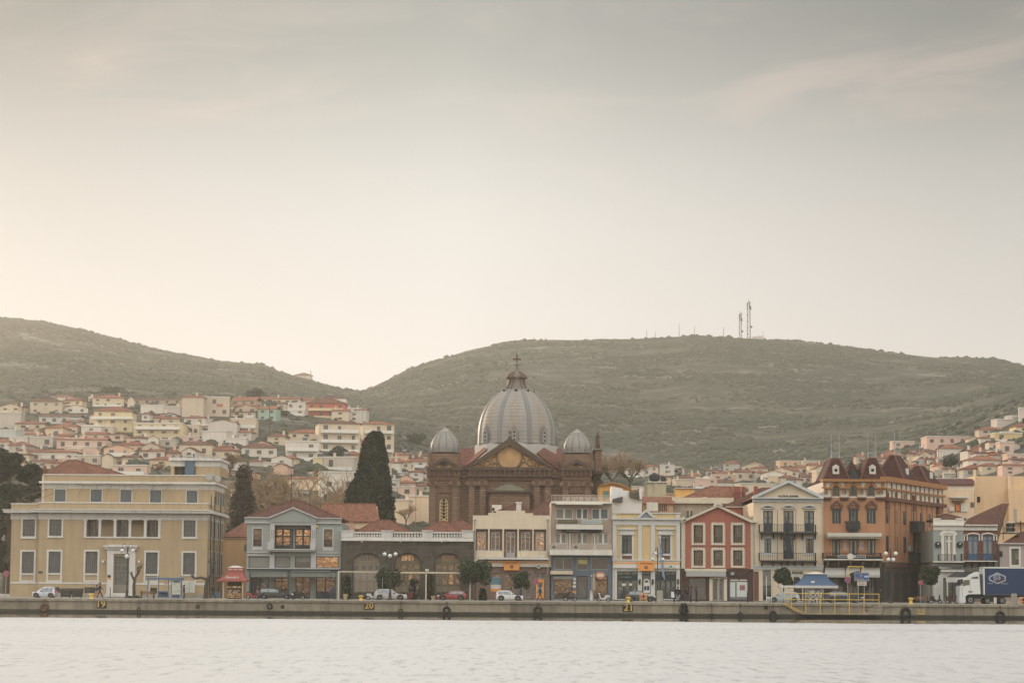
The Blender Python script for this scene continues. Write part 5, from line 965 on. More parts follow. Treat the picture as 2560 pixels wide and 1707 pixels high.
# ============================================================ small grey shop house, red house, lilac house
B = thing('shop_house', 'narrow grey-green house with white parapet and one arched balcony door between round signs', 'building', (XatY(2370, Yd), Yd, gz(Yd))); f = F('I', B, None, Y=Yd)
dr = (430, 650, 505, 918)
f.wall('wall', (303, 598, 616, 925), [dr], gry, rev=.3, back=12); f.wall('ground_floor_wall', (303, 1012, 616, 1340), [(405, 1090, 600, 1330)], whiteb, rev=.3, back=12); f.box('sign_backing', 303, 925, 616, 1012, gry, 0, .5)
o = f.win(*dr, white, gcurt, 2, 1, t=.15, transom=.78, fw=.1, mw=.09, name='balcony_door'); f.arch('surround_arch', 400, 515, 650, 628, white, -.1, 0, par=o, wd=.42); f.boxes('surround', [(384, 650, 412, 920), (506, 650, 530, 920)], white, -.12, 0, par=o); f.box('lintel', 400, 632, 514, 652, white, -.02, .2, par=o)
f.boxes('parapet', [(303, 490, 616, 540, -.1, .4), (303, 472, 378, 490, -.15, .4), (540, 472, 616, 490, -.15, .4), (296, 536, 622, 552, -.35, .4), (303, 552, 616, 598, -.1, .3)], white)
for x in (347, 573):
    q = f.P(f.px(x, 746)[0], -.2, f.px(x, 746)[1]); b = MB(); b.lathe(q, [(.36, -.1), (.36, .1)], 20, 'Y'); o = b.build('round_sign', black, B); f.text('g', x - 11, 728, x + 12, 764, M('sign_white', (0, 0, 0)), -.32, o, bold=.04)
f.box('balcony_slab', 294, 918, 612, 930, white, -1.0, 0); f.rail(362, 846, 530, 918, iron, -.9, 14)
f.box('sign_board', 328, 963, 608, 1010, M('grey_sign', (126, 124, 122), var=.03), -.3, 0); f.text('williams', 332, 972, 440, 993, M('sign_white', (0, 0, 0)), -.32, bold=.02); f.boxes('sign_marks', [(488 + k * 26, 974, 505 + k * 26, 994) for k in range(4)], slate, -.32, -.3)
f.win(405, 1090, 600, 1330, iron, gcurt, 4, 1, t=.2, name='shop_window'); f.box('fascia', 345, 1010, 615, 1026, white, -.5, 0)
b = MB(); a = f.R(395, 1022, 815, 1080); b.prism([f.P(a[0] + 1.8, -.1, a[3]), f.P(a[1], -.1, a[3]), f.P(a[1], -3.0, a[2]), f.P(a[0], -3.0, a[2])], [f.P(a[0] + 1.8, -.1, a[3] - .1), f.P(a[1], -.1, a[3] - .1), f.P(a[1], -3.0, a[2] - .1), f.P(a[0], -3.0, a[2] - .1)]); b.build('awning', M('charcoal_canvas', (58, 58, 56), var=.08), B); f.boxes('awning_frame', [(388, 1085, 610, 1135, -3.05, -2.95), (396, 1135, 408, 1368, -3.05, -2.95)], whiteb)
hip('roof', f.px(410, 474)[0], f.px(690, 474)[0], Yd + 3, Yd + 12, f.px(500, 476)[1], f.px(540, 428, 6)[1] - f.px(500, 476)[1], tiled, B)
B = thing('brick_house', 'red brick house with two blue balcony doors under white arches, sagging tiled roof', 'building', (XatY(2451, Yd), Yd, gz(Yd))); f = F('I', B, None, Y=Yd)
brk = M('red_brick_wall', (112, 64, 48), kind='stone', var=.1); bl = M('cobalt_paint', (58, 92, 124), var=.06, stain=.1, rough=.5); dd = [(660, 652, 768, 905), (812, 652, 918, 905)]
f.wall('wall', (618, 600, 960, 925), dd, brk, rev=.3, back=12); f.box('ground_floor_wall', 618, 925, 975, 1335, M('grey_plaster', (120, 112, 100), var=.1), 0, 12); f.boxes('cornice', [(612, 540, 962, 556, -.35, .3), (618, 556, 960, 600, -.12, .3)], white)
for k in range(14): f.box('dentil', 622 + k * 24, 549, 634 + k * 24, 562, tiled, -.38, -.12)
for h in dd:
    o = f.win(*h, bl, gcurt, 2, 1, t=.15, transom=.8, fw=.12, mw=.07, low=.27, name='balcony_door'); f.arch('hood', h[0] - 4, h[2] + 4, 652, 636, white, -.12, 0, par=o, wd=.16); f.boxes('hood_legs', [(h[0] - 14, 645, h[0] - 3, 705), (h[2] + 3, 645, h[2] + 14, 705)], white, -.12, 0, par=o)
f.boxes('trim', [(616, 640, 640, 650), (616, 640, 626, 705), (938, 640, 960, 650), (950, 640, 960, 705)], white, -.1, 0)
f.box('balcony_slab', 600, 912, 944, 922, white, -1.1, 0); f.rail(600, 840, 944, 912, iron, -1.05, 26)
for x in (625, 700, 775, 850, 920): q = f.px(x, 924); b = MB(); b.prism([f.P(q[0] - .07, 0, q[1]), f.P(q[0] - .07, -1, q[1]), f.P(q[0] - .07, 0, q[1] - .7)], [f.P(q[0] + .07, 0, q[1]), f.P(q[0] + .07, -1, q[1]), f.P(q[0] + .07, 0, q[1] - .7)]); b.build('bracket', black, B)
z0 = f.px(790, 540)[1]; rz = f.px(1040, 322, 7)[1]; xr0, xr1 = f.px(860, 380, 7)[0], f.px(1085, 330, 7)[0]
roofp('roof', [[(f.px(612, 540)[0], Yd - .3, z0), (f.px(965, 540)[0], Yd - .3, z0), (xr1, Yd + 7, rz), (f.px(1010, 322, 7)[0], Yd + 7, rz), (f.px(660, 455, 7)[0], Yd + 7, rz - 1.9)]], tiled, B)
b = MB(); b.prism([(f.px(962, 540)[0], Yd, z0 - .1), (xr1 - .1, Yd + 7, rz - .15), (f.px(1010, 540)[0], Yd + 12, z0 - 2), (f.px(962, 740)[0], Yd, f.px(960, 740)[1])], [(f.px(962, 540)[0] - .3, Yd + .1, z0 - .1), (xr1 - .5, Yd + 7, rz - .15), (f.px(1000, 540)[0] - .3, Yd + 12, z0 - 2), (f.px(962, 740)[0] - .3, Yd + .1, f.px(960, 740)[1])]); b.build('gable_wall', M('rubble_stone', (104, 82, 60), kind='stone', var=.3), B)
B = thing('lilac_house', 'low lilac-grey house with one white-framed window above the parked lorry', 'building', (XatY(2530, Yd), Yd, gz(Yd))); f = F('I', B, None, Y=Yd)
f.wall('wall', (972, 738, 1620, 1335), [(1108, 785, 1190, 960)], M('lilac_grey_plaster', (162, 145, 136), var=.04, stain=.2), rev=.4, back=10); o = f.win(1108, 785, 1190, 960, white, gdark, 1, 1, t=.3); f.frame('surround', 1086, 768, 1204, 974, 18, white, -.08, 0, par=o); f.box('eave', 975, 732, 1620, 742, whiteb, -.3, .2)
roofp('roof', [[f.P(f.px(1000, 735)[0], -.2, f.px(1000, 735)[1]), f.P(f.px(1620, 735)[0], -.2, f.px(1300, 735)[1]), f.P(f.px(1620, 610, 6)[0], 6, f.px(1300, 610, 6)[1]), f.P(f.px(1215, 610, 6)[0], 6, f.px(1215, 610, 6)[1])]], tiled, B); f.box('electric_box', 985, 812, 1012, 868, black, -.2, 0); f.box('downpipe', 972, 742, 982, 1000, iron, -.15, 0)
B = thing('air_conditioner', 'pair of tall white twin-fan air conditioners on an iron platform above the lilac house', 'air conditioner', f.P(f.px(1095, 620)[0], 3, f.px(1095, 625)[1])); g = F('I', B, None, Y=Yd + 3)
for x in (1052, 1100):
    o = g.box('housing', x, 512, x + 36, 625, white, -.4, .2)
    for y in (545, 592): q = g.P(g.px(x + 18, y)[0], -.42, g.px(x + 18, y)[1]); b = MB(); b.lathe(q, [(.27, -.03), (.27, .02)], 14, 'Y'); b.build('fan', black, o)
g.boxes('platform', [(1010, 625, 1200, 633, -.6, 1.5), (1010, 515, 1016, 700, -.6, -.5), (1025, 560, 1031, 625, -.6, -.5), (1190, 500, 1198, 640, -.6, -.5)], iron); g.boxes('pipes', [(1155, 385, 1164, 512, 1, 1.2), (1172, 385, 1182, 512, 1, 1.2), (1150, 375, 1186, 386, 1, 1.3)], steel)
# second row right
ap = M('apricot_concrete', (212, 176, 132), var=.04, stain=.15); apl = M('pale_apricot', (214, 186, 150), var=.04, stain=.15)
T, ff, a = backhouse('big windowless apricot block with small dark openings behind the red brick house', 'I', 316, 14, (728, 42, 1700, 470), ap)
ff.box('chimney_stack', 722, -25, 742, 470, apl, -.5, .1); ff.win(755, 252, 784, 310, black, black, 1, 1, t=-.08); ff.box('window', 1085, 312, 1168, 358, black, -.05, 0); ff.box('parapet', 1064, 40, 1100, 175, apl, -.4, 0); ff.box('lower_block', 1060, 178, 1700, 520, ap, -1.2, -.01)
T, ff, a = backhouse('apricot house with a brown tiled roof and an orange window behind the mansard building', 'I', 313, 12, (360, 180, 727, 480), apl)
ff.box('upper_band', 365, 125, 722, 182, M('white_pink_wall', (222, 200, 178), var=.04), .1, .5); o = ff.win(525, 322, 582, 405, M('dark_red_moulding', (0, 0, 0)), M('orange_pane', (226, 128, 50), var=.1), 1, 1, t=-.1); ff.box('window_hood', 490, 292, 608, 308, mar, -.6, 0, par=o); ff.box('shutter', 584, 330, 654, 408, white, -.15, 0, par=o); ff.box('ledge', 465, 255, 652, 268, whiteb, -.6, 0); ff.box('window', 686, 310, 722, 362, gdark, -.05, 0); o = ff.box('air_conditioner', 462, 358, 512, 402, white, -.5, 0)  # window pane filled with a plain orange colour
roofp('roof', [[ff.P(ff.px(330, 125)[0], -.2, ff.px(500, 125)[1]), ff.P(ff.px(722, 125)[0], -.2, ff.px(500, 125)[1]), ff.P(ff.px(722, 65, 5)[0], 5, ff.px(500, 65, 5)[1]), ff.P(ff.px(330, 65, 5)[0], 5, ff.px(500, 65, 5)[1])]], M('plum_tile', (120, 72, 62), kind='tile'), T); ff.box('back_parapet', 330, 40, 722, 66, whiteb, 4.8, 5.2)
# second row middle
T, ff, a = backhouse('whitewashed house flank with a stepped gable and slate lean-to above the yellow bank', 'E', 300, 10, (130, 240, 455, 400), M('whitewash', (200, 198, 196), var=.04, stain=.15))
ff.prism('gable_wall', [(124, 240), (124, 66), (245, 90), (250, 112), (312, 112), (320, 160), (455, 215), (455, 240)], M('whitewash', (0, 0, 0)), 0, 4); ff.prism('lean_to_roof', [(316, 132), (400, 150), (455, 210), (440, 218), (318, 186)], M('dark_slate', (78, 72, 64), var=.15), -.6, 3); ff.box('chimney', 428, 85, 452, 210, M('whitewash', (0, 0, 0)), -1, 0); ff.prism('roof', [(130, 236), (140, 205), (245, 180), (240, 240)], M('dark_slate', (0, 0, 0)), -.8, 0)
T, ff, a = backhouse('bright ochre house with a curved gable and green shutter right of the church', 'O', 318, 10, (0, 520, 330, 640), M('saffron_plaster', (206, 148, 62), var=.06, stain=.2))
ff.prism('gable', [(0, 520), (0, 372), (120, 345), (240, 375), (345, 440), (345, 520)], M('saffron_plaster', (0, 0, 0)), 0, 9); ff.prism('roof_edge', [(-5, 372), (120, 343), (245, 372), (352, 440), (352, 452), (235, 388), (120, 358), (-5, 386)], M('ochre_edge', (150, 105, 55), var=.1), -.5, 9.2); ff.boxes('shutter', [(32, 432, 90, 515), (104, 420, 118, 500)], M('sage_shutter', (92, 118, 100), var=.05), -.12, 0)
T, ff, a = backhouse('low brown-roofed house behind the yellow bank, beside a white wall with a grille', 'O', 304, 10, (430, 560, 740, 660), M('tan_plaster', (190, 150, 112), var=.1))
roofp('roof', [[ff.P(ff.px(425, 548)[0], -.3, ff.px(580, 560)[1]), ff.P(ff.px(760, 560)[0], -.3, ff.px(580, 560)[1]), ff.P(ff.px(735, 492, 5)[0], 5, ff.px(580, 492, 5)[1]), ff.P(ff.px(430, 492, 5)[0], 5, ff.px(580, 492, 5)[1])]], tileb, T); ff.box('white_wall', 468, 552, 584, 640, whiteb, -1, -.6); ff.boxes('grille', [(590 + k * 18, 575, 600 + k * 18, 640) for k in range(5)], iron, -.9, -.8)
T, ff, a = backhouse('small square yellow rooftop room glowing on its left side beside the villa roof', 'O', 320, 4, (768, 408, 962, 500), M('amber_plaster', (224, 172, 88), var=.05)); ff.box('roof_slab', 762, 402, 968, 409, whiteb, -.3, 4.2)
b = MB(); c = XatY(1693, 320); b.box(c - 1.0, c - .02, 320, 324, a[2], a[3] - .1)
T, ff, a = backhouse('greenish concrete water-tank house left of the little yellow rooftop room', 'O', 335, 8, (480, 345, 672, 520), M('mossy_concrete', (172, 160, 128), var=.15, stain=.4)); ff.win(555, 352, 582, 390, white, gdark, 2, 1, t=-.05); ff.box('roof_slab', 474, 338, 676, 347, whiteb, -.3, 8)
tank = M('black_plastic', (36, 40, 42), var=.05, rough=.4)
q = ff.P(ff.px(552, 315, 2)[0], 2, a[3] + .1); b = MB(); b.lathe(q, [(.4, .12), (.75, .3), (.75, .9), (.5, 1.15), (.2, 1.2), (.2, 1.3)], 14); b.box(q.x - .5, q.x + .5, q.y - .5, q.y + .5, q.z - .15, q.z + .14); tag(b.build('water_tank', tank, smooth='auto'), 'round black water tank on the mossy concrete tank house', 'water tank')
q = ff.P(ff.px(640, 322, 2)[0], 2, a[3] + .1); b = MB(); b.box(q.x - .35, q.x + .35, q.y - .4, q.y + .4, q.z - .15, q.z + .8); b.tube((q.x - .8, q.y, q.z - .1), (q.x - .8, q.y, q.z + 1.1), .15, n=8); tag(b.build('water_tank', tank), 'square dark water tank with a grey pipe beside the round black tank', 'water tank')
# ============================================================ domed church
Yc = 345.0
B = thing('church', 'large brown stone church with a tall grey dome, cross and two small domed towers', 'church', (XatY(1275, Yc), Yc, 2.6)); f = F('J', B, None, Y=Yc)
chs = M('red_brown_ashlar', (128, 99, 77), kind='church', var=.12, scale=.4, stain=.3); chd = M('dark_brown_moulding', (112, 84, 66), var=.12, stain=.35); chk = M('blackened_cornice', (82, 66, 52), var=.15, stain=.4); tym = M('ochre_relief_ground', (178, 138, 88), var=.22, scale=.8, stain=.3); tymd = M('relief_stone', (128, 100, 66), var=.2)
lead = M('lead_sheet', (146, 140, 130), var=.06, scale=.5, stain=.1, rough=.55); leadr = M('rust_streaked_lead', (150, 136, 120), var=.12, scale=.6, stain=.2, rough=.6); leadb = M('blue_grey_lead', (120, 117, 111), var=.06, stain=.1, rough=.5); ctile = M('church_roof_tile', (142, 82, 60), kind='tile', var=.15, stain=.3); holec = M('lattice_dark', (30, 34, 36), var=0, stain=0); copg = M('weathered_copper', (112, 108, 88), var=.12, stain=.3)
def G(x, y, t=0): q = f.px(x, y, t); return q
# body
a = f.R(150, 640, 2090, 1300); b = MB(); f.addbox(b, a[0] + .3, a[1] - .3, .9, 34, 2, a[3]); b.build('nave_wall', chs, B)
f.box('nave_band', 490, 690, 610, 722, chd, .5, .95); f.box('nave_band', 1600, 690, 1710, 722, chd, .5, .95)
# central portico
f.wall('portico_wall', (612, 750, 1605, 1330), [], chs, t0=.35, rev=.1); f.box('portico_frieze', 612, 712, 1600, 750, chd, -.1, 1.2)
f.boxes('architrave', [(690, 745, 830, 752), (605, 700, 1605, 714), (588, 600, 1622, 634)], chk, -.55, 1.2)
f.box('bracket_course', 606, 636, 1604, 702, chd, -.08, 1.2)
for k in range(17): x = 628 + k * 58.5; f.boxes('console', [(x, 640, x + 14, 700, -.5, -.05), (x - 4, 636, x + 18, 646, -.6, -.05)], chd)
for k in range(23): x = 640 + k * 41; f.box('dentil', x, 716, x + 18, 732, chk, -.28, -.08)
f.prism('tympanum', [(640, 602), (1102, 335), (1572, 602)], tym, .15, .6)
f.prism('raking_cornice', [(588, 602), (640, 602), (1102, 345), (1102, 280), (1078, 272)], chk, -.6, 1.4); f.prism('raking_cornice', [(1102, 345), (1572, 602), (1624, 602), (1130, 272), (1102, 280)], chk, -.6, 1.4)
f.prism('apex_block', [(1078, 285), (1088, 238), (1118, 238), (1132, 285), (1104, 300)], chk, -.4, .6); f.boxes('pediment_cross', [(1100, 168, 1109, 240), (1083, 188, 1125, 198)], chk, -.1, .1)
q = G(1100, 470); b = MB(); b.lathe(f.P(q[0], .1, q[1]), [(1.6, -.12), (1.75, 0), (1.6, .12)], 24, 'Y'); b.v = [(v[0], v[1], q[1] + (v[2] - q[1]) * 1.15) for v in b.v]; o = b.build('medallion', tym, B)
b = MB(); b.torus(f.P(q[0], .05, q[1]), 1.8, .12, n=26, k=6); 
r2 = random.Random(3)
for s in (-1, 1):      # scrolls of the relief
    for (cx, cy, R_) in ((150, 40, 1.0), (250, 85, .8), (330, 110, .55), (120, 95, .6), (80, -75, .6)):
        c = G(1100 + s * cx, 470 + cy); pts = []
        for i in range(15): t = i / 14; a_ = t * 8 * s + r2.random() * .3; rr = R_ * (1 - .75 * t); pts.append(f.P(c[0] + rr * math.cos(a_), .08, c[1] + rr * math.sin(a_) * .8))
        b.path(pts, .08, 4)
    pts = [f.P(*[(lambda w: w[0])(G(1100 + s * (110 + i * 32), 560 - 40 * math.sin(i * .9) + i * 1.5)), .08, G(1100 + s * (110 + i * 32), 560 - 40 * math.sin(i * .9) * .5 + i * 1.5)[1]]) for i in range(12)]; b.path(pts, .07, 4)
b.build('relief_scrollwork', tymd, B); f.boxes('relief_plaque', [(1080, 342, 1124, 380), (1060, 575, 1142, 590)], tymd, .0, .2)
def column(x, w, y0, y1, par=B, ff=f, t=-.35, cap=46):
    o = ff.box('pilaster_shaft', x - w / 2, y0 + cap, x + w / 2, y1, chs, t, .4, par)
    s0, z0 = ff.px(x, y0 + cap * .55); 
    R_ = cap * .40 / 4.704 / FPX * Yc; b = MB()
    for sx in (-1, 1): c = ff.P(s0 + sx * (w / 2 / 4.704 / FPX * Yc + R_ * .35), t - .05, z0); b.lathe(c, [(R_ * .5, -.32), (R_, -.26), (R_, .3), (R_ * .5, .34)], 12, 'Y')
    a = ff.R(x - w / 2 - 14, y0, x + w / 2 + 14, y0 + 12); ff.addbox(b, a[0], a[1], t - .3, .35, a[2], a[3]); a = ff.R(x - w / 2, y0 + 12, x + w / 2, y0 + cap); ff.addbox(b, a[0], a[1], t - .1, .3, a[2], a[3])
    b.build('ionic_capital', chd, o); return o
for x in (652, 782, 1418, 1548): column(x, 70, 755, 1330, cap=72)
# porch with copper half dome
f.wall('porch_wall', (868, 905, 1332, 1330), [], chs, t0=-2.2, rev=.1); b = MB(); a = f.R(868, 905, 1332, 1330); f.addbox(b, a[0] + .02, a[1] - .02, -2.15, .3, a[2], a[3] - .02); b.build('porch_body', chs, B)
f.boxes('porch_cornice', [(850, 880, 1350, 905, -2.7, .3)], chk)
for k in range(22): x = 862 + k * 22; f.box('porch_bracket', x, 896, x + 9, 915, chk, -2.6, -2.2)
c = G(1100, 880, -1); r_ = (G(1350, 880, -1)[0] - G(850, 880, -1)[0]) / 2; hgt = G(1100, 785, -1)[1] - c[1]; b = MB(); b.lathe(f.P(c[0], .1, c[1]), [(r_ * q1, hgt * q2) for q1, q2 in ((1, 0), (.88, .10), (.62, .38), (.42, .66), (.24, .86), (.1, .96), (.01, 1))], 16, sy=.42); b.build('porch_roof', copg, B)
# towers
def tower(cx, ap, x0, x1, dm, top, basey, hwid, win_):
    o = []
    f.boxes('tower_wall', [(x0 + 25, 750, x1 - 25, 1330, -.1, 6)], chs); f.box('tower_frieze', x0 + 22, 708, x1 - 28, 752, chd, -.35, 6.2); f.box('bracket_course', x0 + 10, 640, x1 - 15, 710, chd, -.5, 6.4); f.box('tower_cornice', x0 - 5, 606, x1 + 5, 640, chk, -1.0, 6.9)
    for k in range(7): x = x0 + 28 + k * (x1 - x0 - 62) / 6; f.box('console', x - 6, 642, x + 7, 705, chd, -.9, -.48)
    f.prism('tympanum', [(x0 + 60, 606), (ap[0], ap[1] + 28), (x1 - 60, 606)], tym, -.5, 0)
    f.prism('raking_cornice', [(x0 - 5, 608), (x0 + 70, 608), (ap[0], ap[1] + 36), (ap[0], ap[1] - 6)], chk, -.95, .3); f.prism('raking_cornice', [(ap[0], ap[1] + 36), (x1 - 70, 608), (x1 + 5, 608), (ap[0], ap[1] - 6)], chk, -.95, .3)
    q = f.px(ap[0], 558); b = MB(); b.lathe(f.P(q[0], -.52, q[1]), [(.42, -.05), (.42, .05)], 16, 'Y'); b.build('oculus', holec, B); b = MB(); b.torus(f.P(q[0], -.55, q[1]), .5, .09, n=18, k=5); b.build('oculus_ring', tymd, B)
    f.box('tower_drum', dm[0], basey + 5, dm[1], 606, chs, .3, 6.3); f.boxes('drum_panels', [(dm[0] - 8, basey - 2, dm[0] + 20, 600, .1, .6), (dm[1] - 20, basey - 2, dm[1] + 8, 600, .1, .6)], chd)
    c = ((dm[0] + dm[1]) / 2); z0 = f.px(c, basey, 3.3)[1]; X_ = f.px(c, basey, 3.3)[0]; R_ = f.px(c + hwid, basey, 3.3)[0] - X_; H_ = f.px(c, top, 3.3)[1] - z0
    d = MB(); prof = [(1, 0), (1.0, .16), (.97, .34), (.88, .56), (.74, .74), (.55, .9), (.42, 1.0)]; d.lathe((X_, Yc + 3.3, z0), [(R_ * a_, H_ * b_) for a_, b_ in prof], 24); dd_ = d.build('tower_dome', lead, B, smooth='auto')
    rb = MB()
    for k in range(12):
        an = 2 * PI * k / 12 + .13; pts = [Vector((X_ + R_ * a_ * 1.01 * math.cos(an), Yc + 3.3 + R_ * a_ * 1.01 * math.sin(an), z0 + H_ * b_)) for a_, b_ in prof]; rb.path(pts, .07, 4)
        p_ = pts[2]; rb.ball(p_ + Vector((math.cos(an) * .1, math.sin(an) * .1, 0)), .12, 5, 3)
    rb.build('dome_rib', leadb, dd_); hl = MB()
    for k in range(1, 9):
        tz = k / 9; rr = np.interp(tz, [p[1] for p in prof], [p[0] for p in prof]) * R_ * 1.004; hl.torus((X_, Yc + 3.3, z0 + H_ * tz), rr, .025, 'Z', 28, 4)
    hl.build('sheet_seam', leadb, dd_); rg = MB()
    for k in range(30): an = 2 * PI * k / 30; p_ = Vector((X_ + R_ * 1.03 * math.cos(an), Yc + 3.3 + R_ * 1.03 * math.sin(an), z0)); rg.tube(p_, p_ + Vector((0, 0, .75)), .09, .05, n=5)
    rg.build('dome_crest', leadb, dd_)
    cp = MB(); cp.lathe((X_, Yc + 3.3, z0 + H_), [(R_ * .44, -.1), (R_ * .44, .05), (R_ * .3, .2), (R_ * .13, .5), (.06, .62), (.1, .68), (.02, .85)], 12)
    for k in range(10): an = 2 * PI * k / 10; cp.ball((X_ + R_ * .47 * math.cos(an), Yc + 3.3 + R_ * .47 * math.sin(an), z0 + H_ + .02), .08, 5, 3)
    cp.build('dome_cap', lead, dd_, smooth='auto')
tower(330, (330, 494), 130, 540, (160, 520), 190, 430, 178, True)
for x in (196, 455): column(x, 68, 760, 1330, t=-.5, cap=70)
f.boxes('window_panel', [(232, 868, 418, 900, -.3, -.08), (232, 905, 262, 1330, -.25, -.08), (385, 905, 418, 1330, -.25, -.08)], chd)
lt = M('cream_lattice', (186, 158, 104), var=.06, stain=.1); o = f.box('arched_window', 276, 1015, 378, 1235, lt, -.16, -.1); b = MB(); A0, A1, z0, z1 = f.R(276, 965, 378, 1016); cx = (A0 + A1) / 2; r_ = (A1 - A0) / 2
P4 = [(cx - r_ * math.cos(PI * i / 12), z0 + (z1 - z0) * math.sin(PI * i / 12)) for i in range(13)]; b.prism([f.P(x, -.16, z) for x, z in P4], [f.P(x, -.1, z) for x, z in P4]); b.build('window_head', lt, o); f.arch('window_arch', 268, 386, 1016, 955, chd, -.35, -.08, par=o, wd=.3)
for k in range(6): q = f.px(327, 988 + k * 39.5); b = MB(); b.lathe(f.P(q[0], -.18, q[1]), [(.22, -.02), (.22, .03)], 12, 'Y'); b.build('round_light', holec, o)
for k in range(6):
    for sx in (-30, 30): f.boxes('cross_light', [(327 + sx - 3, 1008 + k * 38, 327 + sx + 3, 1034 + k * 38, -.19, -.15), (327 + sx - 10, 1018 + k * 38, 327 + sx + 10, 1024 + k * 38, -.19, -.15)], holec, par=o)
tower(1888, (1886, 514), 1695, 2088, (1715, 2072), 205, 438, 170, False)
for x in (1755, 2016): column(x, 68, 770, 1330, t=-.5, cap=70)
f.boxes('window_panel', [(1790, 868, 1990, 900, -.3, -.08), (1800, 770, 1975, 830, -.2, -.08)], chd)
# east flank: corner pier, statue, blackened cornice
f.boxes('corner_pier', [(2118, 380, 2196, 640, 4, 9), (2070, 372, 2118, 470, 9, 12)], chs); f.box('pier_cap', 2100, 372, 2205, 384, chk, 3.8, 9.2); f.boxes('flank_cornice', [(2088, 640, 2205, 668, 1.5, 16), (2088, 668, 2190, 700, 2, 15), (2088, 700, 2175, 730, 2.5, 15)], chk); f.box('flank_wall', 2070, 730, 2150, 1330, chs, 3, 16)
b = MB(); q = f.P(f.px(2136, 376, 5)[0], 5, f.px(2136, 376, 5)[1]); b.box(q.x - .35, q.x + .35, q.y - .3, q.y + .3, q.z, q.z + .5); b.lathe(q + Vector((0, 0, .5)), [(.32, 0), (.3, .5), (.24, .9), (.3, 1.25), (.12, 1.45), (.14, 1.6), (.02, 1.75)], 8); b.tube(q + Vector((.1, 0, 1.6)), q + Vector((.05, 0, 2.5)), .09, n=5); b.tube(q + Vector((-.3, 0, 1.2)), q + Vector((-.05, 0, 1.3)), .08, n=5); b.build('statue', chk, B)
for x, y in ((2150, 800), (2148, 870)): q = f.P(f.px(x, y, 3)[0], 2.9, f.px(x, y, 3)[1]); b = MB(); b.lathe(q, [(.5, -.3), (.75, -.2), (.75, .5)], 12, 'Y'); b.build('scroll', chk, B)
# transept and cross roofs
yr = f.px(600, 372, 12)[1]
def quadp(name, pts, m): b = MB(); P = [f.P(f.px(x, y, t)[0], t, f.px(x, y, t)[1]) for x, y, t in pts]; n = Vector((0, .12, -.3)); b.prism([p + n for p in P], P); return b.build(name, m, B)
quadp('transept_roof', [(520, 640, 3), (690, 640, 3), (690, 372, 16), (520, 372, 16)], ctile); quadp('transept_roof', [(1640, 640, 3), (1720, 640, 3), (1720, 374, 16), (1655, 374, 16)], ctile)
quadp('nave_roof', [(560, 620, 1.2), (840, 380, 6), (800, 366, 14), (555, 560, 10)], ctile); quadp('nave_roof', [(1420, 430, 3), (1690, 630, 1.2), (1690, 470, 12), (1505, 368, 14)], ctile)
quadp('nave_roof', [(590, 604, 1.3), (1102, 300, 1.3), (1102, 300, 13), (560, 604, 13)], ctile); quadp('nave_roof', [(1102, 300, 1.3), (1624, 604, 1.3), (1650, 604, 13), (1102, 300, 13)], ctile)
# main dome
yd = 24.0; fk = F('K', B, None, Y=Yc + yd); X0, z0 = fk.px(733, 1412)
prof = [(548, 1412), (546, 1330), (543, 1250), (536, 1180), (524, 1110), (506, 1040), (480, 970), (446, 900), (404, 835), (350, 770), (288, 715), (228, 670), (185, 645)]
pr = [((fk.px(733 + w, y)[0] - fk.px(733, y)[0]), fk.px(733, y)[1]) for w, y in prof]; DC = Vector((X0, Yc + yd, 0))
b = MB(); b.lathe(DC, [(r_ * .985, z) for r_, z in pr], 48); dome = b.build('dome', leadb, B, smooth=True)
ss = np.linspace(0, 1, 40); zz = np.array([p[1] for p in pr]); rr = np.array([p[0] for p in pr]); arc = np.concatenate([[0], np.cumsum(np.hypot(np.diff(zz), np.diff(rr)))]); arc /= arc[-1]
def prof_at(u): return float(np.interp(u, arc, rr)), float(np.interp(u, arc, zz))
NR = 17
for k in range(8):
    ac = math.radians(-90 - 3 + 45 * k)       # window axis
    for j in range(NR):
        u0, u1 = j / NR + .0025, (j + 1) / NR - .0025
        for (p0, p1, m) in ((-.42, -.145, lead), (-.14, .14, leadr), (.145, .42, lead)) if (k % 8) in (0, 1, 2, 6, 7) else ((-.42, .42, lead),):
            A0 = ac + p0 * PI / 4; A1 = ac + p1 * PI / 4; n_ = 3 if p1 - p0 < .5 else 6; vs = []; 
            for q in range(n_ + 1):
                an = A0 + (A1 - A0) * q / n_
                for u in (u0, (u0 + u1) / 2, u1): r_, z = prof_at(u); vs.append((DC.x + r_ * math.cos(an), DC.y + r_ * math.sin(an), z))
            for q in range(n_ + 1):
                an = A0 + (A1 - A0) * q / n_
                for u in (u0, (u0 + u1) / 2, u1): r_, z = prof_at(u); r_ -= .12; vs.append((DC.x + r_ * math.cos(an), DC.y + r_ * math.sin(an), z))
            M3 = (n_ + 1) * 3; b = MB(); fs = []
            for q in range(n_):
                for w in range(2): i = q * 3 + w; fs.append((i, i + 3, i + 4, i + 1))
                fs.append((q * 3, q * 3 + M3, q * 3 + 3 + M3, q * 3 + 3)); fs.append((q * 3 + 2, q * 3 + 5, q * 3 + 5 + M3, q * 3 + 2 + M3))
            for w in range(2): i = w; fs.append((i, i + 1, i + 1 + M3, i + M3)); i = n_ * 3 + w; fs.append((i, i + M3, i + 1 + M3, i + 1))
            b.add(vs, fs); b.build('lead_panel', m, dome)
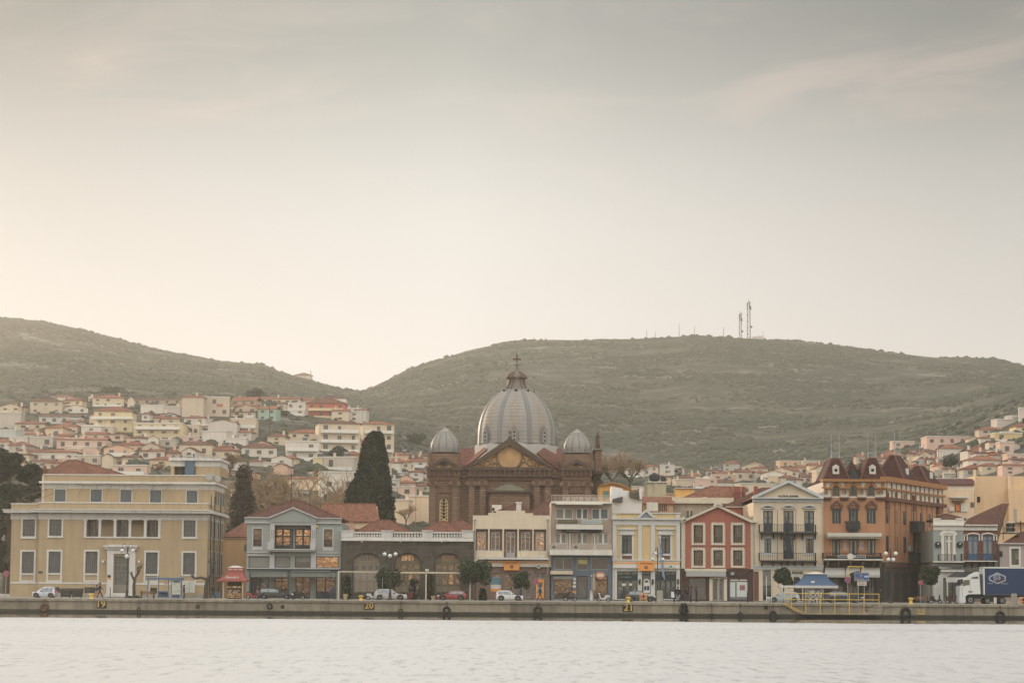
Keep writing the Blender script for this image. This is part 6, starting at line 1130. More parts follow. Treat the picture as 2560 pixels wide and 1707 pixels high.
for k in range(8):                            # ribs
    ac = math.radians(-90 - 3 + 22.5 + 45 * k); b = MB(); vs = []
    for j in range(25):
        r_, z = prof_at(j / 24); r_ += .16
        for da, dr in ((-.06, -.2), (-.035, 0), (.035, 0), (.06, -.2)): w = .42 / max(r_, 1.2); vs.append((DC.x + (r_ + dr) * math.cos(ac + da / .06 * w), DC.y + (r_ + dr) * math.sin(ac + da / .06 * w), z))
    b.add(vs, [(j * 4 + w, j * 4 + w + 1, j * 4 + 5 + w, j * 4 + 4 + w) for j in range(24) for w in range(3)]); b.build('dome_rib', leadb, dome, smooth='auto')
for k in (0, 1, 2, 7, 6):                     # lancet dormers
    an = math.radians(-90 - 3 + 45 * k); e = Vector((math.cos(an), math.sin(an), 0)); tn = Vector((-e.y, e.x, 0)); zb_, zt_ = fk.px(733, 1412)[1], fk.px(733, 1165)[1]; r0 = pr[0][0] + .35
    c = DC + e * r0; pts = [(-.5, zb_), (-.56, zb_ + 1.2), (-.4, zb_ + 1.9), (0, zt_), (.4, zb_ + 1.9), (.56, zb_ + 1.2), (.5, zb_)]
    b = MB(); b.prism([c + tn * s + Vector((0, 0, z)) for s, z in pts], [c - e * 1.3 + tn * s * .9 + Vector((0, 0, z)) for s, z in pts]); o = b.build('dormer', leadb, dome)
    b = MB(); pts2 = [(-.27, zb_ + .05), (-.29, zb_ + 1.3), (-.2, zb_ + 1.75), (0, zb_ + 1.95), (.2, zb_ + 1.75), (.29, zb_ + 1.3), (.27, zb_ + .05)]; b.prism([c + e * .05 + tn * s + Vector((0, 0, z)) for s, z in pts2], [c - e * .1 + tn * s + Vector((0, 0, z)) for s, z in pts2]); b.build('dormer_tracery', lead, o)
    for j in range(3): b = MB(); q = c + e * .08 + Vector((0, 0, zb_ + .4 + j * .58)); vs = [q + tn * .15 * math.cos(w * PI / 5) + Vector((0, 0, .19 * math.sin(w * PI / 5))) for w in range(10)]; b.prism(vs, [v - e * .06 for v in vs]); b.build('round_light', holec, o)
b = MB(); R_ = pr[0][0]; b.lathe(DC, [(R_ * 1.13, z0 - 2.6), (R_ * 1.08, z0 - .6), (R_ * 1.05, z0 - .05), (R_ * 1.0, z0 + .12)], 8); b.build('drum_base', M('pale_lead_apron', (160, 153, 144), var=.08, stain=.2), B)
b = MB(); b.lathe(DC, [(R_ * 1.10, z0 - 9), (R_ * 1.10, z0 - 2.6)], 16); b.build('drum', chs, B)
# lantern
def kz(y): return fk.px(733, y)[1]
def kr(w): return fk.px(733 + w, 1000)[0] - fk.px(733, 1000)[0]
b = MB(); b.lathe(DC, [(kr(185), kz(648)), (kr(150), kz(628)), (kr(138), kz(600)), (kr(120), kz(572)), (kr(112), kz(560)), (kr(102), kz(500)), (kr(112), kz(490)), (kr(128), kz(468)), (kr(120), kz(440)), (kr(92), kz(420)), (kr(58), kz(395)), (kr(30), kz(365)), (kr(22), kz(300)), (kr(34), kz(292)), (kr(20), kz(278)), (kr(10), kz(250)), (kr(8), kz(235))], 16); lan = b.build('lantern', M('dark_lantern_lead', (116, 106, 94), var=.12, stain=.2), B, smooth='auto')
for k in range(12): an = 2 * PI * k / 12; b = MB(); pts = [DC + Vector((kr(w) * math.cos(an), kr(w) * math.sin(an), kz(y))) for w, y in ((158, 625), (128, 585), (116, 545), (106, 498), (134, 470), (128, 438), (62, 395))]; b.path(pts, .11, 5); b.ball(pts[4], .24, 6, 4); b.build('lantern_rib', chd if k % 3 else leadb, lan)
for k in range(8):
    an = math.radians(-93 + 45 * k); q = DC + Vector((kr(215) * math.cos(an), kr(215) * math.sin(an), kz(662))); b = MB(); b.ball(q, .36, 8, 5); b.tube(q, q + Vector((0, 0, .7)), .1, .03, n=5); o = b.build('lucarne', leadb, lan); e = Vector((math.cos(an), math.sin(an), 0)); b = MB(); b.ball(q + e * .24, .2, 8, 4); b.build('round_light', holec, o)
b = MB(); w = kr(9); b.box(DC.x - w, DC.x + w, DC.y - w, DC.y + w, kz(262), kz(158)); b.box(DC.x - kr(44), DC.x + kr(44), DC.y - w * .9, DC.y + w * .9, kz(220), kz(202))
for q in ((-44, 211), (44, 211), (0, 160)): b.ball((DC.x + kr(abs(q[0])) * (1 if q[0] > 0 else -1), DC.y, kz(q[1])), w * 1.5, 6, 4)
b.tube((DC.x, DC.y, kz(160)), (DC.x, DC.y, kz(60)), .03, n=4); b.build('cross', chk, B)
# ============================================================ street: quay fittings
def quayX(reg, x, y=1500, Y=274): px, py = rp(reg, x, 0); return XatY(px, Y, y)
rubber = M('worn_rubber', (34, 34, 31), rough=.75, var=.1, stain=.2); rust = M('rusty_iron', (96, 66, 46), var=.2, stain=.3)
for reg, x, y, r, lab in (('A', 395, 1415, 40, 'rust-brown tyre fender hanging on a chain near the left end of the quay'), ('B', 602, 1412, 36, 'tyre fender on the quay wall below the dark grey hatchback'), ('C', 770, 1462, 26, 'small half-sunk tyre fender right of the number 20'),
                          ('C', 1285, 1455, 46, 'tyre fender hung by a bar below the red car'), ('D', 828, 1455, 50, 'large tyre fender low on the quay below the walking man at the bank'), ('E', 912, 1425, 40, 'tyre fender wrapped in dark netting below the standing group'), ('E', 1217, 1466, 22, 'small black tyre fender at the waterline below the red gabled building'),
                          ('E', 1525, 1462, 30, 'weed-hung tyre fender below the poster shop window'), ('G', 300, 1470, 42, 'wide low tyre fender below the silver hatchback'), ('H', 815, 1470, 46, 'big black tyre fender just left of the number 22'), ('I', 995, 1480, 52, 'big black tyre fender at the waterline below the lorry'), ('A', 1237, 1432, 16, 'tiny tyre fender at the waterline below the bus shelter')):
    px, py = rp(reg, x, y); s = REG[reg][2]; R_ = r / s / 22.05; c = at(px, py, QY - .38); m = rust if (reg, x) == ('A', 395) else rubber
    T = thing('tyre_fender', lab, 'tyre fender', c, 'tyre fenders along the quay'); b = MB(); b.torus(c, R_ * .70, R_ * .30, 'Y', 22, 8, .8); b.build('tyre', m, T, smooth=True)
    b = MB(); b.tube(c + Vector((0, 0, R_ * .5)), Vector((c.x + .05, QY - .2, 1.42)), .035, n=4); b.tube(c + Vector((.06, 0, R_ * .5)), Vector((c.x - .05, QY - .22, 1.42)), .03, n=4); b.build('chain', rust if reg != 'E' else rubber, T)
    if (reg, x) == ('E', 912):
        b = MB(); r2 = random.Random(5)
        for k in range(26): a_ = r2.uniform(-.6, .6); b.tube(c + Vector((a_ * .4, -.1, .9)), c + Vector((a_, -.15, -.3 + r2.random() * .3)), .05, .03, n=4)
        b.build('netting', rubber, T)
blk = M('black_number_panel', (42, 40, 34), var=.2, scale=3, stain=.2); ynum = M('worn_yellow_number', (196, 158, 72), var=.22, scale=6, stain=.2); b = None
for reg, x0, y0, x1, y1, t, pl in (('A', 862, 1345, 950, 1425, '19', True), ('B', 1655, 1350, 1775, 1448, '20', True), ('E', 245, 1333, 358, 1432, '21', True), ('I', 128, 1402, 222, 1475, '22', False)):
    f = F(reg, QW, None, Y=QY - .02); pad = (x1 - x0) * .1
    if pl: f.box('number_panel', x0, y0, x1, y1, blk, -.02, 0)
    f.text(t, x0 + pad, y0 + pad * 1.3, x1 - pad, y1 - pad, ynum, -.05, ext=.01, bold=.02, name='quay_number')
for reg, x, y in (('A', 1763, 1408), ('B', 747, 1415), ('G', 225, 1390)):
    f = F(reg, QW, None, Y=QY); o = f.box('mooring_recess', x - 20, y - 20, x + 20, y + 22, rust if reg == 'A' else quay_d, -.05, 0); f.box('recess_hole', x - 9, y - 9, x + 9, y + 12, rubber, -.07, -.045, o)
f = F('G', QW, None, Y=QY)          # steps and landing with yellow nosing
for k in range(7): f.boxes('step', [(392 + k * 26, 1352 + k * 14.5, 392 + k * 26 + 60 + k * 4, 1367 + k * 14.5)], quay_c, -.28, 0)
for k in range(6): f.boxes('step_marking', [(396 + k * 26, 1356 + k * 15, 396 + k * 26 + 66, 1364 + k * 15)], ynum, -.32, -.285)
f.boxes('landing', [(580, 1452, 1400, 1468)], quay_c, -1.3, 0); f.boxes('landing_marking', [(560, 1450, 1240, 1453)], ynum, -1.32, -1.2); f.boxes('step', [(1240 + k * 24, 1442 - k * 16, 1420 + k * 4, 1457 - k * 16) for k in range(5)], quay_c, -.3, 0)
f = F('B', QW, None, Y=QY - .2)
for x, w in ((30, 40), (590, 60), (1100, 45), (510, 70), (2050, 40), (2700, 50), (3300, 60)): f.box('edge_paint', x, 1344, x + w, 1350, ynum if x != 510 else M('pale_blue_paint', (150, 170, 180), var=.1), -.03, .01)
# yellow railing round the landing
T = thing('railing', 'long yellow tubular railing on the quay edge in front of the dark parked car', 'railing', (quayX('G', 900), QY - .3, 1.5)); f = F('G', T, None, Y=QY - .3)
for y in (1252, 1312): a = f.R(413, y - 4, 1397, y + 4); b = MB(); b.tube((a[0], QY - .3, (a[2] + a[3]) / 2), (a[1], QY - .3, (a[2] + a[3]) / 2), .045, n=6); b.build('rail', yellowp, T)
for x, y1 in ((415, 1312), (490, 1385), (638, 1460), (787, 1460), (937, 1460), (1087, 1462), (1238, 1465), (1393, 1375)):
    y0 = 1250; a = f.px(x, y0); c = f.px(x, y1); b = MB(); b.tube((a[0], QY - .3, a[1]), (c[0], QY - .3, c[1]), .045, n=6); b.build('post', yellowp if x != 1238 else M('faded_orange_post', (214, 160, 100), var=.1), T)
# bollards
def bollard(reg, x, y0, y1, lab):
    px, py = rp(reg, x, y1); X = XatY(px, 274.6); b = MB(); h = (y1 - y0) / REG[reg][2] / 22; q = Vector((X, 274.6, 1.5)); b.lathe(q, [(.26, 0), (.24, .06), (.19, .12), (.18, h * .55), (.27, h * .68), (.31, h * .8), (.28, h * .95), (.1, h)], 14); tag(b.build('mooring_bollard', yellowp, smooth='auto'), lab, 'bollard', 'yellow mooring bollards')
bollard('A', 820, 1288, 1336, 'yellow mooring bollard beside the number 19, left of the walking couple'); bollard('B', 1624, 1280, 1340, 'yellow mooring bollard above the number 20'); bollard('E', 308, 1266, 1326, 'yellow mooring bollard above the number 21, in front of the grey car'); bollard('H', 857, 1350, 1406, 'orange-yellow mooring bollard left of the number 22')
def lifebuoy(reg, x0, y0, x1, y1, lab):
    f = F(reg, None, None, Y=274.7); a = f.R(x0, y0, x1, y1); T = thing('lifebuoy_stand', lab, 'lifebuoy stand', ((a[0] + a[1]) / 2, 274.7, 1.5)); f.root = T; zb = 1.5; b = MB()
    for s in (a[0] + .04, a[1] - .04): b.tube((s, 274.7, zb), (s, 274.7, a[3]), .04, n=5)
    for z in (a[3] - .03, zb + .32): b.tube((a[0], 274.7, z), (a[1], 274.7, z), .04, n=5)
    b.build('frame', yellowp, T); c = ((a[0] + a[1]) / 2, 274.62, (a[3] + zb + .32) / 2); R_ = (a[1] - a[0]) * .40; b = MB(); b.torus(c, R_ * .76, R_ * .24, 'Y', 24, 8); o = b.build('lifebuoy', M('orange_lifebuoy', (206, 84, 52), var=.08, stain=.1, rough=.5), T, smooth=True); b = MB()
    for k in range(4): an = PI / 4 + k * PI / 2; q = Vector((c[0] + R_ * .76 * math.cos(an), c[1], c[2] + R_ * .76 * math.sin(an))); b.ball(q, R_ * .27, 8, 5)
    b.build('band', white, o)
lifebuoy('E', 432, 1232, 512, 1326, 'orange lifebuoy in a yellow frame in front of the grey car at number 21'); lifebuoy('I', 1188, 1288, 1262, 1380, 'orange lifebuoy in a yellow frame at the right edge beside the lorry')
for reg, x0, y0, x1, y1, lab in (('E', 620, 1198, 683, 1326, 'rough pale stone pillar standing between the grey car and the standing group'), ('I', 1110, 1250, 1170, 1384, 'rough pale stone pillar standing in front of the lorry trailer')):
    f = F(reg, None, None, Y=275.0); a = f.R(x0, y0, x1, y1); b = MB(); w = a[1] - a[0]; b.lathe(((a[0] + a[1]) / 2, 275.2, 1.5), [(w * .56, 0), (w * .54, .9), (w * .52, a[3] - 1.62), (w * .44, a[3] - 1.5)], 10); tag(b.build('stone_pillar', greyst), lab, 'pillar')
# ---------------------------------------------------------------- lamps
globe = M('opal_globe', (214, 210, 204), rough=.3, var=0, stain=0)
def lamp(reg, x, ytop, globes, lab, Y=277.6):
    px, _ = rp(reg, x, 0); X = XatY(px, Y); f = F(reg, None, None, Y=Y); z1 = f.px(x, ytop)[1]; T = thing('street_lamp', lab, 'street lamp', (X, Y, gz(Y)), 'globe street lamps'); b = MB()
    b.lathe((X, Y, 1.55), [(.30, 0), (.28, .15), (.17, .3), (.15, .8), (.09, .95), (.065, 1.6), (.055, z1 - 2.2), (.09, z1 - 2.1), (.05, z1 - 1.9), (.03, z1 - 1.6), (.01, z1 - 1.55)], 8)
    o = b.build('pole', iron, T)
    for gx, gy, r in globes:
        s, z = f.px(gx, gy); R_ = r / REG[reg][2] / 21.8; b = MB()
        sx = 1 if s > X else -1; c = Vector((s, Y, z)); 
        pts = [Vector((X, Y, z - .25)), Vector((X + (s - X) * .5, Y, z - .5)), Vector((s, Y, z - R_))] if gy > ytop + 10 and z > z1 - 2.2 and reg in 'BCH' else [Vector((X, Y, z + .1)), Vector((X + (s - X) * .4, Y, z + .75)), Vector((X + (s - X) * .85, Y, z + .7)), Vector((s, Y, z + R_))]
        b.path(pts, .028, 5); ar_ = b.build('arm', iron, T); b = MB(); b.ball(c, R_, 14, 9); b.build('globe', globe, ar_, smooth=True)
    return T
lamp('A', 1130, 858, [(1088, 912, 17), (1184, 912, 17), (1130, 962, 20)], 'globe street lamp in front of the ochre building portal')
lamp('C', 650, 728, [(590, 827, 22), (712, 827, 22), (650, 846, 23)], 'globe street lamp with three raised globes in front of the stone hall')
lamp('E', 628, 735, [(606, 797, 18), (572, 856, 17), (686, 860, 18)], 'globe street lamp before the yellow and white bank')
lamp('H', 690, 925, [(650, 978, 17), (731, 978, 17), (672, 1028, 17), (711, 1029, 17)], 'globe street lamp with four globes beside the orange mansard building')
# ---------------------------------------------------------------- signs
signred = M('sign_red', (196, 72, 56), var=0, stain=0, rough=.4); signblue = M('sign_blue', (60, 92, 146), var=0, stain=0, rough=.4)
def noparking(reg, x, y, r, ybot, lab, Y=278.2, dbl=False):
    f = F(reg, None, None, Y=Y); s, z = f.px(x, y); R_ = r / REG[reg][2] / 21.7; T = thing('no_parking_sign', lab, 'road sign', (s, Y, gz(Y)), 'round no parking signs'); c = Vector((s, Y, z))
    b = MB(); b.tube((s, Y + .05, gz(Y)), (s, Y + .05, z + R_ * .5), .035, n=5); b.build('post', steel, T); b = MB(); b.lathe(c, [(R_, -.02), (R_, .02)], 20, 'Y'); o = b.build('rim', signred, T); b = MB(); b.lathe(c - Vector((0, .03, 0)), [(R_ * .7, -.01), (R_ * .7, .01)], 18, 'Y'); b.build('disc', signblue, o)
    b = MB(); 
    for sg in ((1, -1) if dbl else (1,)): b.tube(c + Vector((-R_ * .5 * sg, -.05, R_ * .5)), c + Vector((R_ * .5 * sg, -.05, -R_ * .5)), R_ * .1, n=4)
    b.build('bar', signred, o)
noparking('A', 55, 1115, 25, 1320, 'round no-parking sign at the far left before the dark trees'); noparking('D', 808, 1138, 30, 1330, 'round no-stopping sign in front of the cash machine', dbl=True); noparking('G', 1070, 1108, 31, 1330, 'round no-parking sign left of the blue direction sign', Y=276.5); noparking('H', 938, 1220, 20, 1395, 'round no-parking sign beside the orange tree and bench', Y=276.5, dbl=True)
f = F('G', None, None, Y=276.2); a = f.R(1140, 1033, 1291, 1118); T = thing('direction_sign', 'blue road direction sign with a white board below it, on two posts', 'road sign', ((a[0] + a[1]) / 2, 276.2, 1.5)); f.root = T
for x in (1180, 1242): a = f.R(x - 4, 1100, x + 4, 1330); b = MB(); b.tube(((a[0] + a[1]) / 2, 276.26, 1.5), ((a[0] + a[1]) / 2, 276.26, a[3]), .04, n=5); b.build('post', steel, T)
o = f.box('board', 1140, 1033, 1291, 1118, M('direction_blue', (52, 92, 142), var=.03, stain=.05, rough=.4), -.04, .02); f.frame('edge', 1142, 1035, 1289, 1116, 3, white, -.05, -.04, o); pk = M('sign_orange_text', (206, 130, 104), var=0, stain=0)
for t, x0, y0, x1, y1, m in (('Λιμάνι', 1185, 1043, 1225, 1054, pk), ('Port', 1195, 1060, 1222, 1072, white), ('Τελωνείο', 1152, 1080, 1222, 1092, pk), ('Customs-Police', 1152, 1098, 1232, 1110, white)): f.text(t, x0, y0, x1, y1, m, -.06, o)
f.prism('arrow', [(1238, 1075), (1252, 1064), (1252, 1071), (1282, 1066), (1282, 1084), (1252, 1079), (1252, 1086)], white, -.06, -.04, o)
o = f.box('lower_board', 1168, 1124, 1265, 1168, white, -.04, .02); dkr = M('sign_dark_red', (130, 60, 52), var=0, stain=0); f.text('Μόνο από τις', 1176, 1130, 1258, 1143, dkr, -.06, o); f.text('ράμπες', 1182, 1148, 1252, 1160, dkr, -.06, o)
# ---------------------------------------------------------------- kiosks, shelter and furniture
kr_ = M('kiosk_red', (150, 76, 66), var=.05, stain=.15); T = thing('kiosk', 'small street kiosk with a flared dark red awning and yellowish goods shelves', 'kiosk', (XatY(585, 281), 281, 1.55)); f = F('B', T, None, Y=281)
def flared(f, x0, x1, y0, x2, x3, y1, m, par, d=1.6, mid=.45):
    a = f.R(x0, y0, x1, y0 + 2); c = f.R(x2, y1 - 2, x3, y1); zt, zb = a[3], c[2]; L = []
    for k in range(6):
        t = k / 5; q = t ** 1.9; e0 = a[0] + (c[0] - a[0]) * q; e1 = a[1] + (c[1] - a[1]) * q; dd = .7 + (d - .7) * q; z = zt + (zb - zt) * t; L.append([f.P(e0, 1.2 - dd, z), f.P(e1, 1.2 - dd, z), f.P(e1, 1.2 + dd, z), f.P(e0, 1.2 + dd, z)])
    b = MB()
    for p, q in zip(L, L[1:]): b.add(p + q, [(k, (k + 1) % 4, 4 + (k + 1) % 4, 4 + k) for k in range(4)])
    return b.build('awning', m, par)
flared(f, 120, 296, 1018, 12, 345, 1118, kr_, T); f.box('awning_valance', 10, 1118, 347, 1134, kr_, -.45, 2.9); f.text("Goody's", 108, 1072, 258, 1104, white, -.28, bold=.03, ext=.02)
b = MB(); a = f.R(118, 976, 298, 1020); b.box(a[0], a[1], 281.5, 282.9, a[2], a[3]); b.build('roof_box', kr_, T); f.boxes('box_lettering', [(130 + k * 58, 990, 178 + k * 58, 1006) for k in range(3)], M('pale_pink_print', (200, 150, 140), var=0), .44, .5); b = MB(); b.prism([(a[0], 281.5, a[3]), (a[1], 281.5, a[3]), (a[1], 282.9, a[3]), (a[0], 282.9, a[3])], [((a[0] + a[1]) / 2 - .3, 282.1, a[3] + .22), ((a[0] + a[1]) / 2 + .3, 282.1, a[3] + .22), ((a[0] + a[1]) / 2 + .3, 282.3, a[3] + .22), ((a[0] + a[1]) / 2 - .3, 282.3, a[3] + .22)]); b.build('roof_cap', whiteb, T)
f.boxes('cabin', [(120, 1134, 280, 1328, .5, 2.4)], M('dark_wood', (66, 50, 40), var=.1)); tanp = M('tan_post', (188, 158, 116), var=.05)
for x in (86, 300): f.box('post', x - 8, 1134, x + 8, 1326, tanp, -.3, -.1)
r2 = random.Random(8); gm = [M('goods_amber', (206, 150, 84), var=.2, scale=9), M('goods_cream', (212, 186, 142), var=.2, scale=9), M('goods_brown', (120, 80, 55), var=.2, scale=9)]  # goods coloured amber, cream and brown
for k, y in enumerate((1200, 1240, 1262, 1286, 1310)): 
    o = f.box('shelf', 122, y, 278, y + 5, M('goods_blue', (90, 120, 150), var=.1) if k == 1 else tanp, -.05, .5); n_ = 12
    for j in range(n_): x = 126 + j * 12.5; f.boxes('goods', [(x, y - 18 + r2.random() * 6, x + 10, y)], r2.choice(gm), 0.05, .4, o)
f.box('cooler_box', -45, 1248, 55, 1318, M('blue_sheet', (0, 0, 0)), -.2, .6)
kb = M('kiosk_blue', (70, 92, 118), var=.04, stain=.1); T = thing('kiosk', 'small street kiosk with a flared blue awning, papered with newspapers', 'kiosk', (XatY(2036, 280.5), 280.5, 1.55)); f = F('G', T, None, Y=280.5)
flared(f, 636, 860, 1048, 525, 966, 1168, kb, T); f.box('awning_valance', 524, 1168, 967, 1194, M('white_print', (196, 188, 180), var=.15, scale=5), -.45, 2.9); b = MB(); a = f.R(636, 1028, 860, 1048); b.prism([(a[0], 280.9, a[2]), (a[1], 280.9, a[2]), (a[1], 282.6, a[2]), (a[0], 282.6, a[2])], [((a[0] + a[1]) / 2 - .2, 281.6, a[3]), ((a[0] + a[1]) / 2 + .2, 281.6, a[3]), ((a[0] + a[1]) / 2 + .2, 281.9, a[3]), ((a[0] + a[1]) / 2 - .2, 281.9, a[3])]); b.build('roof_cap', white, T)
f.boxes('side_awning', [(370, 1167, 524, 1188)], whiteb, -.3, 2.4); f.boxes('side_awning_post', [(372, 1188, 380, 1335, -.2, -.1)], steel); f.box('emblem', 690, 1120, 728, 1140, white, -.12, -.05); f.boxes('cabin', [(634, 1194, 822, 1345, .0, 2.4)], whiteb)
r2 = random.Random(4)
for j in range(8):
    for i in range(12): x = 640 + i * 15; y = 1202 + j * 18; f.boxes('newspaper', [(x, y, x + 12, y + 15)], r2.choice([ink, blind, white, M('news_grey', (150, 146, 140), var=.3, scale=9), ink if j > 2 else white]), -.03, 0)
# bus shelter
bsb = M('shelter_blue', (84, 112, 140), var=.05, stain=.15); T = thing('bus_shelter', 'blue-framed glass bus shelter in front of the ochre building', 'bus shelter', (XatY(412, 279.5), 279.5, 1.55)); f = F('A', T, None, Y=279.2)
f.box('roof', 1308, 1152, 1622, 1170, bsb, -.2, 1.5)
for x in (1318, 1412, 1500, 1618): f.box('post', x - 4, 1135 if x != 1500 else 1170, x + 4, 1332, bsb, -.05, .05)
f.box('side_panel', 1322, 1180, 1338, 1320, M('frosted_panel', (186, 176, 160), var=.03), 0, .05); f.box('seat', 1398, 1272, 1490, 1284, bsb, .4, .9); f.box('seat_back', 1398, 1284, 1490, 1326, bsb, .85, .95); f.box('timetable', 1468, 1176, 1496, 1212, M('timetable_print', (176, 140, 110), var=.3, scale=8), -.06, 0); pst = M('event_poster', (178, 176, 160), var=.35, scale=3.5, stain=.1)
o = f.frame('poster_frame', 1526, 1172, 1616, 1308, 5, bsb, -.12, .05); f.box('poster', 1531, 1178, 1611, 1302, pst, -.06, .0, o); f.box('poster_title', 1545, 1182, 1600, 1194, M('sign_ink_blue', (0, 0, 0)), -.08, -.055, o); f.box('bin', 1530, 1304, 1595, 1332, bsb, .1, .5)
for x in (1642, 1692): a = F('A', None, None, Y=288.9).R(x, 1190, x + 46, 1284); b = MB(); b.box(a[0], a[1], 288.8, 288.9, a[2], a[3]); tag(b.build('poster_board', pst), 'poster board on the ochre wall, %s of the pair right of the bus shelter' % ('left' if x < 1660 else 'right'), 'poster board')
def bench(reg, x0, x1, y0, y1, lab, Y=277.8):
    f = F(reg, None, None, Y=Y); a = f.R(x0, y0, x1, y1); T = thing('bench', lab, 'bench', ((a[0] + a[1]) / 2, Y, gz(Y))); g_ = gz(Y)
    for k in range(3): b = MB(); b.box(a[0], a[1], Y - .25 + k * .16, Y - .12 + k * .16, g_ + .42, g_ + .46); b.build('slat', M('bench_wood', (120, 86, 62), var=.1), T)
    for k in range(3): b = MB(); b.box(a[0], a[1], Y + .26, Y + .3, g_ + .52 + k * .12, g_ + .62 + k * .12); b.build('slat', M('bench_wood', (0, 0, 0)), T)
    for x in (a[0] + .15, a[1] - .25): b = MB(); b.box(x, x + .1, Y - .25, Y + .28, g_, g_ + .42); b.box(x, x + .1, Y + .2, Y + .26, g_ + .42, g_ + .9); b.build('leg', iron, T)
bench('A', 1243, 1385, 1270, 1332, 'brown wooden bench left of the bus shelter'); bench('H', 888, 1015, 1340, 1396, 'brown wooden bench beside the orange tree near number 22')
for k, x in enumerate((537, 638)):
    f = F('A', None, None, Y=280); a = f.R(x, 1248, x + 98, 1330); T = thing('waste_container', 'dark wheeled waste container behind the bollard, %s of the two' % ('left' if k == 0 else 'right'), 'waste container', ((a[0] + a[1]) / 2, 280, 1.55)); dk = M('container_green', (58, 56, 48), var=.1, stain=.2, rough=.6); w = a[1] - a[0]
    b = MB(); x0 = a[0]; b.prism([(x0 + .12, 279.7, 1.7), (x0 + w - .12, 279.7, 1.7), (x0 + w - .12, 280.5, 1.7), (x0 + .12, 280.5, 1.7)], [(x0, 279.6, a[3] - .2), (x0 + w, 279.6, a[3] - .2), (x0 + w, 280.6, a[3] - .2), (x0, 280.6, a[3] - .2)]); b.build('bin_body', dk, T); b = MB(); b.lathe((x0 + w / 2, 280.1, a[3] - .22), [(.5, -w / 2 - .02), (.5, w / 2 + .02)], 10, 'X'); b.v = [(v[0], v[1], a[3] - .22 + (v[2] - a[3] + .22) * .5) for v in b.v]; b.build('lid', iron, T); b = MB(); b.box(x0 + w * .42, x0 + w * .58, 279.55, 279.62, a[2] + .75, a[2] + .9); b.build('sticker', rust, T)
    for s in (.15, w - .15): b = MB(); b.lathe((x0 + s, 279.8, 1.63), [(.08, -.04), (.08, .04)], 8, 'X'); b.build('wheel', rubber, T)
T = thing('canopy_frame', 'bare white metal canopy frame with slender posts before the stone hall', 'canopy frame', (XatY(1018, 284), 284, 1.55)); f = F('C', T, None, Y=284); wfm = M('cream_steel', (206, 188, 158), var=.04, stain=.15)
for x in (73, 1053, 1546): f.box('post', x - 7, 1030, x + 7, 1336, wfm, -.06, .06)
f.box('beam', 66, 1018, 545, 1030, wfm, -.06, .06); f.box('beam', 760, 1026, 1560, 1042, wfm, -.06, .06); f.box('beam', 545, 1022, 760, 1032, wfm, -.06, .06); f.box('sign_plate', 1045, 992, 1083, 1018, white, -.1, 0)
for reg, x, y0, y1, m, lab, w in (('C', 565, 1095, 1330, steel, 'thin grey post in front of the silver hatchback beside the lamp', 6), ('G', 232, 1070, 1335, white, 'tall white pole in front of the pedimented bank, left of a pair', 7), ('G', 284, 1005, 1335, white, 'tall white pole in front of the pedimented bank, right of a pair', 7), ('A', 982, 1236, 1330, iron, 'short black post before the ochre building portal', 7), ('C', 938, 1200 - 1100 + -60, 560, M('bronze_pole', (150, 100, 62), var=.05), 'tall thin bronze pole rising behind the stone hall balustrade', 5), ('E', 1298, 1060, 1318, steel, 'thin grey post before the cream-columned doorway', 6), ('E', 1608, 1218, 1320, black, 'black litter post before the poster shop', 16), ('A', 1690, 1125, 1330, steel, 'thin grey post right of the bus shelter', 5)):
    Y = 278 if y1 > 1000 else 300; f = F(reg, None, None, Y=Y); a = f.R(x - w / 2, y0, x + w / 2, y1); b = MB(); b.tube(((a[0] + a[1]) / 2, Y, gz(Y) if y1 > 1000 else 2), ((a[0] + a[1]) / 2, Y, a[3]), (a[1] - a[0]) / 2, n=6); tag(b.build('post', m), lab, 'post')
# ---------------------------------------------------------------- vehicles
cglass = glass('car_glass', (36, 42, 46), .13, .1, .05); chrome = M('wheel_silver', (150, 150, 148), rough=.35, metal=.5, var=0, stain=0); lampm = M('headlamp_lens', (205, 205, 200), rough=.15, var=0, stain=0, spec=.8); tail = M('tail_lamp', (210, 60, 40), rough=.3, var=0, stain=0)
STY = {'hatch': dict(belt=[(0, .60), (.08, .64), (.5, .62), (.70, .60), (.92, .50), (1, .38)], roof=[(0, .60), (.03, .78), (.08, .93), (.18, .99), (.38, 1), (.52, .96), (.70, .62), (1, .38)], wh=(.18, .80), win=[(.10, .29), (.31, .50), (.515, .615)]),
       'small': dict(belt=[(0, .58), (.1, .62), (.55, .60), (.72, .56), (.93, .48), (1, .36)], roof=[(0, .6), (.02, .84), (.07, .96), (.2, 1), (.42, .99), (.52, .94), (.68, .60), (1, .36)], wh=(.19, .80), win=[(.08, .25), (.27, .47), (.49, .60)]),
       'micro': dict(belt=[(0, .5), (.1, .56), (.55, .56), (.78, .50), (.95, .42), (1, .3)], roof=[(0, .52), (.06, .82), (.15, .96), (.3, 1), (.5, .98), (.62, .88), (.85, .52), (1, .3)], wh=(.2, .82), win=[(.14, .26), (.29, .60)])}
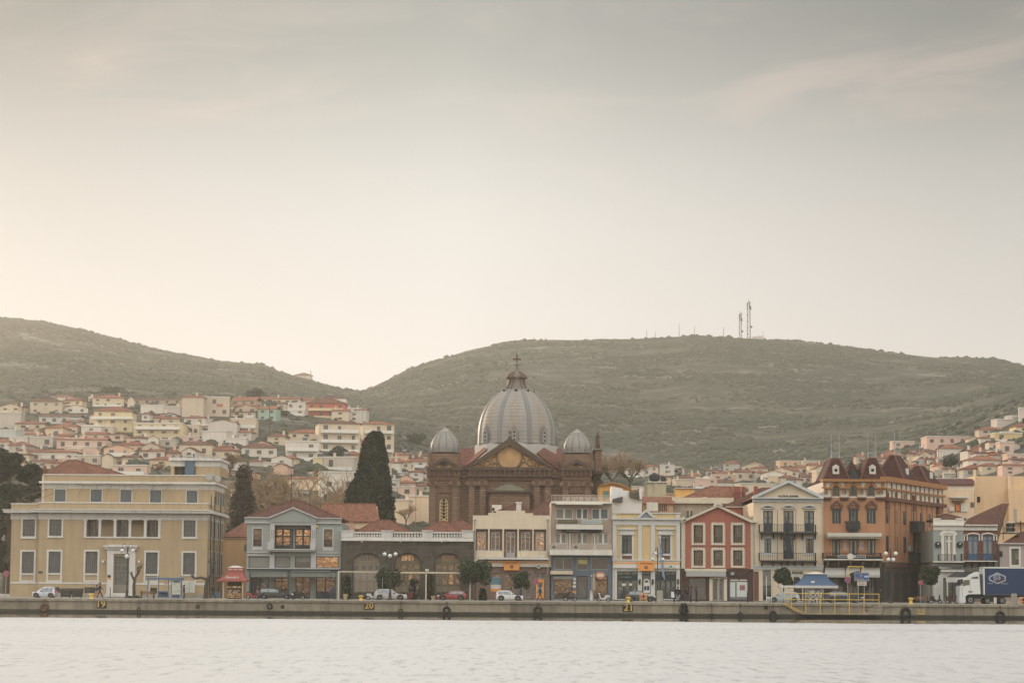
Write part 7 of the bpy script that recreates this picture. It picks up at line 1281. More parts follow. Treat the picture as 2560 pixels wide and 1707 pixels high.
def car(reg, x0, x1, ytop, paint, face, style, lab, Y=281.0, name='parked_car'):
    st = STY[style]; p0, _ = rp(reg, x0, 0); p1, _ = rp(reg, x1, 0); X0, X1 = XatY(p0, Y), XatY(p1, Y); L = X1 - X0; g_ = gz(Y); H_ = F(reg, None, None, Y=Y).px((x0 + x1) / 2, ytop)[1] - g_; wd = .84; wr = .60; xc = (X0 + X1) / 2; rw = .31 if style != 'micro' else .28
    T = thing(name, lab, 'car', (xc, Y, g_)); tx = lambda u: xc + face * (u - .5) * L
    whs = st['wh']; us = sorted({0, 1, *np.linspace(0.02, .98, 26), *[w + s * (rw + .07) / L * q for w in whs for s in (-1, 1) for q in (1, .99, .8, .5, .2, 0)]}); b = MB(); rings = []
    for u in us:
        zb = .2
        for w in whs:
            d = abs(u - w) * L
            if d < rw + .07: zb = max(zb, rw + math.sqrt(max(0, (rw + .07) ** 2 - d * d)))
        if u < .02 or u > .98: zb = max(zb, .28)
        zl = interp(u, st['belt']) * H_; zr = max(zl + .015, interp(u, st['roof']) * H_); nose = 1 - .14 * max(0, (u - .86) / .14) ** 2 - .08 * max(0, (.08 - u) / .08) ** 2; w_ = wd * nose; k = min(1, (zr - zl) / (.36 * H_)); wt = w_ + (wr - w_) * k * .95 if k > .08 else w_ * .86
        half = [(w_ * .96, zb), (w_, max(zb, .35) if zb < .5 else zb), (w_ * .99, max(zb + .02, zl - .06)), (w_ * .95, zl), (wt, zr - .03), (wt * .7, zr)]
        rings.append([(tx(u), Y + s_, g_ + z) for s_, z in [(-q[0], q[1]) for q in half] + [(q[0], q[1]) for q in half[::-1]]])
    n = 12; vs = [p for r_ in rings for p in r_]; b.add(vs, [(i * n + j, i * n + (j + 1) % n, (i + 1) * n + (j + 1) % n, (i + 1) * n + j) for i in range(len(rings) - 1) for j in range(n)] + [tuple(range(n)), tuple(range((len(rings) - 1) * n, len(rings) * n))])
    b.build('body', paint, T, smooth='auto')
    def side(u, f_): 
        zl = interp(u, st['belt']) * H_ + .02; zr = interp(u, st['roof']) * H_ - .07; z = zl + (zr - zl) * f_; k = (z - zl + .02) / max(.1, (zr - zl + .09)); w_ = wd * .95 + (wr - wd * .95) * k + .035; return w_, z
    for s_ in (-1, 1):
        for (ua, ub) in st['win']:
            b = MB(); P = []
            for f_ in (0, 1):
                for u in (ua, ub) if f_ == 0 else (ub, ua): w_, z = side(u if f_ == 0 else (u + (.02 if u < .15 else -.012 * 0)), f_ * .96); P.append((tx(u), Y + s_ * w_, g_ + z))
            b.add(P, [(0, 1, 2, 3)]); b.build('side_window', cglass, T, fix=False)
    for ua, ub in ((st['win'][-1][1] - .0, st['win'][-1][1] + .085), (.015, .07)):
        za, zb_ = interp(ua, st['roof']) * H_ - .03, interp(ub, st['roof']) * H_ - .03; o_ = .03 * (1 if ua > .3 else -1); b = MB(); b.add([(tx(ua + o_ / L), Y - wr * .86, g_ + za + .03), (tx(ua + o_ / L), Y + wr * .86, g_ + za + .03), (tx(ub + o_ / L), Y + wr * 1.1, g_ + zb_ + .03), (tx(ub + o_ / L), Y - wr * 1.1, g_ + zb_ + .03)], [(0, 1, 2, 3)]); b.build('windscreen' if ua > .3 else 'rear_window', cglass, T, fix=False)
    for w in whs:
        for s_ in (-1, 1):
            c = Vector((tx(w), Y + s_ * (wd - .12), g_ + rw)); b = MB(); b.lathe(c, [(rw * .7, -.1), (rw * .97, -.09), (rw, -.04), (rw, .04), (rw * .97, .09), (rw * .7, .1)], 22, 'Y'); wo_ = b.build('wheel', rubber, T, smooth='auto'); b = MB(); e = Vector((0, s_ * .085, 0)); b.torus(c + e, rw * .6, rw * .07, 'Y', 18, 4)
            for k in range(6): an = k * PI / 3; b.tube(c + e, c + e + Vector((rw * .6 * math.cos(an), 0, rw * .6 * math.sin(an))), rw * .085, n=4)
            b.lathe(c + e * .9, [(rw * .18, -.03), (rw * .15, .03)], 8, 'Y'); b.build('rim', chrome, wo_)
    for s_ in (-1, 1):
        b = MB(); b.ball((tx(.955), Y + s_ * wd * .72, g_ + .46 * H_), .14, 8, 5, .7); b.build('headlight', lampm, T, smooth=True); b = MB(); b.ball((tx(.025), Y + s_ * wd * .80, g_ + .54 * H_), .13, 8, 5, 1.3); b.build('tail_light', tail, T, smooth=True); b = MB(); b.box(min(tx(.60), tx(.63)), max(tx(.60), tx(.63)), Y + s_ * (wd + .02) - .08, Y + s_ * (wd + .02) + .08, g_ + .60 * H_, g_ + .68 * H_); b.build('mirror', black, T)
        b = MB(); b.box(min(tx(.40), tx(.435)), max(tx(.40), tx(.435)), Y + s_ * wd * 1.0 - .015, Y + s_ * wd * 1.0 + .015, g_ + .53 * H_, g_ + .555 * H_); b.build('handle', black, T)
        for u in (.30, .50):
            b = MB(); b.box(tx(u) - .008, tx(u) + .008, Y + s_ * wd * 1.0 - .008, Y + s_ * wd * 1.0 + .008, g_ + .3, g_ + .55 * H_); b.build('door_seam', black, T)
    for u in (.0, 1.0): b = MB(); b.box(min(tx(u), tx(u + (.012 if u == 0 else -.03))) - .02, max(tx(u), tx(u + (.012 if u == 0 else -.03))) + .02, Y - wd * .82, Y + wd * .82, g_ + .24, g_ + .40); b.build('bumper', paint if style != 'small' else black, T)
    return T
cp = lambda n, c: M(n, c, rough=.32, var=.0, stain=0, spec=.35)
car('A', 295, 505, 1232, cp('silver_white_paint', (186, 188, 194)), -1, 'micro', 'tiny silver-white two-seater car parked before the ochre building')
car('B', 468, 878, 1206, cp('anthracite_paint', (50, 50, 47)), 1, 'hatch', 'dark grey hatchback parked before the grey café', Y=280.5)
car('C', 475, 842, 1216, cp('silver_paint', (168, 162, 152)), 1, 'hatch', 'silver hatchback parked behind the lamp at the stone hall', Y=280.5)
car('C', 1178, 1502, 1232, cp('red_car_paint', (140, 52, 44)), -1, 'hatch', 'red three-door car parked before the right arch of the stone hall', Y=280.8)
car('D', 358, 664, 1232, cp('white_car_paint', (200, 198, 192)), 1, 'small', 'small white boxy hatchback before the cream bank', Y=280.2)
car('E', 284, 608, 1200, cp('grey_car_paint', (64, 64, 60)), 1, 'hatch', 'dark grey car behind the lifebuoy stand at the yellow bank', Y=280.5)
car('G', 234, 566, 1230, cp('green_silver_paint', (150, 158, 154)), -1, 'hatch', 'pale green-silver hatchback parked left of the blue kiosk', Y=279.6)
car('G', 836, 1232, 1226, cp('black_car_paint', (44, 46, 48)), 1, 'hatch', 'black estate car behind the yellow railing right of the blue kiosk', Y=279.4)
# lorry
T = thing('lorry', 'white lorry cab with a long blue curtain-sided trailer parked at the right', 'lorry', (XatY(2460, 279.5), 279.5, 1.55)); Yt = 278.4; f = F('I', T, None, Y=Yt); wt = M('lorry_white', (206, 204, 198), rough=.35, var=.02, stain=.1); tb = M('curtain_blue', (30, 50, 84), var=.05, scale=1.5, stain=.1, rough=.6)
pc = [(578, 1330), (574, 1180), (592, 1165), (604, 1100), (622, 1088), (684, 1078), (700, 1060), (765, 1026), (775, 1030), (790, 1250), (790, 1255), (665, 1258), (636, 1275), (625, 1330)]
f.prism('cab', pc, wt, 0, 2.45); f.prism('side_window', [(606, 1150), (617, 1112), (674, 1106), (677, 1160), (604, 1172)], cglass, -.03, .02); f.prism('rear_side_window', [(690, 1096), (704, 1080), (765, 1072), (765, 1098)], cglass, -.03, .02); b = MB(); a = f.px(600, 1105); c = f.px(588, 1165); b.add([f.P(a[0] - .1, .2, a[1]), f.P(a[0] - .1, 2.25, a[1]), f.P(c[0] - .13, 2.25, c[1]), f.P(c[0] - .13, .2, c[1])], [(0, 1, 2, 3)]); b.build('windscreen', cglass, T, fix=False)
f.box('mirror', 588, 1100, 602, 1150, black, -.25, -.1); f.box('bumper', 572, 1295, 636, 1345, wt, .02, 2.42); f.box('headlight', 572, 1268, 584, 1300, lampm, -.02, .2); f.boxes('door_seam', [(682, 1085, 685, 1250), (600, 1180, 603, 1290)], blind, -.01, .0); f.box('badge', 660, 1226, 708, 1236, black, -.02, 0)
f.boxes('chassis', [(650, 1258, 1650, 1290, .5, 2.0), (636, 1262, 800, 1300, .3, 2.2)], black); f.box('air_tank', 850, 1270, 925, 1335, black, .1, .7); f.box('side_locker', 928, 1290, 955, 1352, whiteb, -.02, .5); f.boxes('gap_panel', [(792, 1050, 822, 1255, .5, 2)], M('gap_grey', (90, 92, 90), var=.05))
f.box('trailer_curtain', 832, 992, 1650, 1262, tb, 0, 2.5); f.box('trailer_roof', 820, 978, 1655, 992, wt, -.05, 2.55); f.box('front_post', 820, 992, 832, 1262, wt, -.03, 2.5); f.box('bottom_rail', 832, 1262, 1650, 1272, slate, -.02, 2.5)
hexo = [(873, 1075), (960, 1030), (1050, 1070), (1050, 1120), (965, 1152), (878, 1115)]; hexi = [(889, 1082), (960, 1046), (1035, 1078), (1035, 1112), (965, 1137), (892, 1106)]; b = MB(); lg = M('logo_grey', (152, 158, 166), var=.05)
for k in range(6):
    q = [f.px(*hexo[k]), f.px(*hexo[(k + 1) % 6]), f.px(*hexi[(k + 1) % 6]), f.px(*hexi[k])]; b.prism([f.P(x, -.03, z) for x, z in q], [f.P(x, -.001, z) for x, z in q])
lo = b.build('hexagon_logo', lg, T); b = MB(); q = f.px(958, 1085); b.torus(f.P(q[0], -.02, q[1]), .36, .05, 'Y', 18, 4); b.torus(f.P(q[0] - .05, -.02, q[1] + .05), .2, .04, 'Y', 14, 4)
for k in range(4): b.tube(f.P(q[0] - .3 + k * .16, -.03, q[1] - .45), f.P(q[0] - .15 + k * .16, -.03, q[1] + .35), .03, n=4)
b.build('logo_drawing', lg, lo); b = MB(); a = f.px(940, 1126); c = f.px(1035, 1098); b.tube(f.P(a[0], -.04, a[1]), f.P(c[0], -.04, c[1]), .09, n=4); b.build('logo_ribbon', M('ribbon_red', (110, 60, 70), var=.1), lo); f.boxes('logo_line', [(862, 1143, 922, 1148), (1000, 1146, 1072, 1151)], lg, -.03, 0, lo)
for x, y, r in ((688, 1330, 42), (1018, 1336, 37), (865, 1338, 34), (1300, 1336, 37), (1420, 1336, 37)):
    for t in (.25, 2.2):
        q = f.px(x, y); R_ = r / 4.127 / 21.7; c = Vector((q[0], Yt + t, 1.55 + R_)); b = MB(); b.lathe(c, [(R_ * .7, -.16), (R_, -.13), (R_, .13), (R_ * .7, .16)], 22, 'Y'); w_ = b.build('wheel', rubber, T, smooth='auto'); b = MB(); b.lathe(c - Vector((0, .15, 0)), [(R_ * .58, -.03), (R_ * .55, .02), (R_ * .3, .04)], 16, 'Y'); b.build('rim', M('dull_rim', (120, 120, 112), rough=.5, var=.1), w_); b = MB(); b.lathe(c - Vector((0, .2, 0)), [(R_ * .22, -.03), (R_ * .2, .03)], 10, 'Y'); b.build('hub', black, w_)
for x in (968, 1085): f.box('marker_light', x, 1290, x + 8, 1298, tail, -.03, 0)
# motorbikes
def bike(reg, x0, x1, y0, m, lab, face=1, Y=280.5):
    p0, _ = rp(reg, x0, 0); p1, _ = rp(reg, x1, 0); X0, X1 = XatY(p0, Y), XatY(p1, Y); L = max(1.5, X1 - X0) ; xc = (X0 + X1) / 2; g_ = gz(Y); T = thing('scooter', lab, 'scooter', (xc, Y, g_), 'scooters and motorbikes parked along the pavement'); R_ = .26; tx = lambda u: xc + face * (u - .5) * L
    for u in (.16, .86): b = MB(); b.torus((tx(u), Y, g_ + R_), R_ * .78, R_ * .22, 'Y', 18, 6, .8); w_ = b.build('wheel', rubber, T, smooth=True); b = MB(); b.lathe((tx(u), Y, g_ + R_), [(R_ * .6, -.02), (R_ * .6, .02)], 12, 'Y'); b.build('rim', chrome, w_)
    b = MB(); P = [(.02, .5), (.05, .78), (.35, .80), (.45, .55), (.62, .38), (.74, .55), (.80, .98), (.86, .98), (.84, .5), (.72, .26), (.4, .24), (.2, .5)]; b.prism([(tx(u), Y - .16, g_ + z) for u, z in P], [(tx(u), Y + .16, g_ + z) for u, z in P]); b.build('body', m, T)
    b = MB(); b.box(min(tx(.06), tx(.44)), max(tx(.06), tx(.44)), Y - .15, Y + .15, g_ + .79, g_ + .89); b.build('seat', black, T); b = MB(); b.tube((tx(.80), Y - .32, g_ + 1.04), (tx(.80), Y + .32, g_ + 1.04), .03, n=5); b.tube((tx(.86), Y, g_ + R_), (tx(.8), Y, g_ + 1.04), .04, n=5); b.build('handlebar', iron, T); b = MB(); b.ball((tx(.87), Y, g_ + .92), .09, 8, 5); b.build('headlight', lampm, T)
bike('B', 375, 440, 1250, M('scooter_red', (150, 60, 48), var=.1, rough=.4), 'red scooter parked left of the dark grey hatchback'); bike('B', 875, 960, 1240, iron, 'black motorbike parked right of the dark grey hatchback, before the café'); bike('D', 1135, 1240, 1255, iron, 'black scooter before the slate-blue shop window'); bike('D', 1510, 1620, 1180, M('scooter_white', (190, 188, 184), var=.05, rough=.35), 'white scooter before the oval pink sign', -1); bike('I', 290, 360, 1290, iron, 'dark motorbike under the orange tree by the sign'); bike('I', 455, 530, 1260, M('scooter_dark_red', (84, 46, 40), var=.1, rough=.4), 'dark red motorbike parked left of the lorry cab'); bike('C', 418, 490, 1270, M('scooter_white', (0, 0, 0)), 'white scooter half hidden left of the silver hatchback', Y=281.6)
# planters, little bushes at the doors
for reg, x, y0, y1, lab in (('C', 150, 1275, 1332, 'stone planter left of the stone hall doors'), ('C', 1133, 1295, 1336, 'pale flower pot between two stone hall arches')):
    f = F(reg, None, None, Y=284.5); a = f.R(x - 30, y0, x + 30, y1); T = thing('planter', lab, 'planter', ((a[0] + a[1]) / 2, 284.5, 1.55)); b = MB(); w = (a[1] - a[0]) / 2; b.lathe(((a[0] + a[1]) / 2, 284.5, 1.55), [(w * .6, 0), (w * .9, .5), (w, a[3] - 1.6), (w * .85, a[3] - 1.55)], 12); b.build('pot', tanp, T)
# ---------------------------------------------------------------- people
skin = M('skin', (170, 120, 92), var=0, stain=0); hairm = M('dark_hair', (38, 30, 26), var=.1, stain=0)
def person(reg, x, Y, h, top, leg, lab, pose='stand', face=0, seed=0, hair=hairm, hold=None):
    px, _ = rp(reg, x, 0); X = XatY(px, Y); g_ = gz(Y); k = h / 1.75; r2 = random.Random(seed); W_ = r2.uniform(-.03, .03)
    st = {'stand': (.02, -.02, 0), 'walk': (.30, -.30, .12), 'sit': (0, 0, 0)}[pose]; V = []; E = []; Rr = []
    def v(x_, y_, z_, r): V.append((x_ * k, y_ * k, z_ * k)); Rr.append(r * k); return len(V) - 1
    if pose == 'sit': dz = -.42
    else: dz = 0
    pel = v(0, 0, .96 + dz, .155); wa = v(0, 0, 1.13 + dz, .13); ch = v(0.01, 0, 1.32 + dz, .16); nb = v(.02, 0, 1.46 + dz, .09); nk = v(.03, 0, 1.53 + dz, .055); hd = v(.05, 0, 1.62 + dz, .09); ht = v(.055, 0, 1.70 + dz, .085); E += [(pel, wa), (wa, ch), (ch, nb), (nb, nk), (nk, hd), (hd, ht)]
    for s_, sw in ((-1, st[0]), (1, st[1])):
        sh = v(.0, s_ * .17, 1.42 + dz, .07); el = v(-sw * .5 + .02, s_ * .22, 1.14 + dz, .052); hf = {'phone': 1.45, 'pocket': 1.0}.get(hold if s_ == 1 else None, .92); wr_ = v(-sw * .9 + (.22 if hf > 1.2 else .1), s_ * (.2 if hf < 1.2 else .12), (hf + dz), .036); hn = v(-sw + (.26 if hf > 1.2 else .12), s_ * (.2 if hf < 1.2 else .1), hf - (.08 if hf < 1.2 else -.06) + dz, .04); E += [(nb, sh), (sh, el), (el, wr_), (wr_, hn)]
        hp = v(0, s_ * .09, .90 + dz, .10)
        if pose == 'sit': kn = v(.42, s_ * .12, .50, .07); an = v(.44, s_ * .12, .09, .045)
        else: kn = v(sw * .55 + (.05 if sw > 0 else .02), s_ * .10, .50, .068); an = v(sw * 1.15 - (.06 if sw < 0 else 0), s_ * .10, .09 + (.05 if sw < -.1 else 0), .045)
        to = v(V[an][0] / k + .17, s_ * .11, .04, .04); E += [(pel, hp), (hp, kn), (kn, an), (an, to)]
    me = bpy.data.meshes.new('body'); me.from_pydata(V, E, []); o = bpy.data.objects.new('tmp', me); COL.objects.link(o); m = o.modifiers.new('s', 'SKIN'); m.use_smooth_shade = True
    for i, r in enumerate(Rr): me.skin_vertices[0].data[i].radius = (r, r * (1.25 if i in (0, 1, 2) else 1)) if i not in (2,) else (r * .85, r * 1.25)
    me.skin_vertices[0].data[0].use_root = True; o.modifiers.new('u', 'SUBSURF').levels = 1; bpy.context.view_layer.update(); me2 = bpy.data.meshes.new_from_object(o.evaluated_get(bpy.context.evaluated_depsgraph_get())); COL.objects.unlink(o); bpy.data.objects.remove(o)
    for mm in (skin, top, leg, black): me2.materials.append(mm)
    for p in me2.polygons:
        c = p.center; z = c.z / k; hz_ = z - dz
        if pose == 'sit': mi = 0 if hz_ > 1.50 else (1 if (hz_ > .92 and c.x / k < .3) else (3 if z < .1 else 2))
        else: mi = 0 if hz_ > 1.50 else (3 if z < .09 else (1 if hz_ > .93 else 2))
        if mi == 1 and (abs(c.y) / k > .15) and (hz_ < .92 or hz_ > 1.46): mi = 0
        if mi == 2 and abs(c.y) / k > .17 and hz_ > .78 and pose != 'sit': mi = 0
        p.material_index = mi; p.use_smooth = True
    T = bpy.data.objects.new('person', me2); COL.objects.link(T); T.location = (X, Y, g_); T.rotation_euler = (0, 0, face); ORG[T.name] = Vector((0, 0, 0)); tag(T, lab, 'person', 'people along the promenade')
    b = MB(); b.ball((.035 * k, 0, (1.685 + dz) * k), .112 * k, 10, 6, 1.0); b.ball((-.02 * k, 0, (1.62 + dz) * k), .10 * k, 8, 5); hh = b.build('hair', hair, T, smooth=True)
    b = MB(); b.ball((.15 * k, 0, (1.62 + dz) * k), .02 * k, 5, 3); b.build('nose', skin, T); return T
blk2 = M('black_cloth', (34, 34, 36), var=.1, stain=0); jean = M('denim', (66, 78, 94), var=.1, stain=0); nav = M('navy_cloth', (44, 60, 92), var=.1, stain=0); redt = M('red_trousers', (150, 44, 44), var=.1, stain=0); brc = M('brown_cloth', (84, 62, 50), var=.1, stain=0); orgt = M('orange_cloth', (170, 96, 50), var=.1, stain=0); whc = M('white_cloth', (200, 198, 200), var=.05, stain=0)
person('A', 860, 278.6, 1.55, nav, orgt, 'child in a blue jacket walking beside an adult in black', 'walk', 0, 1); person('A', 888, 279.2, 1.78, blk2, blk2, 'adult in black walking beside a child in blue', 'walk', 0, 2)
person('A', 1638, 280.2, 1.6, blk2, blk2, 'person in a long black coat standing right of the bus shelter', 'stand', 0, 3); person('A', 1898, 279.5, 1.75, blk2, blk2, 'person in black walking left of the red kiosk', 'walk', PI, 4)
person('B', 465, 284.8, 1.72, brc, brc, 'person in brown by the café window behind the dark hatchback', 'stand', 0, 5); person('B', 1298, 283.5, 1.72, nav, jean, 'person in blue walking past the right café window', 'walk', PI, 6)
person('C', 882, 280.2, 1.78, blk2, redt, 'person in a black jacket and red trousers right of the silver hatchback', 'stand', PI / 2 * 3, 7); person('C', 975, 280.6, 1.7, blk2, blk2, 'person in black walking between the silver and red cars', 'walk', PI, 8)
person('D', 852, 279.2, 1.78, blk2, jean, 'man in a dark jacket walking past the cash machine', 'walk', PI, 9)
for x, d, h, t_, l_, lab, po, fa in ((808, 0, 1.72, blk2, blk2, 'person in black carrying a white bag at the left of the standing group', 'stand', 0), (850, .6, 1.76, blk2, jean, 'person in black jacket and blue jeans, second in the standing group', 'stand', PI / 2), (902, .3, 1.7, blk2, blk2, 'seated person in black amid the standing group', 'sit', PI), (945, .5, 1.77, blk2, jean, 'person in dark jacket and jeans near the middle of the standing group', 'stand', PI / 2), (990, .2, 1.78, brc, blk2, 'person in a brown-black coat, second from the right of the standing group', 'stand', PI), (1052, .4, 1.76, blk2, blk2, 'slim person in black at the right end of the standing group', 'stand', PI)):
    person('E', x, 277.6 + d, h, t_, l_, lab, po, fa, int(x), hold='phone' if x in (808, 1052) else None)
X = XatY(rp('E', 793, 0)[0], 277.4); b = MB(); b.prism([(X - .2, 277.3, 2.1), (X + .2, 277.3, 2.1), (X + .18, 277.45, 2.1), (X - .18, 277.45, 2.1)], [(X - .2, 277.32, 2.75), (X + .12, 277.32, 2.75), (X + .12, 277.42, 2.75), (X - .2, 277.42, 2.75)]); tag(b.build('shopping_bag', whc), 'white bag held at the left of the standing group', 'bag')
q = Vector((XatY(rp('E', 902, 0)[0], 277.95), 277.95, gz(278))); b = MB(); b.box(q.x - .25, q.x + .25, q.y - .2, q.y + .25, q.z + .38, q.z + .43)
for dx_ in (-.22, .2):
    for dy_ in (-.17, .2): b.box(q.x + dx_ - .02, q.x + dx_ + .02, q.y + dy_ - .02, q.y + dy_ + .02, q.z, q.z + .38)
tag(b.build('stool', iron), 'small dark stool under the seated person in the group', 'stool')
person('I', 480, 281.0, 1.7, brc, blk2, 'person beside the dark red motorbike left of the lorry', 'stand', 0, 12); person('H', 600, 281.5, 1.75, blk2, blk2, 'person in black near the four-globe lamp before the mansard building', 'stand', 0, 13)
# ============================================================ vegetation
def leafmat(name, a, b_, k=1.0):
    m = bpy.data.materials.new(name); m.use_nodes = True; t = m.node_tree; b = t.nodes['Principled BSDF']; b.inputs['Roughness'].default_value = .8; b.inputs['Specular IOR Level'].default_value = .2
    g = N(t, 'ShaderNodeNewGeometry'); n = N(t, 'ShaderNodeTexNoise', i_Scale=1.4, i_Detail=4.0); t.links.new(g.outputs['Position'], n.inputs['Vector']); c = RAMP(t, n.outputs['Fac'], [(.35, a), (.65, b_)]); t.links.new(c, b.inputs['Base Color']); return m
lf_dark = leafmat('dark_needles', (.022, .030, .018), (.045, .055, .03)); lf_orange = leafmat('citrus_leaves', (.025, .04, .02), (.06, .085, .038)); lf_cyp = leafmat('cypress_foliage', (.018, .026, .016), (.04, .05, .028)); lf_brown = leafmat('brownish_conifer', (.04, .036, .024), (.09, .07, .045)); lf_hill = leafmat('scrub', (.034, .041, .026), (.072, .08, .052))
bark = M('bark', (.09, .07, .05), raw=True, var=.2, scale=3, stain=0); twig = M('bare_twigs', (.30, .21, .125), raw=True, var=.2, scale=1.5, stain=0)
RS = np.random.RandomState(11)
def bulk(name, V, Fq, mat, par=None, **kw):
    me = bpy.data.meshes.new(name); k = Fq.shape[1]; o_ = origin(par); V = V - np.array(o_)
    me.vertices.add(len(V)); me.vertices.foreach_set('co', V.astype(np.float32).ravel()); me.loops.add(Fq.size); me.loops.foreach_set('vertex_index', Fq.astype(np.int32).ravel()); me.polygons.add(len(Fq)); me.polygons.foreach_set('loop_start', np.arange(0, Fq.size, k, dtype=np.int32)); me.update(); me.materials.append(mat)
    o = bpy.data.objects.new(name, me); COL.objects.link(o)
    if par: o.parent = par
    for a, b_ in kw.items(): o[a] = b_
    return o
def leaves(P, size, up=0.0):
    n = len(P); a = RS.normal(size=(n, 3)); a[:, 2] += up; a /= np.linalg.norm(a, axis=1)[:, None]; b_ = np.cross(a, RS.normal(size=(n, 3))); b_ /= np.linalg.norm(b_, axis=1)[:, None]; s = size * RS.uniform(.6, 1.3, (n, 1)); a, b_ = a * s, b_ * s * .6
    V = np.stack([P - a - b_ * .3, P + b_, P + a + b_ * .3, P - b_], 1).reshape(-1, 3); return V, np.arange(n * 4).reshape(-1, 4)
def clumpcloud(C, n):
    """points on lumpy clump shells; C rows: x, y, z, r, squash"""
    C = np.array(C, float); w = C[:, 3] ** 2; idx = RS.choice(len(C), n, p=w / w.sum()); d = RS.normal(size=(n, 3)); d /= np.linalg.norm(d, axis=1)[:, None]; r = C[idx, 3] * RS.uniform(.45, 1.0, n) ** .5 * (1 + .13 * np.sin(d[:, 0] * 7 + idx) * np.sin(d[:, 2] * 6 + idx * 2)); P = C[idx, :3] + d * r[:, None]; P[:, 2] = C[idx, 2] + d[:, 2] * r * C[idx, 4]; return P
def crown_tree(name, lab, base, C, n, size, lm, trunk_r=.16, limbs=5, cat='tree', group=None, fruit=None):
    base = Vector(base); T = thing(name, lab, cat, base, group); C = [(base.x + c[0], base.y + c[1], base.z + c[2], c[3], c[4] if len(c) > 4 else 1) for c in C]; V, Fq = leaves(clumpcloud(C, n), size); bulk('crown', V, Fq, lm, T)
    b = MB(); cz = min(c[2] for c in C); top = Vector((base.x, base.y, cz)); b.tube(base, base.lerp(top, .6) + Vector((.05, 0, 0)), trunk_r, trunk_r * .8, n=7); b.tube(base.lerp(top, .6) + Vector((.05, 0, 0)), top, trunk_r * .8, trunk_r * .6, n=7)
    for c in C[:limbs]: b.tube(top - Vector((0, 0, .1)), Vector(c[:3]), trunk_r * .5, trunk_r * .15, n=5)
    b.build('trunk', bark, T)
    if fruit is not None:
        b = MB()
        for p in clumpcloud(C, 22): b.ball(p, .06, 5, 3)
        b.build('fruit', fruit, T, kind='stuff')
    return T
orf = M('orange_fruit', (214, 120, 40), var=0, stain=0, rough=.5)
def street_tree(reg, x, y0, y1, w, ybase, lab, Y=283.5, n=3000):
    f = F(reg, None, None, Y=Y); s, z1 = f.px(x, y0); _, z0 = f.px(x, y1); R_ = w / REG[reg][2] / 21.3 / 2; g_ = gz(Y); h = z1 - z0; zc = (z0 + z1) / 2 - g_; r2 = random.Random(int(x)); C = [(0, 0, zc, R_ * .75, h / 2 / R_ * .9)]
    for k in range(9): a = k * 2.4; q = R_ * .52; C.append((q * math.cos(a), q * math.sin(a) * .8, zc + r2.uniform(-.28, .3) * h, R_ * r2.uniform(.36, .5), 1))
    return crown_tree('orange_tree', lab, (s, Y, g_), C, n, .13, lf_orange, .1, 4, group='clipped orange trees along the promenade', fruit=orf)
street_tree('C', 632, 985, 1230, 305, 1335, 'round orange tree behind the silver hatchback and triple lamp'); street_tree('C', 1605, 850, 1200, 400, 1335, 'largest round orange tree, between the stone hall and the cream bank', n=5200); street_tree('D', 640, 1020, 1215, 215, 1310, 'small round orange tree before the cream bank, behind the white hatchback', n=2200); street_tree('G', 405, 955, 1200, 215, 1335, 'dense orange tree hiding part of the pedimented bank lettering', n=3200); street_tree('G', 1150, 1000, 1190, 130, 1330, 'orange tree partly behind the blue direction sign', Y=285, n=2000); street_tree('I', 272, 958, 1200, 215, 1340, 'orange tree with bare lower trunk between the mansard building and grey shop', n=3200)
for reg, x, y0, y1, w, lab in (('C', 165, 1090, 1310, 120, 'dark bushy shrub left of the stone hall doors'), ('C', 1092, 1060, 1310, 110, 'tall dark shrub between two arches of the stone hall'), ('C', 1690, 1235, 1335, 100, 'low dark shrub under the largest orange tree'), ('C', 905, 1110, 1290, 90, 'potted shrub before the middle arch of the stone hall')):
    f = F(reg, None, None, Y=285.5); s, z1 = f.px(x, y0); R_ = w / 4.48 / 21.2 / 2; g_ = gz(285.5); h = z1 - g_; T = thing('shrub', lab, 'shrub', (s, 285.5, g_)); V, Fq = leaves(clumpcloud([(s, 285.5, g_ + h * q, R_ * (1 - .3 * q), 1.2) for q in (.25, .5, .72, .88)], 1500), .13); bulk('foliage', V, Fq, lf_dark, T); b = MB(); b.tube((s, 285.5, g_), (s, 285.5, g_ + h * .7), .06, n=5); b.build('stem', bark, T)
V, Fq = leaves(clumpcloud([(XatY(rp('A', x, 0)[0], 279.8), 279.8, 1.65, .42, .5) for x in (1155, 1185, 1215)], 500), .1); T = thing('shrub', 'low green planting at the foot of the left pollarded tree', 'shrub', (XatY(333, 279.8), 279.8, 1.55)); bulk('foliage', V, Fq, lf_orange, T)
# big dark pines on the left
def A_(x, y, Y): px, py = rp('A', x, y); return at(px, py, Y)
Yp = 322.0; base = A_(60, 1200, Yp); base.z = 2
def blobs(reg, L, Y, base): 
    out = []
    for x, y, r, q in L: px, py = rp(reg, x, y); p = at(px, py, Y); out.append((p.x - base.x, RS.uniform(-2, 2), p.z - base.z, r / REG[reg][2] / FPX * Y, q))
    return out
C = blobs('A', [(60, 120, 95, .8), (130, 90, 60, .8), (20, 60, 60, .8), (-60, 130, 110, .8), (90, 190, 80, .7), (-20, 230, 100, .7), (150, 170, 50, .7)], Yp, base); crown_tree('pine_tree', 'tall dark umbrella pine at the far left, topmost of the dark trees', base, C, 15000, .26, lf_dark, .45)
base = A_(250, 1200, 326); base.z = 2; C = blobs('A', [(250, 200, 70, .7), (310, 190, 60, .7), (200, 240, 75, .7), (360, 230, 55, .8), (300, 270, 80, .7), (360, 300, 50, .8)], 326, base); crown_tree('pine_tree', 'dark umbrella pine leaning over the left end of the ochre building', base, C, 12000, .24, lf_dark, .4)
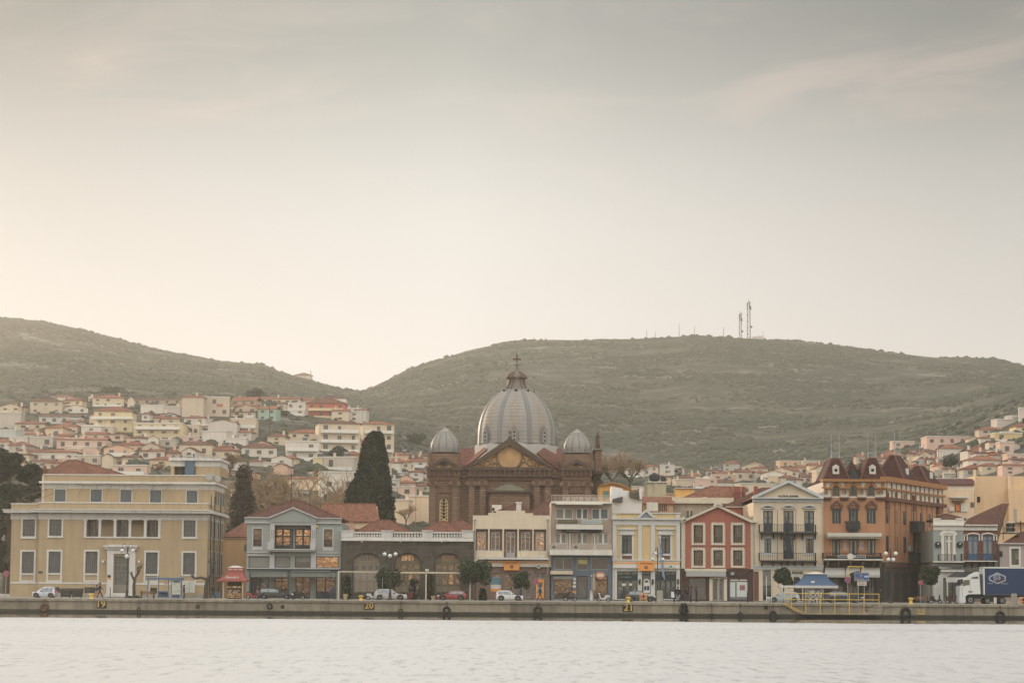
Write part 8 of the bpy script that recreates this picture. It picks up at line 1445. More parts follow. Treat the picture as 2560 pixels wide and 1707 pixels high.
base = A_(40, 1200, 318); base.z = 2; C = blobs('A', [(40, 380, 90, .8), (160, 380, 80, .7), (260, 370, 70, .7), (330, 400, 60, .8), (-60, 400, 90, .9), (20, 520, 80, 1.1), (-60, 560, 90, 1.2), (60, 470, 70, 1), (250, 450, 60, .7), (15, 700, 60, 1.5), (-50, 800, 80, 1.5), (20, 900, 45, 1.6), (-40, 1020, 70, 1.3), (30, 1060, 40, 1.3)], 318, base); crown_tree('pine_tree', 'broad dark evergreen beside the left wall of the ochre building', base, C, 20000, .24, lf_dark, .4)
# cypress
Yq = 335.0; prof = [(540, 1800, 40), (570, 1795, 70), (620, 1782, 95), (700, 1778, 115), (800, 1775, 135), (900, 1778, 150), (985, 1765, 172), (1050, 1752, 195), (1120, 1742, 215), (1200, 1736, 238), (1300, 1735, 242), (1400, 1740, 246), (1560, 1745, 235)]
px, py = rp('M', 1790, 1400); bs = at(px, py, Yq); bs.z = 2.0; T = thing('cypress_tree', 'tall dense dark cypress standing behind the long red roof', 'tree', bs); n = 34000
u = RS.uniform(0, 1, n) ** .8; yy = 540 + u * 1020; cx = np.interp(yy, [p[0] for p in prof], [p[1] for p in prof]); hw = np.interp(yy, [p[0] for p in prof], [p[2] for p in prof]); an = RS.uniform(0, 2 * PI, n); lob = 1 + .10 * np.sin(an * 5 + yy * .02) * np.sin(yy * .045) + .06 * np.sin(an * 11 + yy * .06); rr_ = np.sqrt(RS.uniform(.35, 1, n)) * lob; c0_ = at(*rp('M', 0, 540), Yq); sc = Yq / FPX / 3.92
X_ = np.array([at(*rp('M', a, b_), Yq).x for a, b_ in zip(cx[:1], yy[:1])]); x00 = at(*rp('M', 0, 1000), Yq).x; zt0 = at(*rp('M', 1780, 540), Yq).z; P = np.stack([x00 + cx * sc + hw * sc * rr_ * np.cos(an), Yq + hw * sc * rr_ * np.sin(an) * .9, zt0 - (yy - 540) * sc], 1)
V, Fq = leaves(P, .2, .9); bulk('crown', V, Fq, lf_cyp, T); b = MB(); b.tube(bs, (bs.x, Yq, zt0 - 2), .5, .1, n=8); b.lathe((bs.x, Yq, 0), [(.5, 2), (2.2, 4), (2.0, 8), (1.3, 12), (.8, zt0 - 3), (.1, zt0 - 1.2)], 10); b.build('trunk', bark, T)
for reg, x, y0, y1, hw_, Y, lab, lm, n in (('M', 485, 870, 1480, 215, 332, 'brownish conical conifer just right of the ochre building', lf_brown, 16000),):
    px, _ = rp(reg, x, 0); z1 = at(px, rp(reg, 0, y0)[1], Y).z; X = XatY(px, Y); T = thing('conifer_tree', lab, 'tree', (X, Y, 2)); h = z1 - 2; u = RS.uniform(0, 1, n) ** .7; an = RS.uniform(0, 2 * PI, n); R0 = hw_ / REG[reg][2] / FPX * Y; r = R0 * (.25 + .8 * u) * np.sqrt(RS.uniform(.1, 1, n)) * (1 + .25 * np.sin(an * 4 + u * 25)); P = np.stack([X + r * np.cos(an), Y + r * np.sin(an), z1 - u * h], 1); V, Fq = leaves(P, .2); bulk('crown', V, Fq, lm, T); b = MB(); b.tube((X, Y, 2), (X, Y, z1 - .5), .35, .06, n=7); b.build('trunk', bark, T)
# bare trees
def bare(lab, base, H_, spread, seed, depth=6, mat=twig, name='bare_tree', kids=3, thin=.03):
    r2 = random.Random(seed); T = thing(name, lab, 'tree', base); b = MB(); tw = MB(); base = Vector(base)
    def grow(p, d, L, r, k):
        q = p + d * L; mid = p.lerp(q, .5) + Vector((r2.uniform(-.06, .06) * L, r2.uniform(-.06, .06) * L, r2.uniform(-.04, .06) * L)); m_ = b if k > depth - 3 else tw
        m_.tube(p, mid, r, r * .85, n=5 if k > depth - 3 else 3, cap=False); m_.tube(mid, q, r * .85, r * .7, n=5 if k > depth - 3 else 3, cap=False)
        if k == 0: return
        for _ in range(kids if k > 1 else kids + 1):
            ax = Vector((r2.gauss(0, 1), r2.gauss(0, 1), r2.gauss(.15, .6))).normalized(); nd = (d * 1.0 + ax * spread + Vector((0, 0, .08))).normalized(); grow(p.lerp(q, r2.uniform(.55, 1)), nd, L * r2.uniform(.62, .85), max(thin, r * .62), k - 1)
    grow(base, Vector((r2.uniform(-.06, .06), 0, 1)).normalized(), H_ * .27, H_ * .024, depth); b.build('trunk', bark, T); tw.build('branches', mat, T, fix=False); return T
def bt(reg, x, ytop, Y, lab, seed, spread=.75, ybase=None, **kw):
    px, _ = rp(reg, x, 0); zt_ = at(px, rp(reg, 0, ytop)[1], Y).z; zb_ = 2.0 if ybase is None else at(px, rp(reg, 0, ybase)[1], Y).z; return bare(lab, (XatY(px, Y), Y, zb_), (zt_ - zb_) * 1.36, spread, seed, **kw)
bt('M', 800, 940, 350, 'bare brown plane tree behind the left slope of the café roof', 1); bt('M', 1010, 880, 345, 'bare wide plane tree left of the cypress, above the café roof', 2, .85); bt('M', 700, 980, 360, 'smaller bare tree beside the brownish conifer', 5); bt('M', 1150, 1000, 365, 'thin bare tree right of the wide plane tree before the white block', 6, .8)
bt('M', 350, 760, 430, 'bare golden-brown tree behind the penthouse corner', 7, .8, ybase=980, depth=5, kids=4, thin=.035); bt('L', 1760, 960, 400, 'small bare tree left of the penthouse', 8, .8, ybase=1150, depth=5, thin=.05)
bt('C', 820, 260, 322, 'small bare tree between the cypress and the church', 9, .6, depth=5, ybase=560); bt('O', 300, 40, 420, 'broad bare brown tree right of the church', 10, .85, ybase=460, kids=4, depth=5, thin=.035); bt('O', 120, 60, 430, 'bare brown tree close beside the church flank', 12, .8, ybase=460, kids=4, depth=5, thin=.035)
# pollarded trees
def pollard(lab, segs, Y=279.5):
    p0 = A_(*segs[0][0][0], Y); T = thing('pollarded_tree', lab, 'tree', (p0.x, Y, 1.55)); b = MB(); r2 = random.Random(3); first = True
    for pts, r in segs:
        Q = [A_(x, y, Y) for x, y in pts]; 
        if first: Q[0].z = 1.55; first = False
        for i, (a, c) in enumerate(zip(Q, Q[1:])): b.tube(a, c, r * (1 - .12 * i), r * (1 - .12 * (i + 1)), n=7)
        b.ball(Q[-1], r * 1.0, 7, 4)
        for k in range(7): b.tube(Q[-1], Q[-1] + Vector((r2.uniform(-.35, .35), r2.uniform(-.3, .3), r2.uniform(-.1, .4))), .05, .02, n=4)
    b.build('trunk', M('dark_pollard_bark', (.06, .05, .04), raw=True, var=.3, scale=6, stain=0), T)
pollard('stubby pollarded tree right of the portal lamp', [([(1194, 1320), (1192, 1240), (1200, 1160)], .2), ([(1196, 1180), (1170, 1120)], .12), ([(1200, 1160), (1232, 1110), (1228, 1070)], .13), ([(1232, 1120), (1255, 1062)], .09)])
pollard('large pollarded tree with a long left limb near the red kiosk', [([(1832, 1325), (1836, 1230), (1850, 1170)], .27), ([(1850, 1170), (1790, 1150), (1735, 1160), (1715, 1140)], .17), ([(1850, 1170), (1885, 1110), (1895, 1030), (1868, 1005)], .18), ([(1895, 1060), (1915, 1020)], .12)])

# ============================================================ town on the slopes
WIN = MB(); WIN.mi = 0; WIN.box(-.5, .5, -.10, .05, -.6, .6); WIN.mi = 1; WIN.box(-.40, -.03, -.125, -.101, -.52, .52); WIN.box(.03, .40, -.125, -.101, -.52, .52)
DOOR = MB(); DOOR.mi = 0; DOOR.box(-.55, .55, -.10, .05, -1.1, 1.1); DOOR.mi = 1; DOOR.box(-.44, -.03, -.125, -.101, -1.05, 1.0); DOOR.box(.03, .44, -.125, -.101, -1.05, 1.0)
hfr = M('hill_window_frame', (176, 164, 144), var=0, stain=0); hgl = M('hill_window_dark', (74, 74, 70), var=.1, stain=0, rough=.3); hbr = M('brown_shutter', (110, 84, 66), var=0, stain=0)
def meshof(mb, name, mats): 
    o = mb.build(name, mats); me = o.data; bpy.data.objects.remove(o); return me
WM = [meshof(WIN, 'window', [hfr, hgl]), meshof(WIN, 'window', [hbr, hgl])]; DM = [meshof(DOOR, 'balcony_door', [hfr, hgl]), meshof(DOOR, 'balcony_door', [hbr, hgl])]
HC = {'W': ('white', (206, 198, 186)), 'C': ('cream', (200, 178, 142)), 'B': ('beige', (180, 160, 132)), 'Y': ('pale yellow', (206, 182, 120)), 'P': ('pink', (206, 158, 138)), 'S': ('salmon', (204, 148, 116)), 'G': ('grey', (166, 158, 146)), 'L': ('pale blue', (174, 184, 186)), 'R': ('red-orange', (176, 92, 66)), 'T': ('turquoise', (104, 158, 140)), 'O': ('orange', (206, 142, 92)), 'N': ('brown', (142, 116, 88)), 'V': ('lilac-white', (188, 178, 172)), 'A': ('apricot', (216, 178, 132)), 'M': ('mustard', (188, 158, 84))}
REG.update({'P': (960, 1080, 6.272)}); htile = [M('hill_tile_%s' % k, c, kind='tile', var=.12, stain=.3) for k, c in (('red', (172, 104, 76)), ('brown', (142, 96, 74)), ('orange', (186, 118, 84)))]
slab = M('balcony_white', (208, 200, 186), var=.03, stain=.15); HO = []
LM = [(283, 1062, 'the yellow villa'), (668, 1035, 'the turquoise house'), (815, 1020, 'the red-orange house'), (935, 1130, 'the cypress'), (395, 1072, 'the long yellow block'), (475, 1012, 'the beige tower'), (850, 1200, 'the big white block'), (2390, 1100, 'the long pink house'), (2440, 1137, 'the red house'), (130, 1045, 'the pale blue house'), (2160, 1200, 'the mansard turrets'), (1240, 1130, 'the church'), (1760, 1200, 'the white gable'), (65, 1160, 'the dark pines'), (560, 1070, 'the lilac gable'), (1970, 1160, 'the orange rooftop terrace')]
HS = '''L340,285,700,430,B,h45,2 L560,232,830,290,W,h28,1 L715,275,935,365,A,h35,2 L720,355,1000,425,W,g30,1 L1045,245,1400,350,C,h40,2 L1440,270,1520,360,C,g38,0 L1495,262,2060,330,N,r22,1 L2055,235,2300,470,B,h25,0 L1060,395,1490,640,Y,h60,3,the_hero
L440,455,900,545,L,r30,1 L-40,415,235,600,G,f,0 L180,535,505,615,B,h35,1 L1590,330,1850,430,W,f,0 L1850,345,2050,450,V,f,0 L1600,428,1690,510,W,h20,1 L1810,430,1980,490,W,h25,1 L1510,535,2060,740,Y,f,3 L2070,470,2330,565,W,h25,1 L2070,560,2250,670,C,f,1 L620,565,880,650,P,h45,1
L700,515,960,610,G,h28,1 L530,600,780,680,W,g25,1 L210,620,470,680,W,h32,1 L100,690,320,790,W,f,0 L320,690,610,810,G,f,1 L640,715,1195,830,P,r38,1 L90,780,310,870,G,h45,1 L385,710,600,780,W,h28,1 L730,800,1090,900,P,f,0 L330,855,870,985,W,h34,1
L1150,905,1275,1050,C,g28,0 L1170,810,1505,1010,S,g32,2 L1345,775,1660,900,S,h45,1 L1430,700,1680,800,W,h30,1 L1670,700,1795,830,W,g24,1 L1560,845,1880,950,W,h25,1 L2025,770,2400,930,C,h40,1 L1800,720,1985,810,G,f,1 L2060,680,2260,750,P,f,1 L1270,1010,1660,1120,P,f,1
L940,560,1140,650,B,f,1 L880,655,1410,740,P,r14,1 L215,885,330,1000,C,h22,1 L-50,740,100,840,W,h40,1 L-40,610,190,700,L,f,1 L1880,870,2040,960,S,h60,1 L1000,240,1060,300,C,f,1 L0,360,240,420,C,r20,1 L1690,930,1900,1040,W,f,1 L860,900,1150,1010,B,f,1
L1120,570,1280,660,C,f,1 L1600,640,1800,710,B,h20,1 L2240,560,2400,680,G,f,1 L500,980,860,1080,P,r30,1
M60,205,375,400,B,f,2,panel M375,240,640,290,N,r45,1 M375,290,640,340,N,r24,1 M370,352,635,410,C,r32,1 M640,322,830,440,T,r35,2 M645,225,1060,265,C,r32,1 M830,270,920,335,B,r22,1 M920,265,1110,340,W,f,1 M835,335,1110,390,W,f,1 M1125,265,1500,415,R,h60,2,bal M1060,232,1200,280,N,r22,0 M1505,350,1670,445,W,f,2
M380,420,630,600,B,f,2,bal M155,455,440,600,V,g28,0 M85,540,350,660,W,f,0 M330,610,530,700,W,f,0 M0,670,200,760,C,h35,1 M135,728,420,810,C,h35,1 M475,698,840,800,W,h45,1 M560,830,720,890,G,h14,0 M700,850,830,900,W,f,1 M795,880,940,970,S,g22,0 M945,552,1300,690,C,h40,2
M915,640,1255,830,W,f,2,bal M1230,462,1660,750,C,h38,3,bal M1665,470,1990,745,C,h36,3 M1275,795,1600,925,G,f,1,bal M1185,800,1275,940,Y,f,0 M1240,942,1640,1200,W,f,1 M1465,770,1650,830,O,h40,1 M0,480,70,600,C,f,1 M850,800,960,860,W,f,0 M160,870,330,960,W,r20,1 M320,950,620,1020,O,r18,1 M900,1000,1240,1120,A,r24,1 M380,1120,560,1200,A,f,0
P60,400,240,500,O,f,1 P280,455,670,560,V,r60,1 P50,500,120,740,C,f,0 P240,640,490,730,W,f,1 P150,790,480,860,P,r36,1 P120,860,215,930,C,f,0 P220,860,500,1010,P,f,1 P370,1005,700,1420,A,f,0 P130,1065,390,1440,A,f,1 P480,640,660,760,G,r30,0 P60,740,240,830,G,f,1 P260,540,400,600,G,r24,0
N510,690,820,790,P,f,1 N990,625,1700,750,P,f,1 N960,762,1230,810,O,f,1 N700,862,1220,970,W,h75,1 N350,890,700,980,A,h70,1 N740,890,850,1040,A,g24,0 N850,965,1100,1070,B,h72,1 N1180,785,1500,900,W,h60,0 N1545,825,1860,925,R,h62,1 N1360,975,1570,1110,L,r32,1 N1560,950,2010,1110,W,h65,1
N1500,1075,1890,1180,G,h65,1 N1865,700,2030,840,C,r32,1 N2020,700,2210,900,P,f,1 N1940,575,2330,710,M,f,1 N2040,560,2210,660,C,f,0 N1720,520,2090,600,B,h40,1 N1960,385,2290,480,V,f,0 N2160,335,2290,390,V,f,1 N2280,220,2560,400,V,f,1 N2225,480,2480,560,Y,h50,1 N2120,870,2480,1020,P,f,2
N2050,1020,2480,1160,P,r30,2 N1100,1090,1390,1180,G,f,0 N1580,645,1740,710,C,g22,0 N1740,640,1930,720,W,h30,0 N450,960,720,1080,A,f,1 N1120,1000,1360,1080,O,r40,0 N0,900,130,1010,B,h30,1 N1230,1140,1400,1230,G,f,0 N1880,830,2040,900,R,f,0
O760,318,965,400,B,f,0 O960,340,1200,410,W,g68,1 O1190,345,1350,420,V,r36,1 O1170,258,1370,310,A,r32,1 O1370,240,1580,340,B,h20,1 O1815,130,2040,195,O,f,1 O2010,190,2240,260,O,f,0 O1780,232,2030,300,W,r46,1 O1690,285,2060,360,A,f,0 O1410,362,1800,500,C,f,1 O2190,240,2360,350,C,f,1 O2040,292,2180,360,B,r50,1
O320,392,480,450,A,f,1 O430,442,600,500,O,f,1 O640,300,760,360,C,f,0 O560,470,760,540,A,r20,0 O1580,250,1700,330,G,r24,1 O900,260,1010,330,V,f,0 O2060,130,2200,200,B,f,0'''
hid = 0; r3 = random.Random(21); ENT = HS.split()
for n_, xa, xb, yt, yb in ((62, 0, 900, 1012, 1178), (10, 960, 1075, 1150, 1240), (26, 1560, 2050, 1178, 1225), (30, 2150, 2560, 1120, 1200)):
    for k in range(n_):
        x = xa + (xb - xa) * (k * .618 % 1); y = r3.uniform(yt, yb)
        if 610 < x < 800 and y < 1110 or 2150 <= x < 2330 and y < 1150 or x > 2330 and y < 1130: continue
        w = r3.uniform(30, 62); h = r3.uniform(15, 27); rt = r3.choice(['f', 'h6', 'h7', 'g7', 'r7', 'r6', 'h8']); ENT.append('Z%d,%d,%d,%d,%s,%s,%d' % (x, y - h, x + w, y, r3.choice('WWCCBPSGVA'), rt, 1 if h < 20 else 2))
for ent in ENT:
    reg = ent[0]; q = ent[1:].split(','); x0, y0, x1, y1 = map(float, q[:4]); ck, rf, fl_ = q[4], q[5], int(q[6]); ext = q[7] if len(q) > 7 else ''
    pxa, pya = rp(reg, x0, y0); pxb, pyb = rp(reg, x1, y1); pc = (pxa + pxb) / 2; D = Dfor(pc, pyb); cn, crgb = HC[ck]; r2 = random.Random(hid * 7 + 3); hid += 1
    e0, e1 = at(pxa, (pya + pyb) / 2, D), at(pxb, (pya + pyb) / 2, D); zt_, zb_ = at(pc, pya, D).z, at(pc, pyb, D).z; Wd = e1.x - e0.x; Hh = zt_ - zb_; dp = min(11, max(6, Wd * .8)); rot = r2.choice([0, 0, 0, .12, -.1, .18, -.16]) if Wd < 16 else 0
    base = Vector(((e0.x + e1.x) / 2, D, zb_)); T = thing('hill_house', '', 'house', base, 'houses on the hillsides'); T.rotation_euler = (0, 0, rot); ORG[T.name] = Vector((0, 0, 0)); wm = M('house_' + cn.replace(' ', '_').replace('-', '_'), tuple(c * .55 + g * .45 for c, g in zip(crgb, (192, 174, 152))), var=.05, scale=.3, stain=.2); w = Wd / 2 * (1 if rot == 0 else .95)
    b = MB(); b.box(-w, w, 0, dp, -7, Hh)
    rh = float(rf[1:]) / REG[reg][2] / FPX * D if rf[0] != 'f' else 0; tm = htile[hid % 3]
    if rf[0] == 'g': b.prism([(-w, 0.002, Hh), (w, 0.002, Hh), (0, 0.002, Hh + rh)], [(-w, dp, Hh), (w, dp, Hh), (0, dp, Hh + rh)])
    b.build('wall', wm, T)
    if rf[0] == 'h': hip('roof', -w, w, 0, dp, Hh, rh, tm, T, over=.35)
    elif rf[0] == 'g': gabley('roof', -w - .25, w + .25, 0, 0, dp, Hh - .1, Hh - .1, Hh + rh + .12, tm, T, over=.15)
    elif rf[0] == 'r': roofp('roof', [[(-w - .2, -.3, Hh), (w + .2, -.3, Hh), (w + .2, dp / 2, Hh + rh), (-w - .2, dp / 2, Hh + rh)], [(-w - .2, dp + .3, Hh), (w + .2, dp + .3, Hh), (w + .2, dp / 2, Hh + rh), (-w - .2, dp / 2, Hh + rh)]], tm, T)
    else: b = MB(); b.box(-w - .15, w + .15, -.2, dp + .1, Hh, Hh + .22); b.build('roof_slab', slab, T)
    if fl_:
        nc = max(1, int(Wd / 3.1)); k_ = r2.randint(0, 1); fh = Hh / fl_
        for j in range(fl_):
            bal_ = (ext == 'bal' and True) or (r2.random() < .22 and Wd > 7)
            z = min(fh * (j + .55), Hh - .8)
            for i in range(nc):
                if r2.random() < .14: continue
                xx = -w + Wd * (i + .5) / nc * (w * 2 / Wd); hh = min(1, fh / 2.9); dr_ = bal_ and (i % 2 == 0); o = bpy.data.objects.new('balcony_door' if dr_ else 'window', (DM if dr_ else WM)[k_]); COL.objects.link(o); o.parent = T; o.location = (xx, 0, z - (.25 * hh if dr_ else 0)); o.scale = (r2.uniform(.9, 1.35), 1, hh * r2.uniform(.85, 1.1))
            if bal_: b = MB(); zz_ = fh * j + .12; b.box(-w * .9, w * .9, -1.2, 0, zz_ - .18, zz_); b.box(-w * .9, w * .9, -1.22, -1.12, zz_, zz_ + .75); b.build('balcony', slab if ck != 'R' else M('house_pale_yellow', (206, 182, 120), var=.05, scale=.3, stain=.2), T)
    if ext == 'the_hero': b = MB(); b.box(-w - .6, w + .6, -1.3, 0, Hh * .62, Hh * .66); b.box(-w - .6, w + .6, -1.35, -1.25, Hh * .66, Hh * .72); b.build('balcony', slab, T)
    if ext == 'panel': b = MB(); b.box(-w + .1, -w + 2, -.1, -.01, Hh * .55, Hh * .68); b.box(w - 4.2, w - 2.2, -.1, -.01, Hh * .52, Hh * .66); b.build('red_panel', M('house_red_orange', (176, 92, 66), var=.05, scale=.3, stain=.2), T)
    if r2.random() < .5 and rf[0] != 'g': xx = r2.uniform(-.7, .7) * w; b = MB(); b.box(xx - .3, xx + .3, dp * .3, dp * .3 + .6, Hh - .2, Hh + rh * .6 + 1.1); b.box(xx - .38, xx + .38, dp * .3 - .08, dp * .3 + .68, Hh + rh * .6 + 1.1, Hh + rh * .6 + 1.22); b.build('chimney', wm, T)
    if r2.random() < .15: xx = r2.uniform(-.6, .6) * w; b = MB(); zz_ = Hh + (.25 if rf[0] == 'f' else rh * .55); b.mi = 0; b.prism([(xx - .6, 1, zz_), (xx + .6, 1, zz_), (xx + .6, 2, zz_ + .9), (xx - .6, 2, zz_ + .9)], [(xx - .6, 1.06, zz_ - .05), (xx + .6, 1.06, zz_ - .05), (xx + .6, 2.06, zz_ + .85), (xx - .6, 2.06, zz_ + .85)]); b.mi = 1; b.lathe((xx, 2.15, zz_ + .98), [(.2, -.6), (.2, .6)], 8, 'X'); b.build('solar_heater', [M('solar_panel', (66, 66, 66), rough=.4, var=0, stain=0), chrome], T)
    mx, my = pc, (pya + pyb) / 2; cand = sorted(LM, key=lambda l: (l[0] - mx) ** 2 + ((l[1] - my) * 1.5) ** 2)[:2]; HO.append((T, mx, my, cn, rf[0], fl_, Wd, cand))
RN = {'h': 'with a hipped tile roof', 'g': 'with a gabled front', 'r': 'with a long tile roof', 'f': 'with a flat roof'}
lab = {}
for T, mx, my, cn, rf, fl_, Wd, cand in HO:
    self_ = [c for c in cand if abs(c[0] - mx) < 14 and abs(c[1] - my) < 14 and c[0] not in (935, 65, 1240, 2160)]; l = [c for c in cand if c not in self_][0]
    dx_, dy_ = mx - l[0], my - l[1]; rel = ('above' if dy_ < 0 else 'below') if abs(dy_) * 1.6 > abs(dx_) else ('left of' if dx_ < 0 else 'right of')
    s = '%s%s%s %s, %s %s' % ('long ' if Wd > 15 else ('small ' if Wd < 7 else ''), cn, ' windowless house' if fl_ == 0 else (' house' if fl_ == 1 else ' %s-storey house' % ('two' if fl_ == 2 else 'three')), RN[rf], rel, l[2]); lab.setdefault(s, []).append((T, mx, my))
ORD = ['leftmost', 'second from left', 'third from left', 'fourth from left', 'fifth from left', 'sixth from left']
for s, L_ in lab.items():
    L_.sort(key=lambda t: t[1])
    for k, (T, _, _) in enumerate(L_): T['label'] = s if len(L_) == 1 else s + (', left one' if k == 0 else ', right one') * (len(L_) == 2) + (', ' + ORD[k]) * (len(L_) > 2)
# ridge villa, masts, poles and wires
def ridge(px): return at(px, 1492 + .00663 * (px - 1280) - interp(px, ESKY) * (1 if True else 1), 2250)
q = ridge(757); q.y = 2235; T = thing('ridge_villa', 'lone villa with pillars on the skyline of the left ridge', 'house', q - Vector((0, 0, 3))); b = MB(); b.box(q.x - 6, q.x + 9, q.y, q.y + 12, q.z - 5, q.z + 3.5); b.build('wall', M('house_beige', (0, 0, 0)), T); hip('roof', q.x - 7, q.x + 10, q.y - 1, q.y + 13, q.z + 3.5, 2.6, htile[1], T)
for k in range(5): b = MB(); b.box(q.x - 5.5 + k * 3.4, q.x - 5 + k * 3.4, q.y - 3, q.y - 2.5, q.z - 5, q.z + .5); b.build('pillar', slab, T)
b = MB(); b.box(q.x - 8, q.x + 11, q.y - 4, q.y, q.z - .2, q.z + .2); b.build('terrace', slab, T); b = MB(); b.box(q.x + 8, q.x + 8.8, q.y + 2, q.y + 3, q.z + 3, q.z + 8); b.build('chimney', M('house_beige', (0, 0, 0)), T)
def mast(px, ytop, w, lab, red, n, cat='radio mast'):
    q = ridge(px); zt_ = at(px, ytop, 2250).z; T = thing('radio_mast', lab, cat, q - Vector((0, 0, 4)), 'masts on the ridge'); b = MB(); z0 = q.z - 5
    if w > 1:
        for sx in (-1, 1):
            for sy in (-1, 1): b.tube((q.x + sx * w, q.y + sy * w, z0), (q.x + sx * w * .8, q.y + sy * w * .8, zt_), .22, n=4)
        for k in range(n):
            za, zb2 = z0 + (zt_ - z0) * k / n, z0 + (zt_ - z0) * (k + 1) / n; s_ = 1 if k % 2 else -1; b.tube((q.x - s_ * w, q.y - w, za), (q.x + s_ * w * .9, q.y - w, zb2), .16, n=3); b.tube((q.x - w, q.y - w, zb2), (q.x + w, q.y - w, zb2), .2, n=3); b.tube((q.x - w, q.y + s_ * w, za), (q.x - w, q.y - s_ * w, zb2), .14, n=3)
        b.build('lattice', red, T); b = MB()
        for k in range(5): a = k * 1.3; b2 = MB(); b2.box(q.x + w * 1.2 * math.cos(a) - .4, q.x + w * 1.2 * math.cos(a) + .4, q.y - w - .6, q.y - w, zt_ - 7 + k * 1.2, zt_ - 3.5 + k * 1.2); b2.build('antenna_panel', iron, T)
        b.tube((q.x, q.y, zt_ - 1), (q.x, q.y, zt_ + 3), .2, n=4); b.lathe((q.x + w * 1.5, q.y - w, z0 + (zt_ - z0) * .4), [(1, -.3), (1, .3)], 8, 'Y'); b.build('antenna_dish', iron, T)
    else: b.tube((q.x, q.y, z0), (q.x, q.y, zt_), .3, .12, n=4); b.build('pole', red, T)
rstd = M('mast_red_grey', (62, 46, 38), var=.2, scale=.05, stain=0)
mast(1872, 757, 1.5, 'tallest lattice radio mast on the ridge', rstd, 13); mast(1851, 786, 1.1, 'shorter lattice mast left of the tallest one', rstd, 9)
for px, y, l in ((1698, 806, 'thin'), (1617, 825, 'short'), (1638, 826, 'stubby'), (1736, 815, 'slender'), (1809, 817, 'fine'), (1908, 828, 'low')): mast(px, y, .5, '%s antenna pole on the ridge, %s the two lattice masts' % (l, 'right of' if px > 1880 else 'left of'), rstd, 1, 'antenna')
for i, (px, y) in enumerate(((1888, 840), (1901, 841))): q = ridge(px); b = MB(); b.box(q.x - 2.5, q.x + 2.5, q.y - 3, q.y + 3, q.z - 4, q.z + 1.5 + i * .6); tag(b.build('equipment_hut', M('house_grey', (0, 0, 0))), 'small equipment hut on the ridge right of the tallest mast, %s one' % ('left' if i == 0 else 'right'), 'hut')
PL = [(58, 984, 1050, 0), (48, 996, 1045, 0), (188, 962, 1010, 1), (206, 965, 1010, 1), (252, 958, 1012, 2), (362, 968, 1000, 3), (424, 974, 1002, 4), (674, 1007, 1090, 5), (755, 975, 1000, 6), (815, 974, 990, 7), (2291, 1073, 1105, 8), (2341, 1076, 1122, 9), (2509, 1030, 1070, 10), (1678, 1205, 1240, 11), (2347, 1124, 1160, 12), (2427, 1053, 1100, 13)]; poleT = []
for px, y0, y1, k in PL:
    D = Dfor(px, y1); a, c = at(px, y0, D), at(px, y1, D); l = min(LM, key=lambda l: (l[0] - px) ** 2 + (l[1] - y1) ** 2); T = thing('utility_pole', 'wooden utility pole number', 'utility pole', c, 'utility poles on the slopes'); b = MB(); b.tube(c - Vector((0, 0, 3)), a, .16, .11, n=5); b.build('pole', bark, T); b = MB(); b.box(a.x - .9, a.x + .9, a.y - .06, a.y + .06, a.z - .5, a.z - .38); b.build('crossarm', bark, T)
    T['label'] = 'wooden utility pole %s %s, %s' % ('left of' if px < l[0] else 'right of', l[2], ('tall' if y1 - y0 > 44 else 'short') + (', at the skyline' if y0 < 985 else '')); poleT.append((px, a, D))
sl_ = set()
for o in list(S.objects):
    if o.get('category') == 'utility pole':
        while o['label'] in sl_: o['label'] = o['label'].replace('wooden utility pole', 'second wooden utility pole', 1) if 'second' not in o['label'] else o['label'].replace('second', 'third')
        sl_.add(o['label'])
for i, j in ((0, 2), (2, 4), (4, 5), (5, 6), (8, 9), (10, 11), (11, 12)):
    a, c = poleT[i][1], poleT[j][1]; b = MB()
    for s_ in (-.8, .8):
        P = [a.lerp(c, k / 12) + Vector((s_, 0, -.4 - (a - c).length * .03 * math.sin(PI * k / 12))) for k in range(13)]; b.path(P, .025, 3)
    tag(b.build('power_cable', black), 'pair of power cables %s' % ('over the left hillside roofs, span %s' % ['below the far-left pine', 'by the yellow villa', 'beyond the yellow villa', 'above the beige tower', 'left of the red-orange house'][[0, 2, 4, 5, 8].index(i)] if i < 10 else 'on the right slope, %s span' % ('lower' if i == 10 else 'upper')), 'cable')
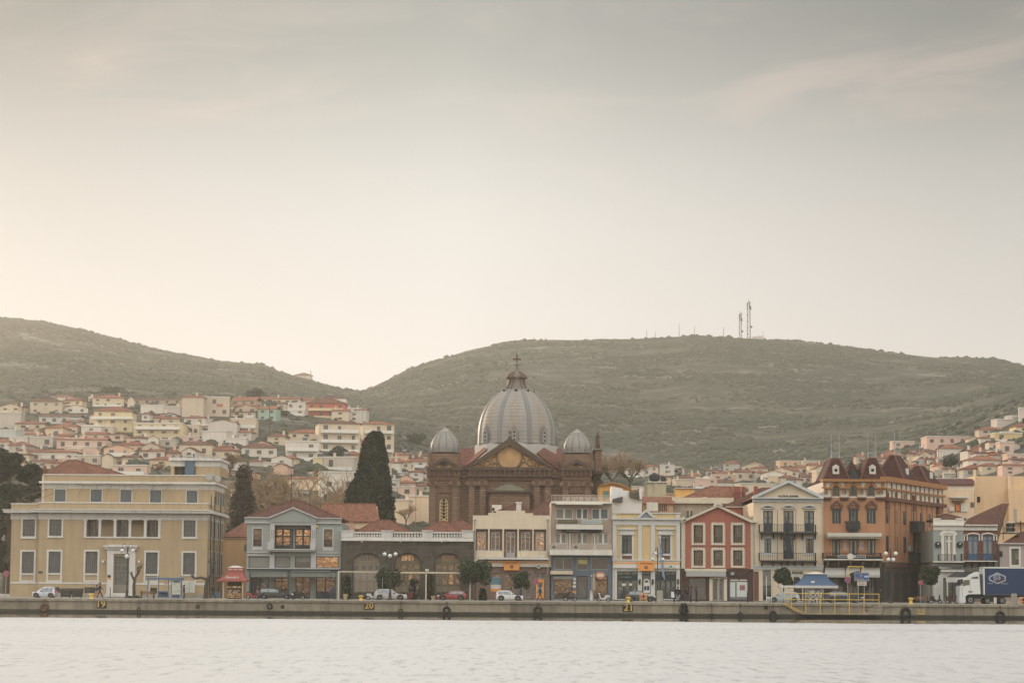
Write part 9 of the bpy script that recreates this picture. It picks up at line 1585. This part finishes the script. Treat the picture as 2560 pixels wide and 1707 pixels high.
# scrub over the hills: far too many bushes to count
ico = bmesh.new(); bmesh.ops.create_icosphere(ico, subdivisions=1, radius=1); iv = np.array([v.co[:] for v in ico.verts]); itf = np.array([[v.index for v in f_.verts] for f_ in ico.faces])[:, :3]; ico.free()
def scrub(name, n, d0, d1, s0, s1, px0=-250, px1=2820, edge=0.0, lm=lf_hill, keep=None):
    pts = []
    while len(pts) < n:
        px = rnd.uniform(px0, px1); D = rnd.uniform(d0, d1) if rnd.random() > edge else rnd.uniform(2190, 2270)
        if keep and not keep(px, D): continue
        x, y, z = tpos(px, D); pts.append((x, y, z, rnd.uniform(s0, s1) * (1 + (.9 if rnd.random() < .04 else 0))))
    P = np.array(pts); A = RS.uniform(0, 2 * PI, n); J = 1 + RS.uniform(-.28, .28, (n, len(iv))); L = iv[None] * J[:, :, None] * P[:, None, 3:4]; c, s = np.cos(A)[:, None], np.sin(A)[:, None]; V = np.stack([L[:, :, 0] * c - L[:, :, 1] * s, L[:, :, 0] * s + L[:, :, 1] * c, L[:, :, 2] * .75], 2) + P[:, None, :3]; Fq = (itf[None] + (np.arange(n) * len(iv))[:, None, None]).reshape(-1, 3); return bulk(name, V.reshape(-1, 3), Fq, lm, kind='stuff')
pat = lambda px, D: noise.noise(Vector(((px - 1280) / FPX * D * .012, D * .012, 3))) > -.03 + rnd.uniform(-.22, .22)
scrub('hill_scrub', 42000, 1090, 2260, 0.8, 2.0, edge=.13, keep=pat); scrub('town_shrubbery', 2600, 420, 940, .6, 1.9, px0=-50, px1=2700)
for px, y, D, s, lab in ((640, 985, 955, 3.6, 'rounded dark tree on the skyline above the terraced roofs'), (1040, 1097, 900, 3.0, 'dark round tree on the slope between the cypress and the church'), (592, 1080, 800, 2.6, 'dark tree right of the tan balcony block'), (702, 1038, 830, 2.6, 'bushy tree right of the turquoise house'), (345, 1040, 820, 3.2, 'dark tree right of the yellow villa'), (325, 1072, 780, 2.4, 'leafy tree at the right foot of the yellow villa'), (215, 1000, 930, 3.0, 'dark tree between the skyline houses left of the yellow villa'), (10, 1003, 930, 4.2, 'olive-coloured tree mass at the far left skyline'), (757, 1150, 640, 3.4, 'tall grey-green tree above the bare plane trees'), (2375, 1155, 640, 1.6, 'low dark tree below the long pink house'), (845, 1130, 640, 2.2, 'green tree below the cream balcony blocks'), (280, 985, 940, 4.0, 'green vine-covered pergola tree on the skyline')):
    p = at(px, y, D); g_ = zter(px, D); crown_tree('hill_tree', lab, (p.x, D, min(g_, p.z - s)), [(0, 0, p.z - min(g_, p.z - s), s * .8, .9)] + [(s * .8 * math.cos(k * 1.3), s * .5 * math.sin(k * 1.3), p.z - min(g_, p.z - s) + rnd.uniform(-.3, .3) * s, s * .5, .9) for k in range(5)], 1400, .38, lf_hill if D > 600 else lf_dark, .2, group='trees on the hillside')
